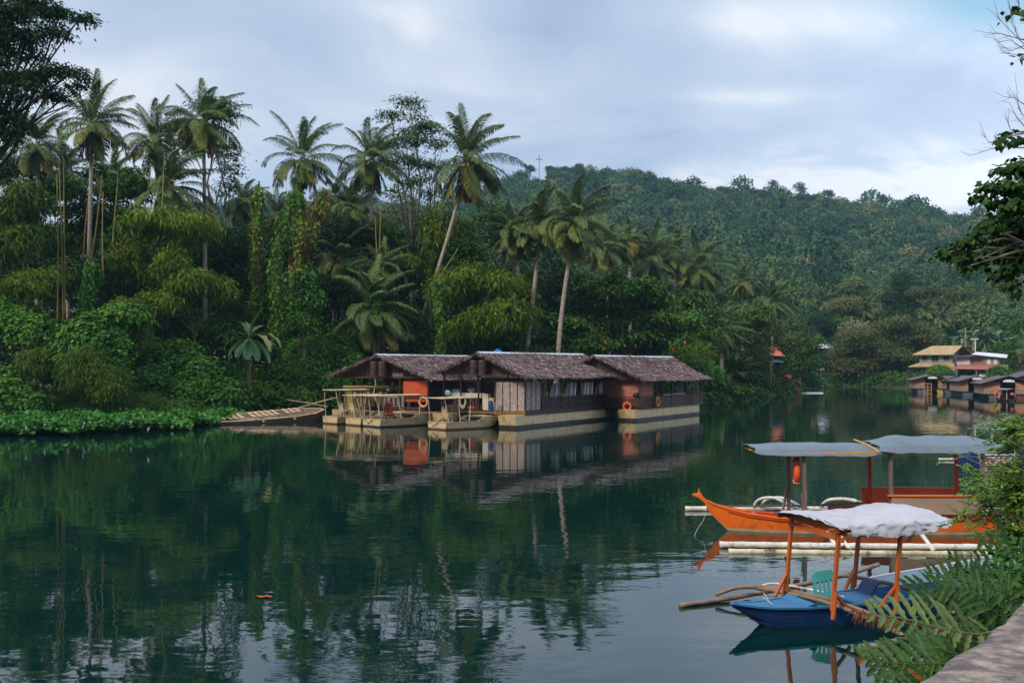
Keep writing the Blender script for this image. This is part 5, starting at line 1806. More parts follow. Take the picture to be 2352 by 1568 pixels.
# ------------------------------------------------ left floating restaurant
R1 = 63.2
A1 = rest_base('floating_restaurant', 'left floating restaurant with lattice gable and bright orange wall', -6.02, 68.45, R1, 13.0, 7.6, 1.4)
thatch_roof(A1, -.1, 12.6, .05, 13.2, -.8, 7.95, 3.95, 3.02, 3.24, 4.75, 9500, 9)
m = MB(); m.bx(.5, 12.8, .06, 7.5, .84, 1.0); m.build('deck', M['wood_dark'], A1)
for x, y in [(.55, .0), (.55, 2.3), (.55, 4.4), (.55, 5.5), (.55, 7.4), (4, 7.4), (8, 7.4), (12.6, 7.4), (12.6, 0), (6, .0), (3, 4)]:
    post(A1, x, y, 1.0, 3.1)
m = MB(); m.bx(.72, .76, .05, 2.15, 1.45, 2.92); m.build('orange_wall', M['orangewall'], A1)
m = MB(); m.bx(.8, 8, -.0, .04, 1.0, 3.0); m.bx(5.5, 5.55, 2.4, 7.0, 1.0, 3.0); m.bx(4, 12.4, 7.3, 7.35, 1.0, 1.9); m.build('inner_wall', M['wood_dark'], A1)
m = MB()
lattice(m, (.5, -.5, 3.15), (0, 1, 0), 0, 8.2, 1.5, .17, .026, poly=lambda u: (1.5 * min(u / 4.2, (8.2 - u) / 4.1)) - .06)
m.bx(.48, .52, -.7, 7.8, 3.06, 3.14)
m.build('lattice_gable', M['wood_red'], A1)
m = MB()
m.bar((.42, -.8, 2.98), (.42, 3.95, 4.66), .06, .12, up=(1, 0, 0)); m.bar((.42, 7.95, 3.18), (.42, 3.95, 4.66), .06, .12, up=(1, 0, 0))
m.build('gable_trim', M['wood_dark'], A1)
m = MB(); m.bx(.56, .58, 2.05, 3.0, 3.18, 3.42); m.build('white_board', M['white'], A1)
tanks(A1, .0, 3.75, 3.25, 4.25, .30, .70)
m = MB(); m.bx(.55, .62, .0, 5.6, 1.82, 1.90); m.bx(.55, .62, 0, 5.6, 1.0, 1.08); m.build('rail', M['wood_red'], A1)
m = MB(); fret(m, .56, 1.9, 3.8, 1.1, 1.82, 5); m.build('baluster_rail', mat('grey_carved_wood', (.22, .19, .17), .7, (.12, .09, .08), 4), A1)
railing(A1, [(.5, .0), (.5, 1.9)], 1.0, 1.86, .42, 'wood_red', (0, 1), .025, name='front_rail')
m = MB()                                                       # kitchen shelves and pots
for z in (2.1, 2.5): m.bx(1.6, 2.0, 3.6, 6.6, z, z + .04)
for k in range(8): m.bar((1.8, 3.6 + k * .42, 1.0), (1.8, 3.6 + k * .42, 2.7), .03)
m.build('kitchen_rack', M['iron'], A1)
kr = random.Random(9)
for k in range(9):
    m = MB()
    y = 3.7 + k * .33
    z = 2.15 if k % 2 else 2.55
    s = kr.uniform(.08, .14)
    if k % 3 == 0: sphere(m, (1.7, y, z + s), s, 8, 6)
    else: m.bx(1.6, 1.6 + s * 2, y - s, y + s, z, z + s * 1.5)
    m.build('pot', M[['cream', 'white', 'rust'][k % 3]], A1)
m = MB(); m.bx(.9, 1.4, 2.3, 3.3, 1.72, 1.80); m.build('white_table', M['white'], A1)
m = MB(); m.bx(.95, 1.35, 2.35, 3.3, 1.0, 1.70); m.build('blue_cabinet', mat('dark_blue_cabinet', (.02, .035, .07), .6), A1)
drum('narrow blue drum behind the rail of the left floating restaurant', at(A1, .85, 1.75, 1.0), 'bluep', .12, .6)
life_ring('faded tan life ring on the right end rail of the left floating restaurant', A1, .35, .25, 1.45, R1, 'float_p', .31, .09)
for lab, a_, b_ in (('mooring line from the right tow boat bow to the middle floating restaurant', at(A2, -.2, .6, .75), Vector((-1.35, 64.9, .75))), ('slack mooring line between the left restaurant deck and the tow boats', at(A1, .4, 2.0, .9), Vector((-6.2, 67.2, .8)))):
    m = MB(); m.tube([a_.lerp(b_, k / 8) - Vector((0, 0, .28 * math.sin(math.pi * k / 8))) for k in range(9)], .016, 5)
    tag(m.build('mooring_line', M['rope']), lab, 'rope')
m = MB(); m.tube([at(A1, .45, 4.35, 3.0) + Vector((0, 0, -k * .2)) + Vector((.06 * math.sin(k), 0, 0)) for k in range(9)], .022, 6)
o = m.build('hanging_hose', M['white'], smooth=True); tag(o, 'white hose hanging from the eave beside the left restaurant post', 'hose')

# blue tent top behind the ridge
t = thing('tent', 'small blue tent top peeking over the middle roof ridge', 'tent', W(1143, 812, 84) - Vector((0, 0, 3.2)))
m = MB(); m.add([(-1.0, -1, 3.0), (1.0, -1, 3.0), (1.0, 1, 3.0), (-1.0, 1, 3.0), (0, 0, 3.62)], [(0, 1, 4), (1, 2, 4), (2, 3, 4), (3, 0, 4)]); m.build('canopy', mat('blue_tarp', (.03, .15, .50), .5), t)
m = MB()
for x in (-.95, .95):
    for y in (-.95, .95): m.bar((x, y, -2.2), (x, y, 3.0), .05)
m.build('frame', M['iron'], t)

# ---------------------------------------------------------------- tan tow boats
def chair_frame(t, x, y, z, mt='tan2', face=0, vest=False):
    m = MB()
    for dx in (-.2, .2):
        for dy in (-.2, .2): m.bar((x + dx, y + dy, z), (x + dx, y + dy, z + .42), .045)
    m.bx(x - .24, x + .24, y - .24, y + .24, z + .40, z + .44)
    m.build('seat', M[mt], t)
    m = MB()
    m.bar((x - .22, y - .22, z + .44), (x - .3, y - .22, z + 1.02), .04)
    m.bar((x - .22, y + .22, z + .44), (x - .3, y + .22, z + 1.02), .04)
    m.add([(x - .22, y - .22, z + .5), (x - .22, y + .22, z + .5), (x - .30, y + .22, z + 1.02), (x - .30, y - .22, z + 1.02), (x - .25, y - .22, z + .5), (x - .25, y + .22, z + .5), (x - .33, y + .22, z + 1.02), (x - .33, y - .22, z + 1.02)],
          [(0, 1, 2, 3), (7, 6, 5, 4), (0, 4, 5, 1), (1, 5, 6, 2), (2, 6, 7, 3), (3, 7, 4, 0)])
    m.build('seat_back', M[mt], t)


def towboat(label, ox, oy, rot, L, Wd, band, canopy, engine=True, seat=(1.2, 0), cz=2.0, top=.50):
    """Punt-shaped push boat: flat stern, raised box bow, canopy on slanted pipes. Local x towards the bow, y=0 centreline."""
    rt = R(rot)
    root = thing('tow_boat', label, 'boat', (ox - math.sin(rt) * Wd / 2, oy + math.cos(rt) * Wd / 2, 0), rt)
    h = Wd / 2
    secs = [(0, h * .95, top, h * .82, -.1), (.5, h, top, h * .88, -.14), (1.6, h, top + .01, h * .9, -.15), (2.4, h, top + .02, h * .88, -.13), (2.95, h * .98, top + .27, h * .84, -.08),
            (3.6, h * .93, top + .29, h * .72, -.02), (4.3 * L / 5, h * .80, top + .28, h * .5, .10), (L, h * .42, top + .26, h * .12, .52)]
    loft_hull(root, secs, .10, M['tan'], M[band], floor=.12, mt_in=M['tan2'], thick=.05, flare=.8)
    d = MB()
    d.grid([[(x, -w + .03, z - .015), (x, w - .03, z - .015)] for x, w, z in [(2.95, h * .98, top + .27), (3.6, h * .93, top + .29), (4.3 * L / 5, h * .8, top + .28), (L, h * .42, top + .26)]], thick=(0, 0, -.03))
    d.grid([[(0.02, -h * .93, top - .015), (.02, h * .93, top - .015)], [(.62, -h * .97, top - .015), (.62, h * .97, top - .015)]], thick=(0, 0, -.03))
    d.build('deck', M['tan2'], root)
    if engine:
        e = MB()
        e.bx(1.5, 2.1, -.25, .2, .15, .5); e.tube([(1.6, 0, .45), (1.7, 0, .75)], .09, 8); e.bar((1.0, .1, .55), (2.3, .1, .45), .05); e.tube([(2.0, .28, .4), (2.06, .28, .4)], .2, 12)
        e.bar((.25, -.1, .62), (1.5, 0, .5), .05); e.bar((-.35, -.12, .2), (.3, -.1, .64), .05)
        e.build('engine', M['iron'], root)
    chair_frame(root, seat[0], seat[1], top - .06 if seat[0] < .6 else .2 + .2)
    x0, x1, y0, y1 = canopy
    for x, xb in ((x0 + .1, x0 + .35), ((x0 + x1) / 2 - .1, (x0 + x1) / 2), (x1 - .3, x1 - .55)):
        for y, yb in ((y0 + .08, -h + .05), (y1 - .08, h - .05)):
            m = MB(); m.bar((x, y, cz), (max(xb, .06), yb, top - .02), .04); m.build('canopy_pole', M['tan2'], root)
    m = MB()
    m.grid([[(x0 + (x1 - x0) * i / 6, y0 + (y1 - y0) * j / 4, cz + .05 - .05 * abs(j - 2) / 2 + .015 * math.sin(i * 2.1 + j)) for j in range(5)] for i in range(7)], thick=(0, 0, -.025))
    for y in (y0, y1): m.bar((x0, y, cz), (x1, y, cz), .05)
    for x in (x0, x1): m.bar((x, y0, cz), (x, y1, cz), .05)
    m.build('canopy', M['tan2'], root)
    return root


TB = towboat('tan tow boat with grey waterline and an orange life vest over its seat', -8.36, 64.0, 42, 5.2, 2.2, 'slime', (-.35, 3.6, -.9, .9), seat=(1.5, -.25), cz=2.02)
towboat('tan tow boat with a red-brown waterline squeezed between two others', -9.86, 65.6, 42, 4.8, 2.0, 'rust', (-.3, 1.9, -.8, .8), engine=False, seat=(.35, .25), cz=2.0)
towboat('leftmost tan tow boat with a red-brown waterline', -11.7, 67.3, 42, 4.8, 2.0, 'rust', (-.1, 2.7, -.8, .8), engine=False, seat=(1.3, .2), cz=2.3)
TD = towboat('tan tow boat with flat canopy in front of the middle floating restaurant', -3.98, 61.3, 40, 4.8, 2.1, 'rust', (-.15, 2.3, -.95, .95), seat=(.9, .1), cz=1.95, top=.46)
t = thing('life_vest', 'orange life vest draped over the seat of the middle tow boat', 'life vest', frame(TB) @ Vector((1.08, -.42, .80)), R(42 + 205))
t.scale = (1.25, 1.25, 1.25)
m = MB()
for s in (-1, 1):
    m.grid([[(.03 + .05 * math.sin(j * 1.05) + .03 * (i / 6), s * (.04 + .17 * j / 3), .62 - .62 * i / 6) for j in range(4)] for i in range(7)], thick=(-.07, 0, 0))
m.build('foam', M['float_o'], t)
m = MB()
for z in (.12, .28, .45): m.bx(-.06, .13, -.23, .23, z, z + .03)
m.build('belt', M['black'], t)

# yellow slatted cabin boat behind the leftmost tow boats
t = thing('yellow_cabin', 'yellow slatted cabin with carved window panels behind the leftmost tow boats', 'cabin', (-11.9, 71.4, 0), R(10))
m = MB(); m.bx(-.2, 4.2, -.4, 2.0, -.1, .75); m.build('float', M['slime'], t)
m = MB()
for k in range(9):
    z = .95 + k * .15
    for a, b_ in ((0, .45), (1.05, 1.4), (3.1, 4.0)):
        m.bx(a, b_, -.02 - .03 * (k % 2) * 0, .02, z, z + .12)
m.bx(0, 4.0, -.01, .03, .75, .95)
m.bx(0, .03, 0, 1.8, .75, 2.3); m.bx(3.97, 4.0, 0, 1.8, .75, 2.3)
m.build('slat_wall', M['yellow'], t)
for a, b_ in ((.45, 1.05), (1.4, 3.1)):
    m = MB()
    m.bx(a, b_, -.03, .0, .98, 2.25)
    m.build('carved_window', mat('carved_dark_panel', (.05, .035, .025), .7, (.16, .12, .03), 6), t)
    m = MB()
    for k in range(int((b_ - a) / .42)):
        c = a + .22 + k * .44
        m.prism([(c - .12, -.05, 2.1), (c + .12, -.05, 2.1), (c, -.05, 1.55)], (0, .02, 0))
    m.build('inlay', M['yellow'], t)
m = MB(); m.bx(-.15, 4.15, -.25, 1.9, 2.42, 2.52); m.bx(-.1, 4.1, -.1, -.06, 2.28, 2.42); m.build('roof', M['yellow'], t)
m = MB()
for x in (.05, 1.4, 3.1, 3.95): m.bx(x - .03, x + .03, -.045, .03, .75, 2.42)
m.build('frame', M['wood_dark'], t)

# ---------------------------------------------------------------- old wooden boats by the hyacinth
oldw = mat('weathered_wood', (.36, .26, .19), .85, (.17, .12, .09), 4, (1, 4, 4), bump=.5, stain=(.34, .30, .27), sscale=2, sthr=.6)
slat = mat('pale_slats', (.66, .46, .28), .8, (.33, .21, .13), 5, bump=.3)
a, b_ = WZ(483, 968, .2), WZ(735, 957, .2)
a = Vector((-20.8, 67.5, 0)); b_ = Vector((-14.0, 73.5, 0))
an = math.atan2(b_.y - a.y, b_.x - a.x)
WB = thing('wooden_boat', 'long weathered wooden boat with pale cross slats beside the hyacinth', 'boat', a, an)
WB.rotation_euler.x = R(10)
Lw = (b_ - a).length
secs = [(-.3, .18, .30, .05, .05), (.6, .75, .30, .4, -.1), (2.0, 1.05, .36, .75, -.15), (4.5, 1.15, .46, .85, -.15), (6.5, 1.1, .56, .8, -.15), (8.0, .85, .66, .55, -.1), (Lw, .25, .78, .1, .2)]
loft_hull(WB, secs, .02, oldw, M['slime'], floor=.12, thick=.06, gun=(.12, .05), mt_gun=slat)
rr = random.Random(2)
m = MB()
for i in range(15):
    x = .8 + i * .44
    w = 1.0 - .3 * abs(i - 8) / 8
    if i in (5, 11): continue
    m.box((x, -.38 * w, .37 + .03 * i), (.24, .72 * w, .04), Matrix.Rotation(rr.uniform(-.2, .2), 3, 'Z'))
    m.box((x + .1, .42 * w, .38 + .03 * i), (.23, .66 * w, .04), Matrix.Rotation(rr.uniform(-.2, .2), 3, 'Z'))
m.build('slats', slat, WB)
for x, z in ((3.7, .30), (6.1, .40)):
    m = MB(); m.bx(x, x + .14, -1.35, -1.0, z, z + .09); m.build('beam_end', slat, WB)
for k in range(6):
    m = MB(); m.bx(.9 + k * 1.2, .97 + k * 1.2, -.9, .9, .12, .2 + .02 * k); m.build('rib', oldw, WB)
t = thing('boat_wreck', 'broken dark plank hull lying behind the slatted wooden boat', 'boat', WZ(600, 948, .3) + Vector((0, 4, -.2)), R(40))
m = MB()
m.grid([[(x, -.1 + .05 * math.sin(x), .35 + .05 * x + .3 * s) for s in (0, .5, 1)] for x in np.linspace(-2.2, 5.2, 12)], thick=(0, .08, 0))
m.grid([[(x, .9, .3 + .05 * x + .3 * s) for s in (0, .5, 1)] for x in np.linspace(-1.5, 5.0, 12)], thick=(0, .08, 0))
m.build('planking', oldw, t)
m = MB()
for k in range(9): m.bar((-1.6 + k * .75, -.15, -.1), (-1.6 + k * .75 + rr.uniform(-.1, .1), -.2, .5 + rr.uniform(0, .35)), .06)
m.build('rib', oldw, t)
for i, (x0, y0, x1, y1, Yp) in enumerate([(660, 918, 752, 934, 75), (675, 940, 775, 912, 76)]):
    m = MB(); m.tube([W(x0, y0, Yp), W((x0 + x1) / 2, (y0 + y1) / 2 - 1, Yp), W(x1, y1, Yp - 1)], [.05, .055, .04], 6)
    o = m.build('bamboo_pole', slat if i else oldw); tag(o, ['grey pole slanting down to the right over the wooden boat stern', 'yellowish pole slanting up to the right over the wooden boat stern'][i], 'pole')

# ---------------------------------------------------------------- orange outrigger boat
orange = mat('orange_paint', (.86, .16, .012), .42, (.76, .125, .012), 1.4, stain=(.45, .10, .03), sscale=2.6, sthr=.60, bump=.25, bscale=7)
redor = mat('red_orange_paint', (.52, .055, .018), .5, (.40, .045, .018), 2, stain=(.25, .05, .03), sscale=3, sthr=.66)
creamp = mat('cream_band', (.48, .38, .24), .6, (.34, .26, .16), 4)
tarp = mat('grey_blue_tarp', (.135, .175, .215), .65, (.11, .145, .18), 1.2, bump=.5, bscale=2.5, spec=.3)
oldp = mat('grey_post', (.24, .17, .145), .8, (.13, .09, .08), 5, (1, 1, .25), bump=.4)
wbam = mat('white_bamboo', (.66, .63, .58), .6, (.48, .44, .37), 5, (1, 1, 1), bump=.3, stain=(.20, .15, .07), sscale=3.5, sthr=.60)
mossy = mat('mossy_white_bamboo', (.60, .53, .38), .65, (.36, .29, .14), 3.5, bump=.4, stain=(.05, .045, .02), sscale=2.6, sthr=.55)
tanpl = mat('tan_plywood', (.38, .255, .175), .7, (.30, .20, .14), 1.6)

OR = thing('outrigger_boat', 'orange outrigger boat with blue-grey tarp canopy and white bamboo floats', 'boat', (5.22, 24.28, 0), R(-1.2))
secs = [(-.50, .035, .71, .014, .52), (-.28, .07, .61, .03, .28), (0, .13, .53, .05, .0), (.45, .26, .43, .13, -.12), (1.1, .42, .36, .29, -.18), (1.8, .53, .335, .40, -.2), (3.2, .60, .36, .48, -.2), (5.0, .60, .40, .50, -.2), (6.6, .52, .40, .40, -.18), (7.8, .34, .45, .22, -.1), (8.6, .10, .55, .03, .1)]
loft_hull(OR, secs, .065, orange, creamp, floor=.02, mt_in=redor, thick=.04, gun=(.05, .035), flare=.62)
m = MB()      # forked prow
m.prism([(-.46, -.03, .50), (-.55, -.03, .66), (-.70, -.03, .785), (-.82, -.03, .83), (-.86, -.03, .87), (-.80, -.03, .885), (-.71, -.03, .89), (-.705, -.03, .94), (-.69, -.03, 1.02), (-.66, -.03, .93), (-.60, -.03, .83), (-.50, -.03, .725), (-.40, -.03, .66)], (0, .06, 0))
m.build('prow', orange, OR, bevel=.008)
m = MB()      # side rub strake
for sg in (-1, 1):
    for a, b2 in zip(secs[2:-1], secs[3:]):
        m.bar((a[0], sg * (a[1] * 1.0 + .004), a[2] - .055), (b2[0], sg * (b2[1] + .004), b2[2] - .055), .03, .02)
m.build('rub_strake', redor, OR)
m = MB()      # fore deck with step box
m.grid([[(x, -w, z), (x, w, z)] for x, w, z in [(-.3, .05, .585), (.0, .11, .50), (.3, .2, .43), (.62, .28, .385)]], thick=(0, 0, -.03))
m.build('fore_deck', orange, OR)
m = MB(); m.grid([[(x, -w, z), (x, w, z)] for x, w, z in [(.72, .27, .30), (1.15, .38, .27), (1.5, .44, .26)]], thick=(0, 0, -.02)); m.build('bow_floor', mat('pink_worn_deck', (.42, .14, .11), .6), OR)
m = MB(); m.bx(1.45, 1.52, -.42, .42, .20, .44); m.bx(.60, .70, -.27, .27, .30, .42); m.build('bulkhead', redor, OR)
m = MB(); m.bx(1.55, 2.1, -.46, .46, .30, .37); m.build('bow_seat', mat('brown_seat', (.36, .17, .09), .7), OR)
m = MB()
for x in (2.7, 3.3): m.bx(x, x + .14, -.52, .52, .33, .36)
m.build('thwart', tanpl, OR)
m = MB(); m.grid([[(x, sg * w, z) for w, z in ((.55, .37), (.64, .50))] for x in (2.6, 3.4, 4.4, 6.4) for sg in (1,)]); m.build('splash_board', redor, OR)
# side backboards of the two long benches
m = MB(); m.add([(3.46, .52, .40), (5.9, .52, .40), (5.75, .72, .95), (3.46, .72, .97), (3.46, .56, .40), (5.9, .56, .40), (5.75, .76, .95), (3.46, .76, .97)], [(0, 1, 2, 3), (7, 6, 5, 4), (0, 4, 5, 1), (1, 5, 6, 2), (2, 6, 7, 3), (3, 7, 4, 0)]); m.build('bench_back', mat('bright_red_orange', (.70, .10, .02), .5, (.58, .08, .02), 2), OR)
m = MB(); m.bx(3.7, 5.85, -.72, -.69, .50, .92); m.build('bench_back', tanpl, OR)
m = MB(); m.bx(3.62, 5.9, -.75, -.66, .92, .955); m.build('bench_rail', orange, OR)
for x in (3.7, 4.9, 5.85):
    m = MB(); m.bar((x - .02, -.66, .93), (x + .06, -.52, .36), .05); m.build('bench_brace', oldp, OR)
for y0, y1 in ((-.66, -.36), (.3, .6)):
    m = MB(); m.bx(3.6, 5.95, y0, y1, .47, .50); m.build('bench', tanpl, OR)
for x, y, mt_ in [(1.68, -.6, oldp), (1.62, .6, oldp), (3.70, -.62, oldp), (3.62, .62, redor), (5.85, -.62, oldp), (5.75, .62, redor)]:
    m = MB(); m.bar((x + (.06 if y < 0 else 0), y * .9, .30), (x, y, 1.99 if x < 3 else 2.06), .075, .075, up=(1, 0, 0)); m.build('canopy_post', mt_, OR)
m = MB(); m.bar((1.45, .5, .35), (1.6, .58, 1.0), .05); m.bar((1.72, -.5, .33), (1.66, -.56, .95), .05); m.build('post_brace', oldp, OR)


from mathutils import noise as mnoise


def canopy_sheet(root, x0, x1, w, ze, zr, mt, name, tip=.0, rr=None, nx=22, fold=.025, endlift=0.0):
    rg_ = random.Random(rr)
    rows = []
    for i in range(nx + 1):
        u = i / nx
        x = x0 + (x1 - x0) * u
        prof = min(1, min(u, 1 - u) * 5.5) ** .7
        row = []
        for j in range(13):
            v = j / 12 * 2 - 1
            a = abs(v)
            zz_ = ze + (zr - ze) * (1 - a ** 2.2) * (.25 + .75 * prof)
            if a > .99: zz_ -= .07 + .03 * mnoise.noise(Vector((i * .35, v, rr)))
            zz_ += fold * .9 * mnoise.noise(Vector((i * .3, v * 1.5, rr + 5))) + endlift * (1 - prof) - .02 * abs(math.sin(i * math.pi / 5.5)) * (1 - a)
            row.append((x + .04 * math.sin(j * 1.2) * (1 - prof), v * w * (1 + .02 * math.sin(i * 1.9)), zz_))
        rows.append(row)
    m = MB()
    m.grid(rows, thick=(0, 0, -.012))
    return m.build(name, mt, root, smooth=False)


canopy_sheet(OR, .50, 3.62, .76, 1.94, 2.13, tarp, 'canopy', rr=3, endlift=.08)
canopy_sheet(OR, 3.40, 6.35, .80, 2.02, 2.30, tarp, 'canopy', rr=4, endlift=.05)
edge = mat('yellow_edge_wood', (.62, .33, .06), .6, (.5, .25, .05), 4)
m = MB()
for y in (-.69, .69):
    m.bar((1.2, y, 1.90), (3.7, y, 1.95), .045, .06); m.bar((3.5, y, 1.99), (6.2, y, 2.02), .045, .06)
for x in (.6, 1.7, 2.7): m.bar((x, -.72, 1.94), (x, .72, 1.94), .04)
for x in (3.7, 4.7, 5.8): m.bar((x, -.74, 2.02), (x, .74, 2.02), .04)
m.build('canopy_frame', edge, OR)
m = MB(); m.tube([(3.38, -.80, 1.96), (3.2, -.55, 2.12), (3.05, 0, 2.2)], .018, 5); m.build('canopy_hem', edge, OR)
m = MB(); m.tube([(-.1 + .12, .75, .47), (2.0, .7, .50), (4.0, .62, .62)], .022, 6); m.build('punt_pole', mat('rusty_brown_pole', (.16, .075, .045), .7), OR)


def bamboo(root, pts, r, mt, name, n=7, world=True, nodes=.55):
    P = [Vector(p) for p in pts]
    out, rad = [], []
    tot = sum((b - a).length for a, b in zip(P[:-1], P[1:]))
    k = max(6, int(tot / .14))
    # Catmull-Rom through the points
    Q = [P[0] * 2 - P[1]] + P + [P[-1] * 2 - P[-2]]
    seg = len(P) - 1
    for i in range(k + 1):
        s = i / k * seg
        j = min(int(s), seg - 1)
        f = s - j
        p0, p1, p2, p3 = Q[j], Q[j + 1], Q[j + 2], Q[j + 3]
        out.append(0.5 * ((2 * p1) + (p2 - p0) * f + (2 * p0 - 5 * p1 + 4 * p2 - p3) * f * f + (3 * p1 - p0 - 3 * p2 + p3) * f ** 3))
        rad.append(r * (1.12 if i % 4 == 0 else 1.0))
    m = MB()
    m.tube(out, rad, n)
    return m.build(name, mt, root, world=world, smooth=True)


bamboo(OR, [(4.77, 27.55, .05), (9, 27.45, .06), (13.5, 27.2, .05)], .068, wbam, 'float', 9)
bamboo(OR, [(4.55, 21.95, .065), (8, 21.75, .06), (12.5, 21.6, .06)], .072, wbam, 'float', 9)
bamboo(OR, [(4.62, 21.35, .02), (8, 21.25, .0), (12.5, 21.1, .0)], .068, mossy, 'float', 9)
for k, dx in enumerate((0, .22)):
    bamboo(OR, [(6.62 + dx * .8, 27.5, .06), (6.72 + dx, 27.3, .32), (6.95 + dx, 26.6, .47), (7.1 + dx, 25.2, .42), (7.25 + dx, 24.0, .40), (7.2 + dx, 23.0, .40), (7.05 + dx, 22.2, .22), (7.03 + dx * 1.2, 21.6, .02)], .042, wbam, 'outrigger_arm', 7)
bamboo(OR, [(8.45, 27.5, .06), (8.6, 27.2, .33), (9.0, 26.6, .42), (9.1, 25.0, .40), (9.15, 23.4, .40), (9.1, 22.4, .28), (9.05, 21.5, .02)], .046, wbam, 'outrigger_arm', 7)
bamboo(OR, [(11.4, 27.3, .06), (11.5, 26.9, .35), (11.5, 24.8, .48), (11.4, 23.2, .45), (11.2, 22.0, .2), (11.1, 21.5, .03)], .046, wbam, 'outrigger_arm', 7)
lf = LF(77)
rng = lf.rng
P = np.stack([7.08 + rng.normal(size=160) * .09, 21.5 + rng.normal(size=160) * .1, .02 + rng.random(160) * .10], 1)
lf.leaves(P, unit(rng.normal(size=P.shape) + np.array([0, 0, -.6])), unit(rng.normal(size=P.shape)), .10, .02, rng.random(160) * .4)
lf.build('lashing', M['dryvine'], OR)
# life ring seen edge-on under the canopy
life_ring('red life ring hanging edge-on under the orange boat canopy', None, 0, 0, 0, 0, 'float_o', .27, .085, world=W(1829.5, 1082, 24.0), flat=1.0).rotation_euler = (R(3), 0, R(-13))
# thin mooring line at the prow
m = MB(); p0 = frame(OR) @ Vector((-.5, -.05, .62))
m.tube([p0, p0 + Vector((-.10, -.1, -.35)), p0 + Vector((-.35, -.6, -.50)), p0 + Vector((-.45, -.8, -.62))], .006, 4)
o = m.build('mooring_line', M['rope']); tag(o, 'thin mooring line hanging from the orange boat prow', 'rope')

# ---------------------------------------------------------------- small blue outrigger boat in front
blue = mat('blue_paint', (.009, .045, .17), .5, (.007, .036, .13), 1.6, bump=.25, stain=(.012, .04, .09), sscale=3, sthr=.58)
lblue = mat('light_blue_paint', (.03, .155, .33), .6, (.025, .13, .27), 2.4, stain=(.02, .10, .28), sscale=4, sthr=.64)
obr = mat('orange_brown_post', (.50, .115, .018), .5, (.36, .075, .015), 4, (1, 1, .3))
obam = mat('old_bamboo', (.29, .20, .145), .7, (.13, .085, .06), 5, bump=.4, stain=(.12, .07, .045), sscale=5, sthr=.6)
BL = thing('outrigger_boat', 'small blue outrigger boat under a crumpled white tarp', 'boat', (3.83, 15.40, 0), R(20))
secs = [(-.50, .03, .375, .01, .315), (-.38, .07, .35, .02, .25), (-.15, .15, .32, .03, .10), (.1, .23, .30, .09, -.05), (.6, .34, .285, .20, -.15), (1.2, .40, .28, .28, -.18), (2.2, .43, .285, .32, -.18), (3.4, .40, .30, .26, -.16), (4.4, .26, .34, .1, -.1), (5.0, .06, .40, .02, .05)]
loft_hull(BL, secs, .0, blue, blue, floor=.03, mt_in=lblue, thick=.04, gun=(.06, .03), mt_gun=lblue, flare=.6)
m = MB()
m.grid([[(x, -w, z), (x, 0, z + .012), (x, w, z)] for x, w, z in [(-.56, .012, .385), (-.5, .03, .38), (-.38, .07, .36), (-.15, .15, .33), (.1, .23, .31), (.35, .28, .30), (.6, .33, .30)]], thick=(0, 0, -.02))
m.build('fore_deck', lblue, BL)
m = MB(); m.grid([[(.6, y, .31), (.72, y * 1.1, .36), (.8, y * 1.12, .30)] for y in (-.32, -.1, .1, .32)], thick=(0, 0, -.02)); m.build('coaming', lblue, BL)
m = MB(); m.bx(1.55, 2.1, -.36, .36, .25, .30); m.build('seat_box', lblue, BL, bevel=.01)
m = MB(); m.grid([[(2.05 + .2 * s, y, .30 + .22 * math.sin(s * 1.4)) for s in (0, .3, .6, .9)] for y in (-.02, .1, .2, .34)], thick=(.04, 0, 0)); m.build('blue_backrest', blue, BL)
P4 = {(0, -1): (.88, -.70), (0, 1): (1.02, .66), (1, -1): (2.02, -.72), (1, 1): (2.26, .52)}
for (i, s), (x, y) in P4.items():
    m = MB(); m.bar((x - .10, y * 1.0, .32), (x + .02, y, 1.50), .052, .052, up=(1, 0, 0)); m.build('canopy_post', obr, BL)
    m = MB(); m.bar((x - .12, y + .035 * s, .20), (x - .07, y + .035 * s, .60), .065, .035, up=(1, 0, 0)); m.build('post_foot', obr, BL)
    m = MB(); m.bar((x - .09, y, .60), (x + (.28 if i == 0 and s < 0 else -.36), y * .9, .26), .05, .035); m.build('post_brace', obr, BL)
m = MB()
m.bar((.95, -.80, 1.49), (1.06, .80, 1.53), .05, .10); m.bar((.90, -.80, 1.38), (1.02, .72, 1.42), .035, .07)
m.bar((2.12, -.80, 1.50), (2.3, .66, 1.52), .05, .08)
m.bar((.7, -.72, 1.52), (2.7, -.74, 1.50), .05, .06); m.bar((.8, .70, 1.55), (3.2, .62, 1.55), .05, .06); m.bar((1.0, 0, 1.45), (1.0, 0, 1.60), .05)
m.build('canopy_frame', obr, BL)
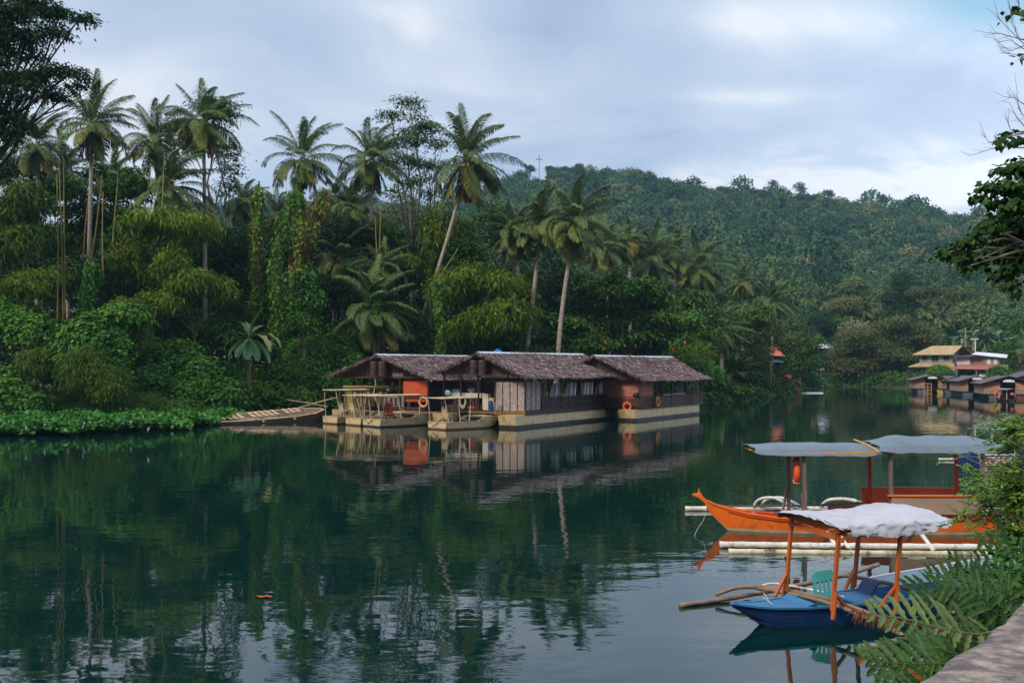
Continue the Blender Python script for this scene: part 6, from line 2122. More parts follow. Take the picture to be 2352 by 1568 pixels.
# white tarp, sagging and crumpled, hanging over the near side
wt = mat('white_tarp', (.42, .42, .465), .75, (.34, .34, .375), 2.2, bump=.7, bscale=6, stain=(.46, .40, .33), sscale=3.2, sthr=.70)
rt_ = random.Random(8)
from mathutils import noise as mnoise
rows = []
nx, ny = 60, 34
for i in range(nx + 1):
    u = i / nx
    x = .70 + 2.68 * u
    row = []
    for j in range(ny + 1):
        v = j / ny                                # 0 far edge, 1 near hanging hem
        if v < .8:
            s = v / .8
            y = .76 - 1.56 * s
            z = 1.60 + .055 * math.sin(math.pi * s) - .045 * math.sin(math.pi * min(1, u * 1.4)) * math.sin(math.pi * s) + .06 * math.sin(math.pi * max(0, u - .6) / .4) * (1 - s)
            if u < .12: y = .76 - (1.56 * s) * (1 - 0.15 * (1 - u / .12)) 
            amp = .010
        else:
            s = (v - .8) / .2
            y = -.80 - .05 * s
            z = 1.60 - (.13 + .07 * math.sin(math.pi * min(1, max(0, u - .05) * 1.1))) * s * (1 if u > .14 else .25)
            amp = .026
        q1 = mnoise.noise(Vector((u * 5.5, v * 3.5, 1.3)))
        q2 = mnoise.noise(Vector((u * 17, v * 9, 4.1)))
        q3 = mnoise.noise(Vector((u * 34, v * 16, 7.7)))
        q4 = abs(mnoise.noise(Vector((u * 9 + v * 3, v * 5 - u * 4, 2.2))))
        z += amp * (2.2 * q1 + .9 * q2 + .8 * q3) - (.030 if v < .8 else .02) * max(0, .25 - q4) * 3
        y += amp * (1.5 * q2 + 1.1 * q3) * (1 if v >= .8 else .1)
        x2 = x - .50 * v * u + (.12 * (v if v < .8 else .8) if u < .05 else 0)
        row.append((x2, y, z - .02 * (u - .5)))
    rows.append(row)
m = MB(); m.grid(rows, thick=(0, 0, -.006)); m.build('tarp_canopy', wt, BL, smooth=True)
# bamboo floats and booms
bamboo(BL, [(2.78, 16.55, .03), (3.7, 16.98, .05), (5.1, 17.55, .16), (6.0, 17.95, .25), (6.7, 18.3, .36)], .041, obam, 'float', 8)
bamboo(BL, [(4.80, 13.85, .05), (5.9, 14.6, .05), (7.15, 15.35, .06)], .050, obam, 'float', 8)
bamboo(BL, [(4.16, 17.0, .22), (4.45, 16.5, .26), (4.85, 15.5, .335), (5.3, 14.5, .28), (5.65, 13.75, .13)], .034, obam, 'outrigger_boom', 7)
bamboo(BL, [(4.2, 17.05, .24), (4.53, 16.5, .29), (4.98, 15.5, .36), (5.42, 14.55, .31)], .030, obam, 'outrigger_boom', 7)
bamboo(BL, [(3.45, 16.95, .12), (3.85, 17.0, .23), (4.35, 16.98, .23)], .034, obam, 'boom_tip', 7)
bamboo(BL, [(5.35, 17.8, .26), (6.0, 17.5, .30), (6.5, 16.4, .33), (6.9, 15.3, .14)], .032, obam, 'outrigger_boom', 7)
bamboo(BL, [(4.15, 17.0, .24), (4.5, 17.05, .28), (5.0, 16.6, .27), (5.3, 16.0, .3)], .020, wbam, 'crooked_stick', 6)
m = MB(); p0 = Vector((4.02, 16.2, .42)); m.tube([(4.0, 16.0, .30), (3.98, 15.3, .34)], .008, 5); m.bar((4.02, 16.0, .36), (3.97, 15.35, .34), .01); m.build('guy_rope', M['rope'], BL, world=True)
# teal plastic chair back leaning in the cockpit
teal = mat('teal_plastic', (.05, .30, .29), .4, (.045, .26, .26), 3)
t = thing('teal_chair', 'teal plastic chair with slotted back in the blue boat', 'chair', frame(BL) @ Vector((1.22, .04, .22)), R(0))
m = MB()
W_, H_ = .34, .46
xs = [-W_ / 2, -.115, -.085, -.045, -.015, .025, .055, .095, .125, W_ / 2]
zs = [0, .12, .31, H_]


def tp(x, z): return (x + .10 * (z / H_) * 0 - .02 * (z / H_), -.02 + .10 * (z / H_) + .03 * (x / W_) ** 2, .05 + z - (.05 if abs(x) > W_ / 2 - .001 and z > .4 else 0) + x * .16)


for a in range(len(xs) - 1):
    for c in range(3):
        if c == 1 and a in (1, 3, 5, 7): continue
        m.prism([tp(xs[a], zs[c]), tp(xs[a + 1], zs[c]), tp(xs[a + 1], zs[c + 1]), tp(xs[a], zs[c + 1])], (0, .02, 0))
m.build('backrest', teal, t)
m = MB(); m.grid([[(x, y, .04 + x * .16) for y in (-.26, -.13, 0)] for x in (-.16, 0, .16)], thick=(0, 0, -.02)); m.build('seat', teal, t)
for x in (-.16, .16):
    for y in (-.22, -.02):
        m = MB(); m.bar((x, y, -.12), (x, y, .04 + x * .16), .03); m.build('leg', teal, t)

# ---------------------------------------------------------------- pale small boat moored behind the blue one
pale = mat('worn_white_paint', (.52, .50, .54), .6, (.42, .38, .42), 3, stain=(.35, .14, .16), sscale=3, sthr=.66)
PB = thing('small_boat', 'worn pale boat with a blue tip moored behind the ferns', 'boat', (6.35, 17.4, 0), R(24))
secs = [(0, .30, .22, .2, -.1), (.8, .40, .23, .25, -.12), (1.8, .38, .28, .2, -.12), (2.8, .22, .38, .08, -.05), (3.3, .05, .50, .02, .2)]
loft_hull(PB, secs, .03, pale, M['slime'], floor=.05, mt_in=mat('pale_blue_inside', (.30, .42, .50), .6), thick=.035, flare=.65)
m = MB(); m.prism([(3.0, -.1, .44), (3.0, .1, .44), (3.5, 0, .56)], (0, 0, .03)); m.build('bow_tip', lblue, PB)

# ---------------------------------------------------------------- blue and white boat further up the river
PS = thing('passenger_boat', 'blue and white boat with red painted lettering behind the orange boat stern', 'boat', (17.75, 40.0, 0), R(-2))
secs = [(0, .06, .30, .02, .05), (.35, .22, .34, .1, -.1), (.9, .42, .38, .3, -.15), (3.6, .45, .40, .32, -.15), (4.6, .2, .48, .1, -.1)]
loft_hull(PS, secs, .02, blue, blue, floor=.06, mt_in=blue, thick=.04, mt_gun=lblue)
wp = mat('white_boat_paint', (.62, .60, .58), .6, (.5, .48, .46), 3, stain=(.3, .25, .22), sscale=3, sthr=.68)
m = MB(); m.bx(.72, 2.18, -.50, -.47, .04, .38); m.build('name_board', wp, PS)
m = MB(); m.bx(.66, 2.25, -.52, -.44, .44, .50)
for x in (.70, 1.35, 2.1): m.bx(x - .03, x + .03, -.5, -.45, .38, .72)
m.bx(.66, .95, -.5, -.46, .5, .72)
m.build('side_frame', wp, PS)
m = MB(); m.bx(.7, 2.2, .3, .34, .2, .72); m.build('far_side', blue, PS)
fc = bpy.data.curves.new('lettering', 'FONT')
fc.body = 'PISCES'
fc.size = .36
fc.extrude = .006
fc.offset = .006
fc.space_character = .95
fo = bpy.data.objects.new('lettering', fc)
COL.objects.link(fo)
bpy.context.view_layer.update()
lme = bpy.data.meshes.new_from_object(fo.evaluated_get(bpy.context.evaluated_depsgraph_get()))
bpy.data.objects.remove(fo)
lme.materials.clear()
lme.materials.append(mat('red_lettering', (.34, .03, .03), .6))
fo = bpy.data.objects.new('lettering', lme)
COL.objects.link(fo)
fo.parent = PS
fo.location = (.80, -.507, .085)
fo.rotation_euler = (R(90), 0, 0)
fo.scale = (1.0, 1.05, 1)
m = MB()
for x, y in ((1.2, -.4), (1.55, .4), (3.0, -.4), (3.3, .4)): m.bar((x, y, .4), (x + .03, y, 1.42), .04)
m.build('canopy_pole', wp, PS)
m = MB(); m.grid([[(x, y, 1.45 + .05 * (1 - abs(y))) for y in (-.55, 0, .55)] for x in (1.1, 2.2, 3.6)], thick=(0, 0, -.02)); m.build('canopy', mat('pale_teal_canopy', (.22, .42, .42), .6), PS)
bamboo(PS, [(17.9, 42.0, .05), (24, 41.7, .05)], .05, wbam, 'float')
bamboo(PS, [(19.3, 42.0, .06), (19.5, 41.4, .42), (19.6, 40.2, .42)], .04, wbam, 'outrigger_arm')

# floating orange leaf
m = MB()
m.grid([[(x, y * math.cos(x * 9), .012 + .03 * abs(y) * 6 + .01 * math.sin(x * 40)) for y in (-.05, -.02, .02, .05)] for x in np.linspace(-.13, .13, 7)])
p = WZ(607, 1371, 0)
o = m.build('floating_leaf', M['orangewall']); o.location = p
tag(o, 'single orange dead leaf floating alone on the dark water', 'leaf')
m = MB()
m.grid([[(x, y * math.cos(x * 9), .012 + .02 * abs(y) * 6) for y in (-.04, 0, .04)] for x in np.linspace(-.09, .09, 5)])
o = m.build('floating_leaf', M['dead']); o.location = WZ(1105, 1305, 0)
tag(o, 'small brown leaf floating in mid river below the floating restaurants', 'leaf')

# ---------------------------------------------------------------- floating huts on the right
M['hutwall'] = mat('hut_orange_wall', (.52, .25, .11), .75, (.44, .20, .09), 1.5)
M['hutlow'] = mat('hut_grey_panel', (.30, .22, .18), .8, (.25, .18, .15), 2)
M['slate'] = mat('purple_slate_roof', (.10, .080, .088), .8, (.06, .048, .055), 2, (6, .3, 1), bump=.5, bscale=5)
M['tin'] = mat('bright_tin', (.62, .66, .72), .4, (.5, .54, .6), 2)
M['bluegrey'] = mat('blue_grey_float', (.10, .13, .16), .7, (.06, .075, .09), 2)
M['lamp'] = mat('white_lamp_box', (.72, .74, .76), .5, (.62, .64, .66), 3)


def hut(label, px, Y, rot, w, L, zf, ze, zr, lw, rw, flt, door=True, dots=0, lamp=True):
    """Floating hut: gable front on local -y; lw/rw are the left and right wall widths."""
    root = thing('floating_hut', label, 'floating hut', ((px - CX) / FOC * Y, Y, 0), R(rot))
    h = w / 2
    for s, m_ in ((-1, 'cream'), (1, flt)):
        m = MB(); m.prism([(s * h * .55 - .55, 0, .0), (s * h * .55 + .55, 0, .0), (s * h * .55 + .75, 0, zf - .05), (s * h * .55 - .75, 0, zf - .05)], (0, L, 0)); m.build('float', M[flt if s > 0 else 'bluegrey'], root)
    m = MB(); m.bx(-h, h, -.1, L, zf - .05, zf + .04); m.build('deck', M['wood_dark'], root)
    zm = zf + (ze - zf) * .42
    for (a, b) in ((-h + .05, -h + .05 + lw), (h - .05 - rw, h - .05)):
        m = MB(); m.bx(a, b, .02, .07, zm, ze + .15); m.build('upper_wall', M['hutwall'], root)
        m = MB(); m.bx(a, b, .0, .05, zf, zm); m.build('lower_wall', M['hutlow'], root)
    for s in (-1, 1):
        m = MB(); m.bx(s * (h - .08) - .03, s * (h - .08) + .03, .1, L - .2, zm, ze); m.build('side_wall', M['hutwall'], root)
        m = MB(); m.bx(s * (h - .08) - .035, s * (h - .08) + .035, .1, L - .2, zf, zm); m.build('side_panel', M['hutlow'], root)
    m = MB(); m.bx(-h + .1, h - .1, 1.8, 1.85, zf, ze); m.build('inner_wall', M['wood_dark'], root)
    if door:
        m = MB(); m.bx(-h + lw + .05, -h + lw + .35, .5, .55, zf, ze - .1); m.build('door', M['hutlow'], root)
    m = MB()
    for k in range(dots):
        m.bx(-h + .25 + k * .42, -h + .42 + k * .42, .0, .025, ze - .25, ze - .1)
    if dots: m.build('carved_hole', M['black'], root)
    m = MB()
    for s in (-1, 1):
        m.grid([[(s * (h + .35), y, ze - .05), (0, y, zr)] for y in (-.5, L + .3)], thick=(0, 0, -.07))
    rf = m.build('roof', M['slate'], root)
    m = MB()
    for s in (-1, 1): m.bar((s * (h + .36), -.52, ze - .08), (0, -.52, zr - .03), .05, .12)
    m.build('verge', M['wood_dark'], root)
    m = MB(); m.prism([(-h, .05, ze), (h, .05, ze), (0, .05, zr - .12)], (0, .03, 0)); m.build('gable', M['wood_dark'], root)
    if lamp:
        m = MB(); m.bx(-.65, .55, -.60, -.50, ze + .14, ze + .36); m.bx(-.4, .3, -.60, -.50, ze + .36, ze + .44); m.build('lamp_box', M['lamp'], root)
    return root


hut('leftmost floating hut with a white lamp box under its gable', 2141, 141, -14, 4.7, 6, .66, 1.95, 2.62, 1.3, 1.55, 'yellow', dots=1)
hut('small floating hut with a blue-grey float, second from the left', 2197, 139, -8, 2.9, 5, .68, 1.95, 2.45, .1, 1.5, 'cream', door=False, dots=0, lamp=False)
hut('floating hut with a narrow carved wall, third from the left', 2243, 130, -10, 3.9, 6, .55, 1.95, 2.55, .9, 1.95, 'bluegrey', door=False, dots=0)
hut('widest floating hut with a row of carved holes and red float', 2316, 118, -16, 5.4, 7, .55, 1.85, 2.72, 1.75, 1.9, 'rust', dots=4)
hut('purple roofed floating hut cut by the right frame edge', 2380, 124, -14, 5.5, 7, .6, 2.2, 3.2, 1.5, 1.9, 'cream', dots=2, lamp=False)
life_ring('orange life ring on the widest floating hut', None, 0, 0, 0, 0, 'float_o', .36, .1, world=W(2291, 905, 116.5)).rotation_euler = (0, 0, R(98))
t = thing('service_punt', 'small purple canopied punt moored before the widest floating hut', 'boat', tuple(WZ(2312, 921, 0)), R(100))
loft_hull(t, [(-1, .4, .25, .3, -.1), (0, .55, .25, .4, -.1), (1.3, .4, .35, .1, 0)], .02, M['wood_dark'], M['slime'], floor=.05)
for x in (-.7, .6):
    for y in (-.5, .5):
        m = MB(); m.bar((x, y, .2), (x, y, 1.25), .05); m.build('canopy_pole', M['cream'], t)
m = MB(); m.grid([[(x, y, 1.28 + .14 * (1 - abs(y))) for y in (-.8, 0, .8)] for x in (-1.1, 0, 1.0)], thick=(0, 0, -.04)); m.build('canopy', mat('purple_canopy', (.20, .15, .22), .6), t)
m = MB(); sphere(m, (-.9, 0, .8), .2, 8, 6); m.build('buoy', M['float_o'], t)
t = thing('orange_stand', 'small orange shelf stand at the front of the leftmost floating hut', 'stand', tuple(W(2131, 897, 139.5)), R(16))
m = MB()
for x in (-.6, 0, .6): m.bar((x, 0, -.35), (x, 0, 1.0), .09)
for z in (-.35, .1, .5, 1.0): m.bx(-.65, .65, -.05, .05, z - .05, z + .05)
m.build('frame', M['hutwall'], t)

# ---------------------------------------------------------------- houses on the far shore
straw = mat('yellow_weathered_roof', (.42, .31, .15), .9, (.27, .19, .10), 1.2, bump=.6, bscale=6, stain=(.16, .10, .05), sscale=1.3, sthr=.66)
Yh = 166
hr = thing('yellow_roofed_house', 'two storey grey house with a straw yellow roof on the far shore', 'house', ((2150 - CX) / FOC * Yh, Yh, 1.8), R(-36))
k_ = Yh / FOC
m = MB(); m.bx(-2.6, 2.6, 0, 5.5, 2.3, 4.05); m.bx(-2.3, 2.4, .2, 5.3, 0, 2.2); m.build('wall', M['greys'], hr)
m = MB()     # hipped gable roof
m.grid([[(-3.6, -.8, 3.95), (-1.2, 2.4, 5.42)], [(2.9, -.8, 3.95), (3.6, 2.4, 5.42)]], thick=(0, 0, -.12))
m.grid([[(-3.6, 6.0, 3.95), (-1.2, 2.4, 5.42)], [(4.6, 6.0, 3.95), (3.6, 2.4, 5.42)]], thick=(0, 0, -.12))
m.add([(-3.6, -.8, 3.95), (-1.2, 2.4, 5.42), (-3.6, 6.0, 3.95)], [(0, 1, 2)])
m.build('roof', straw, hr)
m = MB(); m.bar((2.95, -.8, 3.9), (3.6, 2.4, 5.3), .1, .2); m.bar((3.6, 2.4, 5.3), (5.6, 4.4, 3.9), .1, .2); m.build('verge_board', M['wood_red'], hr)
m = MB(); m.prism([(2.62, 0, 4.05), (2.62, 5.0, 4.05), (2.62, 2.4, 5.2)], (.04, 0, 0)); m.build('gable_wall', M['greys'], hr)
m = MB(); m.grid([[(-4.0, -1.8, 1.95), (-2.8, .0, 2.55)], [(3.3, -1.8, 2.0), (2.8, .0, 2.55)]], thick=(0, 0, -.1)); m.build('lower_roof', straw, hr)
for x0, x1, z0, z1 in ((-.7, .3, 2.85, 3.85), (-2.2, -1.4, 3.0, 3.7), (1.2, 2.0, 3.0, 3.7)):
    m = MB(); m.bx(x0, x1, -.04, .0, z0, z1); w_ = m.build('window', M['black'], hr)
    m = MB(); m.bx(x0 - .08, x1 + .08, -.08, -.03, z0 - .1, z0); m.bx((x0 + x1) / 2 - .02, (x0 + x1) / 2 + .02, -.07, -.04, z0, z1); m.build('frame', M['greys'], w_)
m = MB(); m.bx(-1.9, -.6, .15, .19, .3, 1.7); m.bx(.2, 1.9, .15, .19, .0, 1.9); m.build('dark_opening', M['black'], hr)
for x in (-3.6, -1.2, 1.0, 3.0):
    m = MB(); m.bar((x, -1.6, -.2), (x, -1.6, 2.0), .12); m.build('post', M['wood_dark'], hr)

ha = thing('red_roofed_house', 'pale house with a rusty red porch roof and flat upper storey on the far shore', 'house', ((2247 - CX) / FOC * 160, 160, 1.8), R(-30))
m = MB(); m.bx(-3.2, -1.2, .2, 4, 2.05, 3.5); m.build('upper_wall', mat('pale_render', (.50, .49, .51), .8, (.40, .39, .41), 1.5), ha)
m = MB(); m.bx(-1.2, .9, .5, 4, 2.3, 3.55); m.build('brick_wall', mat('old_brick', (.30, .19, .15), .9, (.20, .13, .11), 2), ha)
m = MB(); m.bx(.9, 3.0, .5, 4, 1.0, 3.4); m.bx(2.0, 4.2, 1.0, 4, 0, 2.3); m.build('side_wall', M['greys'], ha)
for x in (1.25, 2.2):
    m = MB(); m.bx(x, x + .5, .44, .5, 2.3, 3.1); m.build('window', M['white'], ha)
m = MB(); m.bx(2.7, 3.2, .94, 1.0, .8, 1.4); m.build('window', M['black'], ha)
m = MB(); m.grid([[(-3.6, -.5, 3.5), (-3.4, 4, 3.75)], [(.4, -.3, 3.62), (.2, 4, 4.0)]], thick=(0, 0, -.12)); m.build('flat_roof', M['wood_dark'], ha)
m = MB(); m.grid([[(-.9, -.3, 3.95), (-.6, 4, 4.35)], [(4.1, .0, 3.35), (4.0, 4, 3.9)]], thick=(0, 0, -.08)); m.build('tin_roof', M['tin'], ha)
redr = mat('rusty_red_roof', (.36, .12, .085), .85, (.24, .085, .065), 1.5, (8, .4, 1), bump=.5, bscale=3)
m = MB(); m.grid([[(-3.0, -2.4, 1.62), (-3.2, .2, 2.25)], [(1.6, -2.4, 1.55), (3.2, .4, 2.35)]], thick=(0, 0, -.08)); m.grid([[(-5.0, -1.8, 1.35), (-4.4, .2, 1.9)], [(-3.2, -1.8, 1.3), (-3.2, .2, 1.9)]], thick=(0, 0, -.08)); m.build('porch_roof', redr, ha)
m = MB(); m.bx(-3.4, 2.0, 1.4, 1.45, 0, 2.2); m.build('dark_wall', M['black'], ha)
m = MB(); m.bx(-2.4, .0, -1.5, -1.42, -.1, .55); m.build('low_wall', M['hutlow'], ha)
for x in (-2.9, -.1, 1.5):
    m = MB(); m.bar((x, -2.2, -.3), (x, -2.2, 1.55), .1); m.build('post', M['greys'], ha)
for x, z in ((-1.7, 1.0), (-.9, 1.05)):
    m = MB(); m.bx(x, x + .5, .8, .9, z, z + .45); m.build('hanging_cloth', mat('pale_blue_cloth', (.25, .40, .50), .9), ha)
# small white car under the porch
t = thing('parked_car', 'white car parked under the rusty red porch roof', 'car', tuple(frame(ha) @ Vector((.75, -.6, -.05))), R(-4))
m = MB(); m.prism([(-.85, -1.0, .25), (.85, -1.0, .25), (.87, -1.0, .65), (.70, -1.0, .78), (-.70, -1.0, .78), (-.87, -1.0, .65)], (0, 3.2, 0)); m.prism([(-.7, -.2, .78), (.7, -.2, .78), (.56, .1, 1.22), (-.56, .1, 1.22)], (0, 1.7, 0)); m.build('body', M['lamp'], t, bevel=.05)
m = MB(); m.bx(-.5, .5, -.14, -.1, .82, 1.12); m.build('windscreen', M['black'], t)
for x in (-.62, .62):
    m = MB(); m.bx(x - .14, x + .14, -1.05, -1.0, .5, .64); m.build('headlight', M['tin'], t)
    for y in (-.4, 1.6):
        m = MB(); m.tube([(x - .12, y, .28), (x + .12, y, .28)], .28, 12); m.build('wheel', M['black'], t)

t = thing('small_house', 'little dark house with a pale blue tin roof half hidden in the trees', 'house', ((1897 - CX) / FOC * 203, 203, gz((1897 - CX) / FOC * 203, 203)), R(12))
zb = W(1897, 800, 203).z - t.location.z
m = MB(); m.bx(-1.8, 1.8, 0, 3, zb - 3.0, zb + .15); m.build('wall', M['wood_dark'], t)
m = MB(); m.grid([[(-2.2, -.6, zb + .1), (-1.4, 1.5, zb + 1.0)], [(2.0, -.6, zb + .1), (1.6, 1.5, zb + 1.0)]], thick=(0, 0, -.08)); m.build('roof', M['tin'], t)
m = MB(); m.grid([[(-3.6, -.2, zb + .1), (-2.4, 1.5, zb + 1.2)], [(-2.2, -.4, zb + .3), (-1.4, 1.7, zb + 1.2)]], thick=(0, 0, -.08)); m.build('side_roof', straw, t)
t = thing('embankment', 'sloping dark stone embankment with a pale top edge at the end of the river bend', 'embankment', tuple(WZ(1888, 889, 0)))
m = MB(); m.grid([[(-2.6 + (4.6 - .12 * v) * i / 8, v * 1.9 + .1 * math.sin(i * 1.7), -.2 + v * .80 + (.12 * math.sin(i * 2.9 + v * 3) if v else 0)) for v in range(5)] for i in range(9)], thick=(0, .5, -.3)); m.build('stone_face', mat('dark_stone', (.022, .024, .024), .95, (.008, .012, .008), 1.2, bump=.9, stain=(.02, .05, .012), sscale=.9, sthr=.5), t)
m = MB(); m.grid([[(.2 + 2.2 * i / 8, 6.3, 3.15 + .12 * math.sin(i * 2)), (.2 + 2.4 * i / 8, 7.2, 3.4 + .12 * math.sin(i * 1.7))] for i in range(9)], thick=(0, 0, -.2)); m.build('coping', mat('pale_stone', (.20, .17, .13), .9, (.06, .06, .045), 1.5), t)

# orange huts at the bend
t = thing('orange_roofed_hut', 'orange roofed hut with a blue tarp showing through the trees on the bend', 'hut', tuple(W(1782, 846, 142) - Vector((0, 0, 0))), R(20))
m = MB(); m.grid([[(-1.4, -.5, 1.9), (-.9, 1.2, 3.0)], [(1.2, -.5, 1.8), (.9, 1.2, 3.0)]], thick=(0, 0, -.1)); m.build('roof', mat('orange_tiles', (.60, .16, .07), .7, (.45, .11, .05), 3), t)
m = MB(); m.grid([[(-.9, -.8, .95), (-.8, .4, 1.35)], [(.8, -.8, .9), (.7, .4, 1.3)]], thick=(0, 0, -.04)); m.build('blue_tarp', mat('dusty_blue_tarp', (.10, .16, .28), .6), t)
m = MB()
for x in (-1.1, 1.0):
    for y in (-.3, 1.8): m.bar((x, y, -3), (x, y, 2.0), .12)
m.build('frame', M['wood_dark'], t)
t = thing('raft_hut', 'orange lean-to hut on a bamboo raft at the bend', 'hut', tuple(WZ(1812, 901, 0)), R(14))
m = MB()
for k in range(12): m.tube([(-1.9 + k * .33, 0, .28), (-1.9 + k * .33, 3.0, .28)], .15, 6)
for k in range(14): m.bar((-1.9 + k * .28, -.02, -.1), (-1.9 + k * .28, -.02, .35), .06)
m.build('raft', mat('raft_bamboo', (.34, .27, .12), .8, (.18, .15, .06), 2), t)
for x in (-1.5, -1.1, .3, .7, 1.5):
    m = MB(); m.bx(x - .11, x + .11, .3, .52, .4, 2.0 - .25 * max(0, x)); m.build('pillar', M['orangewall'], t)
m = MB(); m.grid([[(.1, -.3, 2.05), (.1, 2.2, 2.35)], [(2.0, -.3, 1.35), (2.0, 2.2, 1.6)]], thick=(0, 0, -.08)); m.build('lean_to_roof', mat('faded_orange_roof', (.60, .24, .10), .8), t)
m = MB(); m.bx(-1.9, -.7, .6, .7, 1.5, 2.2); m.bx(.6, 1.6, 2.0, 2.1, .4, 2.6); m.bx(1.85, 1.95, .2, 1.4, .4, 1.3); m.build('orange_wall', M['orangewall'], t)
t = thing('white_canoe', 'thin white outrigger canoe far off in the middle of the bend', 'boat', tuple(WZ(1866, 902.5, 0)), R(4))
loft_hull(t, [(-1.5, .05, .12, .02, 0), (-.8, .22, .10, .1, -.05), (.8, .22, .10, .1, -.05), (1.5, .05, .12, .02, 0)], .01, M['lamp'], M['lamp'], floor=.0)
for y in (-.7, .7):
    m = MB(); m.tube([(-1.3, y, .03), (1.3, y, .03)], .05, 6); m.build('float', M['lamp'], t)
m = MB(); m.bar((-.5, -.7, .12), (-.5, .7, .12), .04); m.bar((.5, -.7, .12), (.5, .7, .12), .04); m.build('outrigger_arm', M['lamp'], t)

# poles, cross
t = thing('utility_pole', 'grey utility pole with a crossarm standing behind the houses', 'utility pole', ((2217.5 - CX) / FOC * 176, 176, 1.5))
zt = W(0, 752, 176).z - 1.5
m = MB(); m.tube([(0, 0, -.5), (0, 0, zt)], [.19, .12], 8); m.build('pole', M['greys'], t)
m = MB(); m.bx(-1.4, 1.2, -.06, .06, zt - .75, zt - .6); m.bx(-.9, .7, -.06, .06, zt - 1.6, zt - 1.48); m.build('crossarm', M['greys'], t)
m = MB(); m.tube([(-.55, 0, zt - 2.8), (-.55, 0, zt - 1.9)], .25, 10); m.build('transformer', M['greys'], t)
for k, z in enumerate((zt - .55, zt - 1.0)):
    m = MB(); m.tube([(0 + 26 * s, 8 * s, z - 1.4 * math.sin(math.pi * s * .8)) for s in [i / 10 for i in range(11)]], .022, 4); m.build('power_line', M['black'], t)
m = MB(); m.tube([(-62 * s, 6 * s, zt - .6 - 3.0 * math.sin(math.pi * s)) for s in [i / 12 for i in range(13)]], .009, 4); m.build('power_line', M['black'], t)
t = thing('lamp_post', 'slim pale lamp post right of the utility pole', 'street lamp', ((2240 - CX) / FOC * 168, 168, 1.6))
zt = W(0, 779, 168).z - 1.6
m = MB(); m.tube([(0, 0, -.5), (0, 0, zt)], [.12, .09], 8); m.build('pole', M['lamp'], t)
m = MB(); m.bx(-.75, .45, -.15, .15, zt - .05, zt + .12); m.build('lamp_head', M['lamp'], t)
Yc = 628
cz = float(ground_z(np.array([(1238.5 - CX) / FOC * Yc]), np.array([Yc]))[0])
t = thing('hilltop_cross', 'thin tall cross standing on the hilltop against the sky', 'cross', ((1238.5 - CX) / FOC * Yc, Yc, cz))
zt = W(0, 358.5, Yc).z - cz
za = W(0, 366.3, Yc).z - cz
m = MB(); m.bx(-.24, .24, -.24, .24, -1, zt + .8); m.bx(-2.2, 2.2, -.26, .26, za - .25, za + .25); m.build('cross_beams', M['greys'], t)
# hilltop trees that stand out on the skyline
sk = [(1217, 385, 6, 5), (1330, 384, 9, 8), (1296, 388, 10, 5), (1530, 415, 10, 7), (1775, 424, 10, 11), (1835, 428, 11, 9), (2027, 455, 9, 9), (2088, 462, 8, 9), (1262, 386, 7, 5), (1655, 434, 10, 6), (1900, 442, 10, 6), (2150, 484, 9, 7)]
for i, (x, y, rx, ry) in enumerate(sk):
    Y = 632
    X = (x - CX) / FOC * Y
    tree('skyline_tree', ['lone crown beside the hilltop cross on its left', 'round skyline crown right of the cross'][i] if i < 2 else 'tree crown standing out along the hill skyline', 'tree', x, [(x, y, rx, ry, 0), (x + rx * .5, y + ry, rx, ry, 0)], Y, 700, .9, 'hill', base_z=gz(X, Y), trunk_r=.3,
         group=None if i < 2 else 'tree crowns along the hill skyline', seed=700 + i, per=5, clump=1.6, tint=(.3, .12), ratio=.7, shell=(.5, 1.0))

# ---------------------------------------------------------------- near right bank
# stone wall the picture is taken over
wz = 2.9
edge = [WZ(x, y, wz) for x, y in [(2106, 1568), (2150, 1530), (2166, 1517), (2175, 1509), (2200, 1494), (2222, 1477), (2253, 1456), (2285, 1427), (2300, 1421), (2317, 1405), (2334, 1392), (2352, 1377)]]
edge = [Vector((.55, 2.35, wz)), Vector((1.0, 2.93, wz))] + edge + [Vector((3.6, 6.1, wz)), Vector((5.5, 8.3, wz)), Vector((8.5, 11.6, wz))]
rw = random.Random(12)
pts = []
for a, b in zip(edge[:-1], edge[1:]):
    n = max(1, int((b - a).length / .07))
    for i in range(n):
        p = a.lerp(b, i / n)
        pts.append(p + Vector((rw.uniform(-.008, .008), rw.uniform(-.008, .008), 0)))
rows = []
for i, p in enumerate(pts):
    o = Vector((.77, -.63, 0))
    dz = .012 * math.sin(i * .37) + .006 * math.sin(i * 1.1)
    rows.append([p + Vector((-.10, .08, -2.9)), p + Vector((-.02, .016, -.40)), p + Vector((0, 0, -.035 + dz)), p + o * .02 + Vector((0, 0, -.008 + dz)), p + o * .06 + Vector((0, 0, dz)), p + o * .5 + Vector((0, 0, dz * .5)), p + o * 1.0 + Vector((0, 0, 0)), p + o * 1.02 + Vector((0, 0, -1.2))])
m, nt, b = nodes_of('weathered_wall')
f1 = noise(nt, 13, 9, .74, (1, 1, 1), dist=.5)
f2 = noise(nt, 10, 10, .76, (.6, 1.6, 1), dist=.8)
c1 = ramp(nt, f1, [(.36, (.09, .065, .05)), (.47, (.20, .155, .125)), (.62, (.34, .285, .24))])
c2 = ramp(nt, f2, [(.42, (0, 0, 0)), (.56, (1, 1, 1))])
f4 = noise(nt, 4.5, 6, .65)
c4 = ramp(nt, f4, [(.40, (0, 0, 0)), (.54, (1, 1, 1))])
ml = nt.nodes.new('ShaderNodeMath'); ml.operation = 'MULTIPLY'
nt.links.new(c2, ml.inputs[0]); nt.links.new(c4, ml.inputs[1])
mx = nt.nodes.new('ShaderNodeMix'); mx.data_type = 'RGBA'
nt.links.new(ml.outputs[0], mx.inputs[0]); nt.links.new(c1, mx.inputs[6]); mx.inputs[7].default_value = (.085, .062, .070, 1)
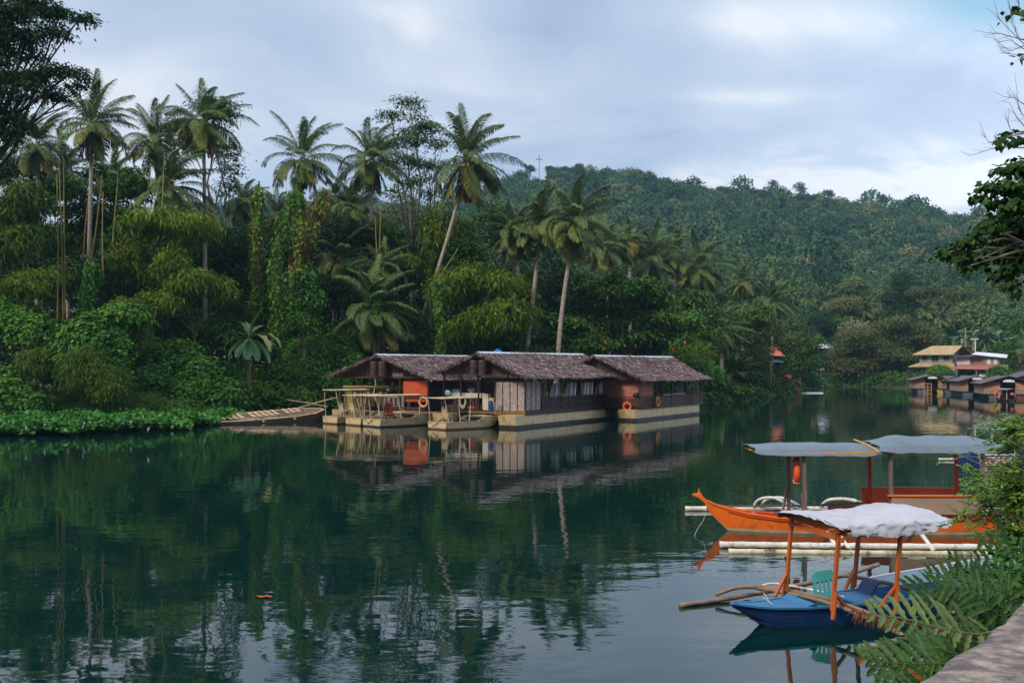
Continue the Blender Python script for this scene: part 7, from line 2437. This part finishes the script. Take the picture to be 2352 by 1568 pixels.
nt.links.new(mx.outputs[2], b.inputs['Base Color'])
b.inputs['Roughness'].default_value = .9
f3 = noise(nt, 140, 8, .8)
bp = nt.nodes.new('ShaderNodeBump'); bp.inputs['Strength'].default_value = .7; bp.inputs['Distance'].default_value = .008
nt.links.new(f3, bp.inputs['Height']); nt.links.new(bp.outputs[0], b.inputs['Normal'])
mb = MB(); mb.grid(rows)
o = mb.build('stone_wall', m, smooth=True)
tag(o, 'weathered grey stone parapet crossing the bottom right corner', 'wall')


def blade(mb, p, d, nrm, L, Wd, droop, wav, seg=9, ph=0.0):
    """Wavy-edged fern leaflet."""
    p, d, nrm = Vector(p), Vector(d).normalized(), Vector(nrm).normalized()
    rows = []
    for i in range(seg + 1):
        s = i / seg
        dd = (d + Vector((0, 0, -droop * s * 1.6))).normalized()
        if i: p = p + dd * L / seg
        sd = nrm.cross(dd).normalized()
        w = Wd * .5 * (math.sin(math.pi * min(1, .12 + s * .88)) ** .5 if s < .98 else .08) * (1 + .24 * math.sin(i * 2.4 + ph))
        up = sd.cross(dd) * -1
        z = wav * math.sin(i * 1.9 + ph)
        rows.append([p - sd * w + nrm * (w * .35 + z), p, p + sd * w + nrm * (w * .35 - z)])
    mb.grid(rows)


def fern(label, root, fronds, seed):
    """fronds: (list of (x, y, depth) along the rib, leaflet length above, below, tint, leaflet width, pairs)"""
    rr = random.Random(seed)
    t = thing('fern', label, 'fern', root)
    for ptsf, lu, ld, tint, wd, n in fronds:
        P = [W(*q) for q in ptsf]
        Rt = Vector(root)
        P = [Rt, Rt.lerp(P[0], .6) + Vector((0, 0, .10))] + P
        out = []
        Q = [P[0]] + P + [P[-1] * 2 - P[-2]]
        seg = len(P) - 1
        for i in range(41):
            s = i / 40 * seg
            j = min(int(s), seg - 1)
            f = s - j
            p0, p1, p2, p3 = Q[j], Q[j + 1], Q[j + 2], Q[j + 3]
            out.append(0.5 * ((2 * p1) + (p2 - p0) * f + (2 * p0 - 5 * p1 + 4 * p2 - p3) * f * f + (3 * p1 - p0 - 3 * p2 + p3) * f ** 3))
        mb = MB()
        mb.tt = min(.93, tint + .1)
        mb.tube(out, [.007 * (1 - .6 * i / 40) for i in range(41)], 5)
        s0 = 2.0 / seg - .12
        for k in range(n):
            s = s0 + (1 - s0) * (k + .5) / n
            i = min(39, int(s * 40))
            p = out[i].lerp(out[i + 1], s * 40 - i)
            d = (out[i + 1] - out[i]).normalized()
            side = d.cross(Vector((0, -.85, .55))).normalized()      # broad side turned towards the river light
            if side.z < 0: side = -side
            nrm = Vector((0, -.8, .6))
            q = (k + .5) / n
            pr = (.45 + .55 * math.sin(math.pi * min(1, q * .9 + .12))) * rr.uniform(.85, 1.1)
            for sg, L in ((1, lu), (-1, ld)):
                if L <= 0: continue
                mb.tt = max(0, min(.90, tint + rr.uniform(-.12, .12)))
                if rr.random() < .012: mb.tt = 1.0
                dd = side * sg + d * (.55 + .3 * q) + Vector((rr.uniform(-.12, .12), rr.uniform(-.5, .3), rr.uniform(-.1, .1)))
                blade(mb, p, dd, nrm + Vector((rr.uniform(-.3, .3), 0, rr.uniform(-.3, .3))), L * pr, wd * rr.uniform(.8, 1.15), .15 if sg > 0 else .35, .0025, ph=rr.uniform(0, 6))
        mb.build('frond', M['fern'], t, world=True, smooth=False)
    return t


fern('fern with a pale grey-green frond reaching over the blue boat hull', (2.75, 5.15, 2.35), [
    ([(2240, 1456, 4.75), (2160, 1440, 4.75), (2075, 1420, 4.8), (1996, 1408, 4.85)], .20, .12, .90, .027, 12),
    ([(2235, 1475, 4.9), (2150, 1478, 5.0), (2075, 1480, 5.05)], .10, .13, .25, .024, 9),
    ([(2260, 1470, 5.1), (2200, 1450, 5.2), (2130, 1450, 5.3)], .13, .10, .35, .026, 9)], 1)
fern('fern with upright olive blades in front of the white tarp post', (2.95, 5.75, 2.4), [
    ([(2265, 1388, 5.6), (2215, 1364, 5.6), (2150, 1356, 5.6), (2085, 1352, 5.6)], .20, .10, .40, .030, 12),
    ([(2262, 1392, 5.8), (2225, 1345, 5.8), (2180, 1308, 5.8)], .17, .12, .30, .028, 9),
    ([(2275, 1380, 6.0), (2240, 1320, 6.0), (2175, 1275, 6.0)], .14, .10, .25, .026, 9),
    ([(2262, 1400, 5.5), (2210, 1385, 5.5), (2150, 1382, 5.5), (2110, 1376, 5.55)], .14, .12, .22, .028, 10),
    ([(2268, 1372, 6.1), (2200, 1330, 6.1), (2130, 1312, 6.1)], .16, .10, .35, .030, 9)], 2)
fern('dark arching fern between the parapet and the olive fern', (3.2, 5.6, 2.45), [
    ([(2300, 1415, 5.2), (2260, 1375, 5.2), (2215, 1352, 5.25), (2160, 1346, 5.3)], .15, .19, .25, .028, 11),
    ([(2320, 1400, 5.4), (2290, 1350, 5.4), (2235, 1322, 5.4)], .18, .14, .22, .028, 10),
    ([(2330, 1390, 5.0), (2310, 1365, 5.0), (2275, 1352, 5.0)], .13, .10, .30, .026, 8)], 3)
fern('browned fern low against the foot of the parapet', (2.35, 4.75, 2.2), [
    ([(2165, 1524, 4.35), (2110, 1524, 4.4), (2040, 1521, 4.45), (1975, 1510, 4.5)], .15, .08, .52, .026, 13),
    ([(2160, 1540, 4.35), (2090, 1545, 4.4), (1995, 1535, 4.45)], .07, .09, .30, .024, 11),
    ([(2180, 1505, 4.6), (2150, 1480, 4.65), (2095, 1475, 4.7)], .14, .10, .30, .026, 9),
    ([(2140, 1570, 4.3), (2080, 1572, 4.3), (2010, 1560, 4.35)], .10, .06, .35, .024, 9),
    ([(2190, 1500, 4.5), (2140, 1500, 4.55), (2070, 1498, 4.6), (2030, 1492, 4.6)], .12, .12, .30, .028, 10),
    ([(2170, 1520, 4.4), (2120, 1545, 4.4), (2060, 1548, 4.4)], .10, .10, .22, .026, 9)], 4)
fern('glossy dark fern at the right edge above the parapet', (4.1, 7.4, 2.4), [
    ([(2365, 1320, 6.6), (2310, 1290, 6.6), (2240, 1280, 6.6)], .17, .14, .2, .034, 9),
    ([(2365, 1290, 6.9), (2320, 1258, 6.9), (2250, 1238, 6.9)], .15, .14, .34, .034, 9),
    ([(2365, 1350, 6.3), (2320, 1325, 6.3), (2262, 1318, 6.3)], .15, .14, .25, .030, 9),
    ([(2370, 1240, 7.2), (2335, 1215, 7.2), (2290, 1210, 7.2)], .15, .12, .50, .034, 8)], 5)
# dry curled frond over the near boom
lf = LF(90)
rng = lf.rng
P0, P1 = np.array(W(1960, 1402, 5.3)), np.array(W(2070, 1428, 5.0))
s = np.repeat(np.linspace(0, 1, 26), 4)
P = P0 + (P1 - P0) * s[:, None]
lf.leaves(P, unit(rng.normal(size=P.shape) * .6 + np.array([-.4, 0, -.5])), unit(rng.normal(size=P.shape)), .05, .010, .3 + .4 * rng.random(len(s)), droop=.5)
dm = MB(); dm.tt = .5; dm.tube([tuple(P0), tuple(P1), tuple(W(2230, 1458, 4.85)), (2.75, 5.15, 2.35)], .006, 5)
t = thing('withered_frond', 'brown withered frond tip lying over the bamboo boom', 'fern', (2.75, 5.15, 2.35))
dm.build('rib', M['dead'], t, world=True)
lf.build('leaflets', M['dead'], t)

# leafy fill under the ferns
lf = LF(91)
bl = [((2.75, 5.0, 2.25), (.45, .35, .35)), ((3.3, 5.8, 2.3), (.55, .45, .40)), ((2.3, 4.45, 2.05), (.35, .35, .35)), ((4.0, 6.9, 2.3), (.6, .6, .55)), ((5.0, 8.3, 2.4), (.7, .6, .7)), ((1.9, 4.0, 1.9), (.3, .3, .35)), ((6.5, 9.9, 2.3), (1.0, .8, .8)), ((3.0, 5.6, 1.4), (.6, .5, .8)), ((4.2, 7.4, 1.4), (.9, .7, .9))]
bl += [((2.45, 4.95, 2.35), (.45, .3, .28)), ((2.95, 5.75, 2.50), (.5, .4, .32)), ((3.5, 6.3, 2.6), (.45, .4, .3))]
crown(lf, bl, 26000, .075, 'broad', per=7, clump=.22, tint=(.22, .2), ratio=.5, low=-.9, shell=(.5, 1.0))
o = lf.build('bank_weeds', M['vine'])
tag(o, 'dark leafy weeds under the ferns beside the parapet', 'weeds', kind='stuff')

# light green feathery shrub at the right edge
SB = thing('feathery_shrub', 'light green feathery shrub leaning in front of the orange boat stern', 'shrub', (5.6, 8.4, 1.6))
sb = [(2340, 985, 35, 14), (2305, 966, 18, 6), (2275, 982, 14, 5), (2330, 1025, 35, 12), (2218, 1050, 12, 3), (2240, 1042, 10, 4), (2350, 1070, 20, 14), (2305, 1086, 26, 8), (2255, 1092, 24, 6), (2310, 1112, 40, 14), (2262, 1122, 20, 6), (2285, 1150, 30, 10), (2330, 1170, 30, 20), (2216, 1155, 10, 4), (2206, 1190, 8, 5), (2262, 1185, 14, 6), (2335, 1225, 30, 18), (2252, 1228, 8, 6), (2350, 1130, 22, 34)]
bl = [pblob(x, y, rx, ry, 7.6 + .5 * math.sin(i * 2.3), deep=1.2) for i, (x, y, rx, ry) in enumerate(sb)]
lf = LF(92)
rng = lf.rng
# pinnate sprays: short ribs with paired leaflets
ar = np.array([r[0] * r[2] for c, r in bl])
K = 470
wh = rng.choice(len(bl), K, p=ar / ar.sum())
C = np.array([c for c, r in bl])[wh]; Rr = np.array([r for c, r in bl])[wh]
P = C + rng.normal(size=(K, 3)) * Rr * .5
D = unit(np.array([-.8, -.25, .05]) + rng.normal(size=(K, 3)) * .55)
Ls = .10 + .08 * rng.random(K)
for k in range(6):
    s = (k + 1) / 6
    B = P + D * (Ls * s)[:, None] + np.array([0, 0, -.02]) * s * s
    for sg in (-1, 1):
        sd = unit(np.cross(D, np.array([0, 0, 1.0])) * sg + D * .5 + rng.normal(size=(K, 3)) * .15)
        N = unit(np.array([0, -.25, 1.0]) + rng.normal(size=(K, 3)) * .35)
        rare = rng.random(K) < .006
        lf.leaves(B, sd, N, .036 + .016 * rng.random(K), .020, np.where(rare, 1.0, np.clip(.5 + .17 * rng.normal(size=K), 0, .92)), droop=.2)
lf.build('foliage', M['shrub'], SB)
mb = MB()
rs = random.Random(5)
for i, (c, r) in enumerate(bl):
    e = Vector(c)
    a = Vector((5.5 + rs.uniform(-.1, .2), 8.3, 1.6 + rs.uniform(0, .3)))
    mid = Vector((max(e.x + .35, 4.6), 8.0, e.z - .35 - .2 * rs.random()))
    mb.tube([a, a.lerp(mid, .5) + Vector((.15, 0, .05)), mid, e + Vector((-.05, 0, .02))], [.022, .016, .010, .004], 5)
mb.build('stems', M['twig'], SB, world=True)

# overhanging tree at the upper right
TR = thing('overhanging_tree', 'dark heart-leaved tree hanging into the right edge above the hill', 'tree', (10.2, 12.9, gz(10.2, 12.9)))
tb = [(2340, 380, 24, 22), (2300, 392, 18, 12), (2265, 425, 22, 8), (2318, 425, 26, 18), (2245, 452, 18, 6), (2285, 462, 24, 10), (2330, 468, 26, 24), (2350, 430, 22, 30), (2300, 500, 34, 16), (2275, 520, 22, 12), (2345, 520, 22, 26), (2290, 545, 24, 12), (2235, 548, 26, 9), (2195, 566, 20, 7), (2210, 585, 26, 10), (2240, 600, 22, 9), (2175, 580, 14, 8), (2290, 578, 34, 15), (2335, 575, 26, 20), (2222, 612, 10, 7), (2320, 612, 24, 12), (2300, 632, 22, 11), (2318, 650, 16, 12), (2330, 668, 10, 8), (2312, 306, 16, 5), (2340, 318, 14, 6), (2298, 318, 6, 4), (2330, 20, 5, 4), (2335, 32, 6, 5), (2350, 35, 8, 5), (2348, 130, 4, 4)]
bl = [pblob(x, y, rx, ry, 11.5 + .6 * math.sin(i * 1.9), deep=1.3) for i, (x, y, rx, ry) in enumerate(tb)]
lf = LF(93)
crown(lf, bl, 3100, .075, 'face', per=4, clump=.09, tint=(.42, .2), ratio=.85, low=-1, shell=(.2, 1.0))
lf.build('crown', M['dark'], TR)
mb = MB()
base = Vector((10.2, 12.9, gz(10.2, 12.9) - .3))
fork1 = Vector((9.4, 12.4, 5.2))
mb.tube([base, Vector((10.0, 12.8, 3.2)), fork1, Vector((9.2, 12.2, 8.2)), Vector((9.0, 12, 10.5))], [.30, .24, .19, .12, .05], 9)
hubs = [(2420, 560, 12.0), (2430, 430, 12.0), (2440, 620, 12.0), (2430, 330, 12)]
for h_ in hubs:
    q = W(*h_)
    mb.tube([fork1 if q.z < 7 else Vector((9.2, 12.2, 7)), q], [.10, .05], 6)
for i, (c, r) in enumerate(bl):
    e = Vector(c)
    hq = min((W(*h_) for h_ in hubs), key=lambda v: (v - e).length)
    if e.z > 7.2: hq = Vector((8.6, 12, e.z + rs.uniform(-.6, .2)))
    mm = hq.lerp(e, .5) + Vector((0, 0, rs.uniform(-.08, .12)))
    mb.tube([hq, mm, e], [.022, .013, .005], 5)
# bare twigs
tw = [((2360, 95), (2300, 78), (2262, 75)), ((2350, 100), (2310, 60), (2282, 30)), ((2350, 112), (2320, 92), (2290, 98)), ((2340, 90), (2325, 55), (2320, 20)), ((2360, 140), (2330, 125), (2296, 122)), ((2360, 60), (2345, 40), (2338, 5)), ((2360, 340), (2290, 338), (2228, 358)), ((2310, 338), (2270, 325), (2252, 300)), ((2350, 330), (2322, 300), (2310, 268)), ((2360, 300), (2335, 270), (2318, 235)), ((2360, 280), (2340, 250), (2335, 200)), ((2352, 105), (2320, 118), (2280, 88)), ((2250, 590), (2210, 612), (2170, 640)), ((2320, 590), (2280, 650), (2240, 676)), ((2352, 240), (2330, 225), (2305, 222))]
for k, tr_ in enumerate(tw):
    P = [W(x, y, 11.6 + .2 * math.sin(k)) for x, y in tr_]
    P = [Vector((8.9, 12.2, P[0].z))] + P
    mb.tube(P, [.014, .007, .004, .002], 4)
    for q in range(7):
        i = rs.choice((1, 2))
        a = P[i].lerp(P[i + 1], rs.random())
        d = (P[i + 1] - P[i]).normalized()
        e = a + d * rs.uniform(.05, .16) + Vector((rs.uniform(-.03, .02), rs.uniform(-.05, .05), rs.uniform(-.10, .13)))
        mb.tube([a, e], [.003, .0015], 3)
mb.build('limbs', M['twig'], TR, world=True)

# ---------------------------------------------------------------- river air
hz = MB()
hz.bx(-1500, 1500, -120, 1260, -6, 260)
m = bpy.data.materials.new('air')
m.use_nodes = True
nt = m.node_tree
nt.nodes.clear()
pv = nt.nodes.new('ShaderNodeVolumePrincipled')
pv.inputs['Color'].default_value = (.42, .70, .95, 1)
pv.inputs['Density'].default_value = HAZE
pv.inputs['Anisotropy'].default_value = 0.0
out = nt.nodes.new('ShaderNodeOutputMaterial')
nt.links.new(pv.outputs[0], out.inputs['Volume'])
o = hz.build('haze', m)
tag(o, 'thin bluish evening haze over the river and hills', 'haze', kind='stuff')
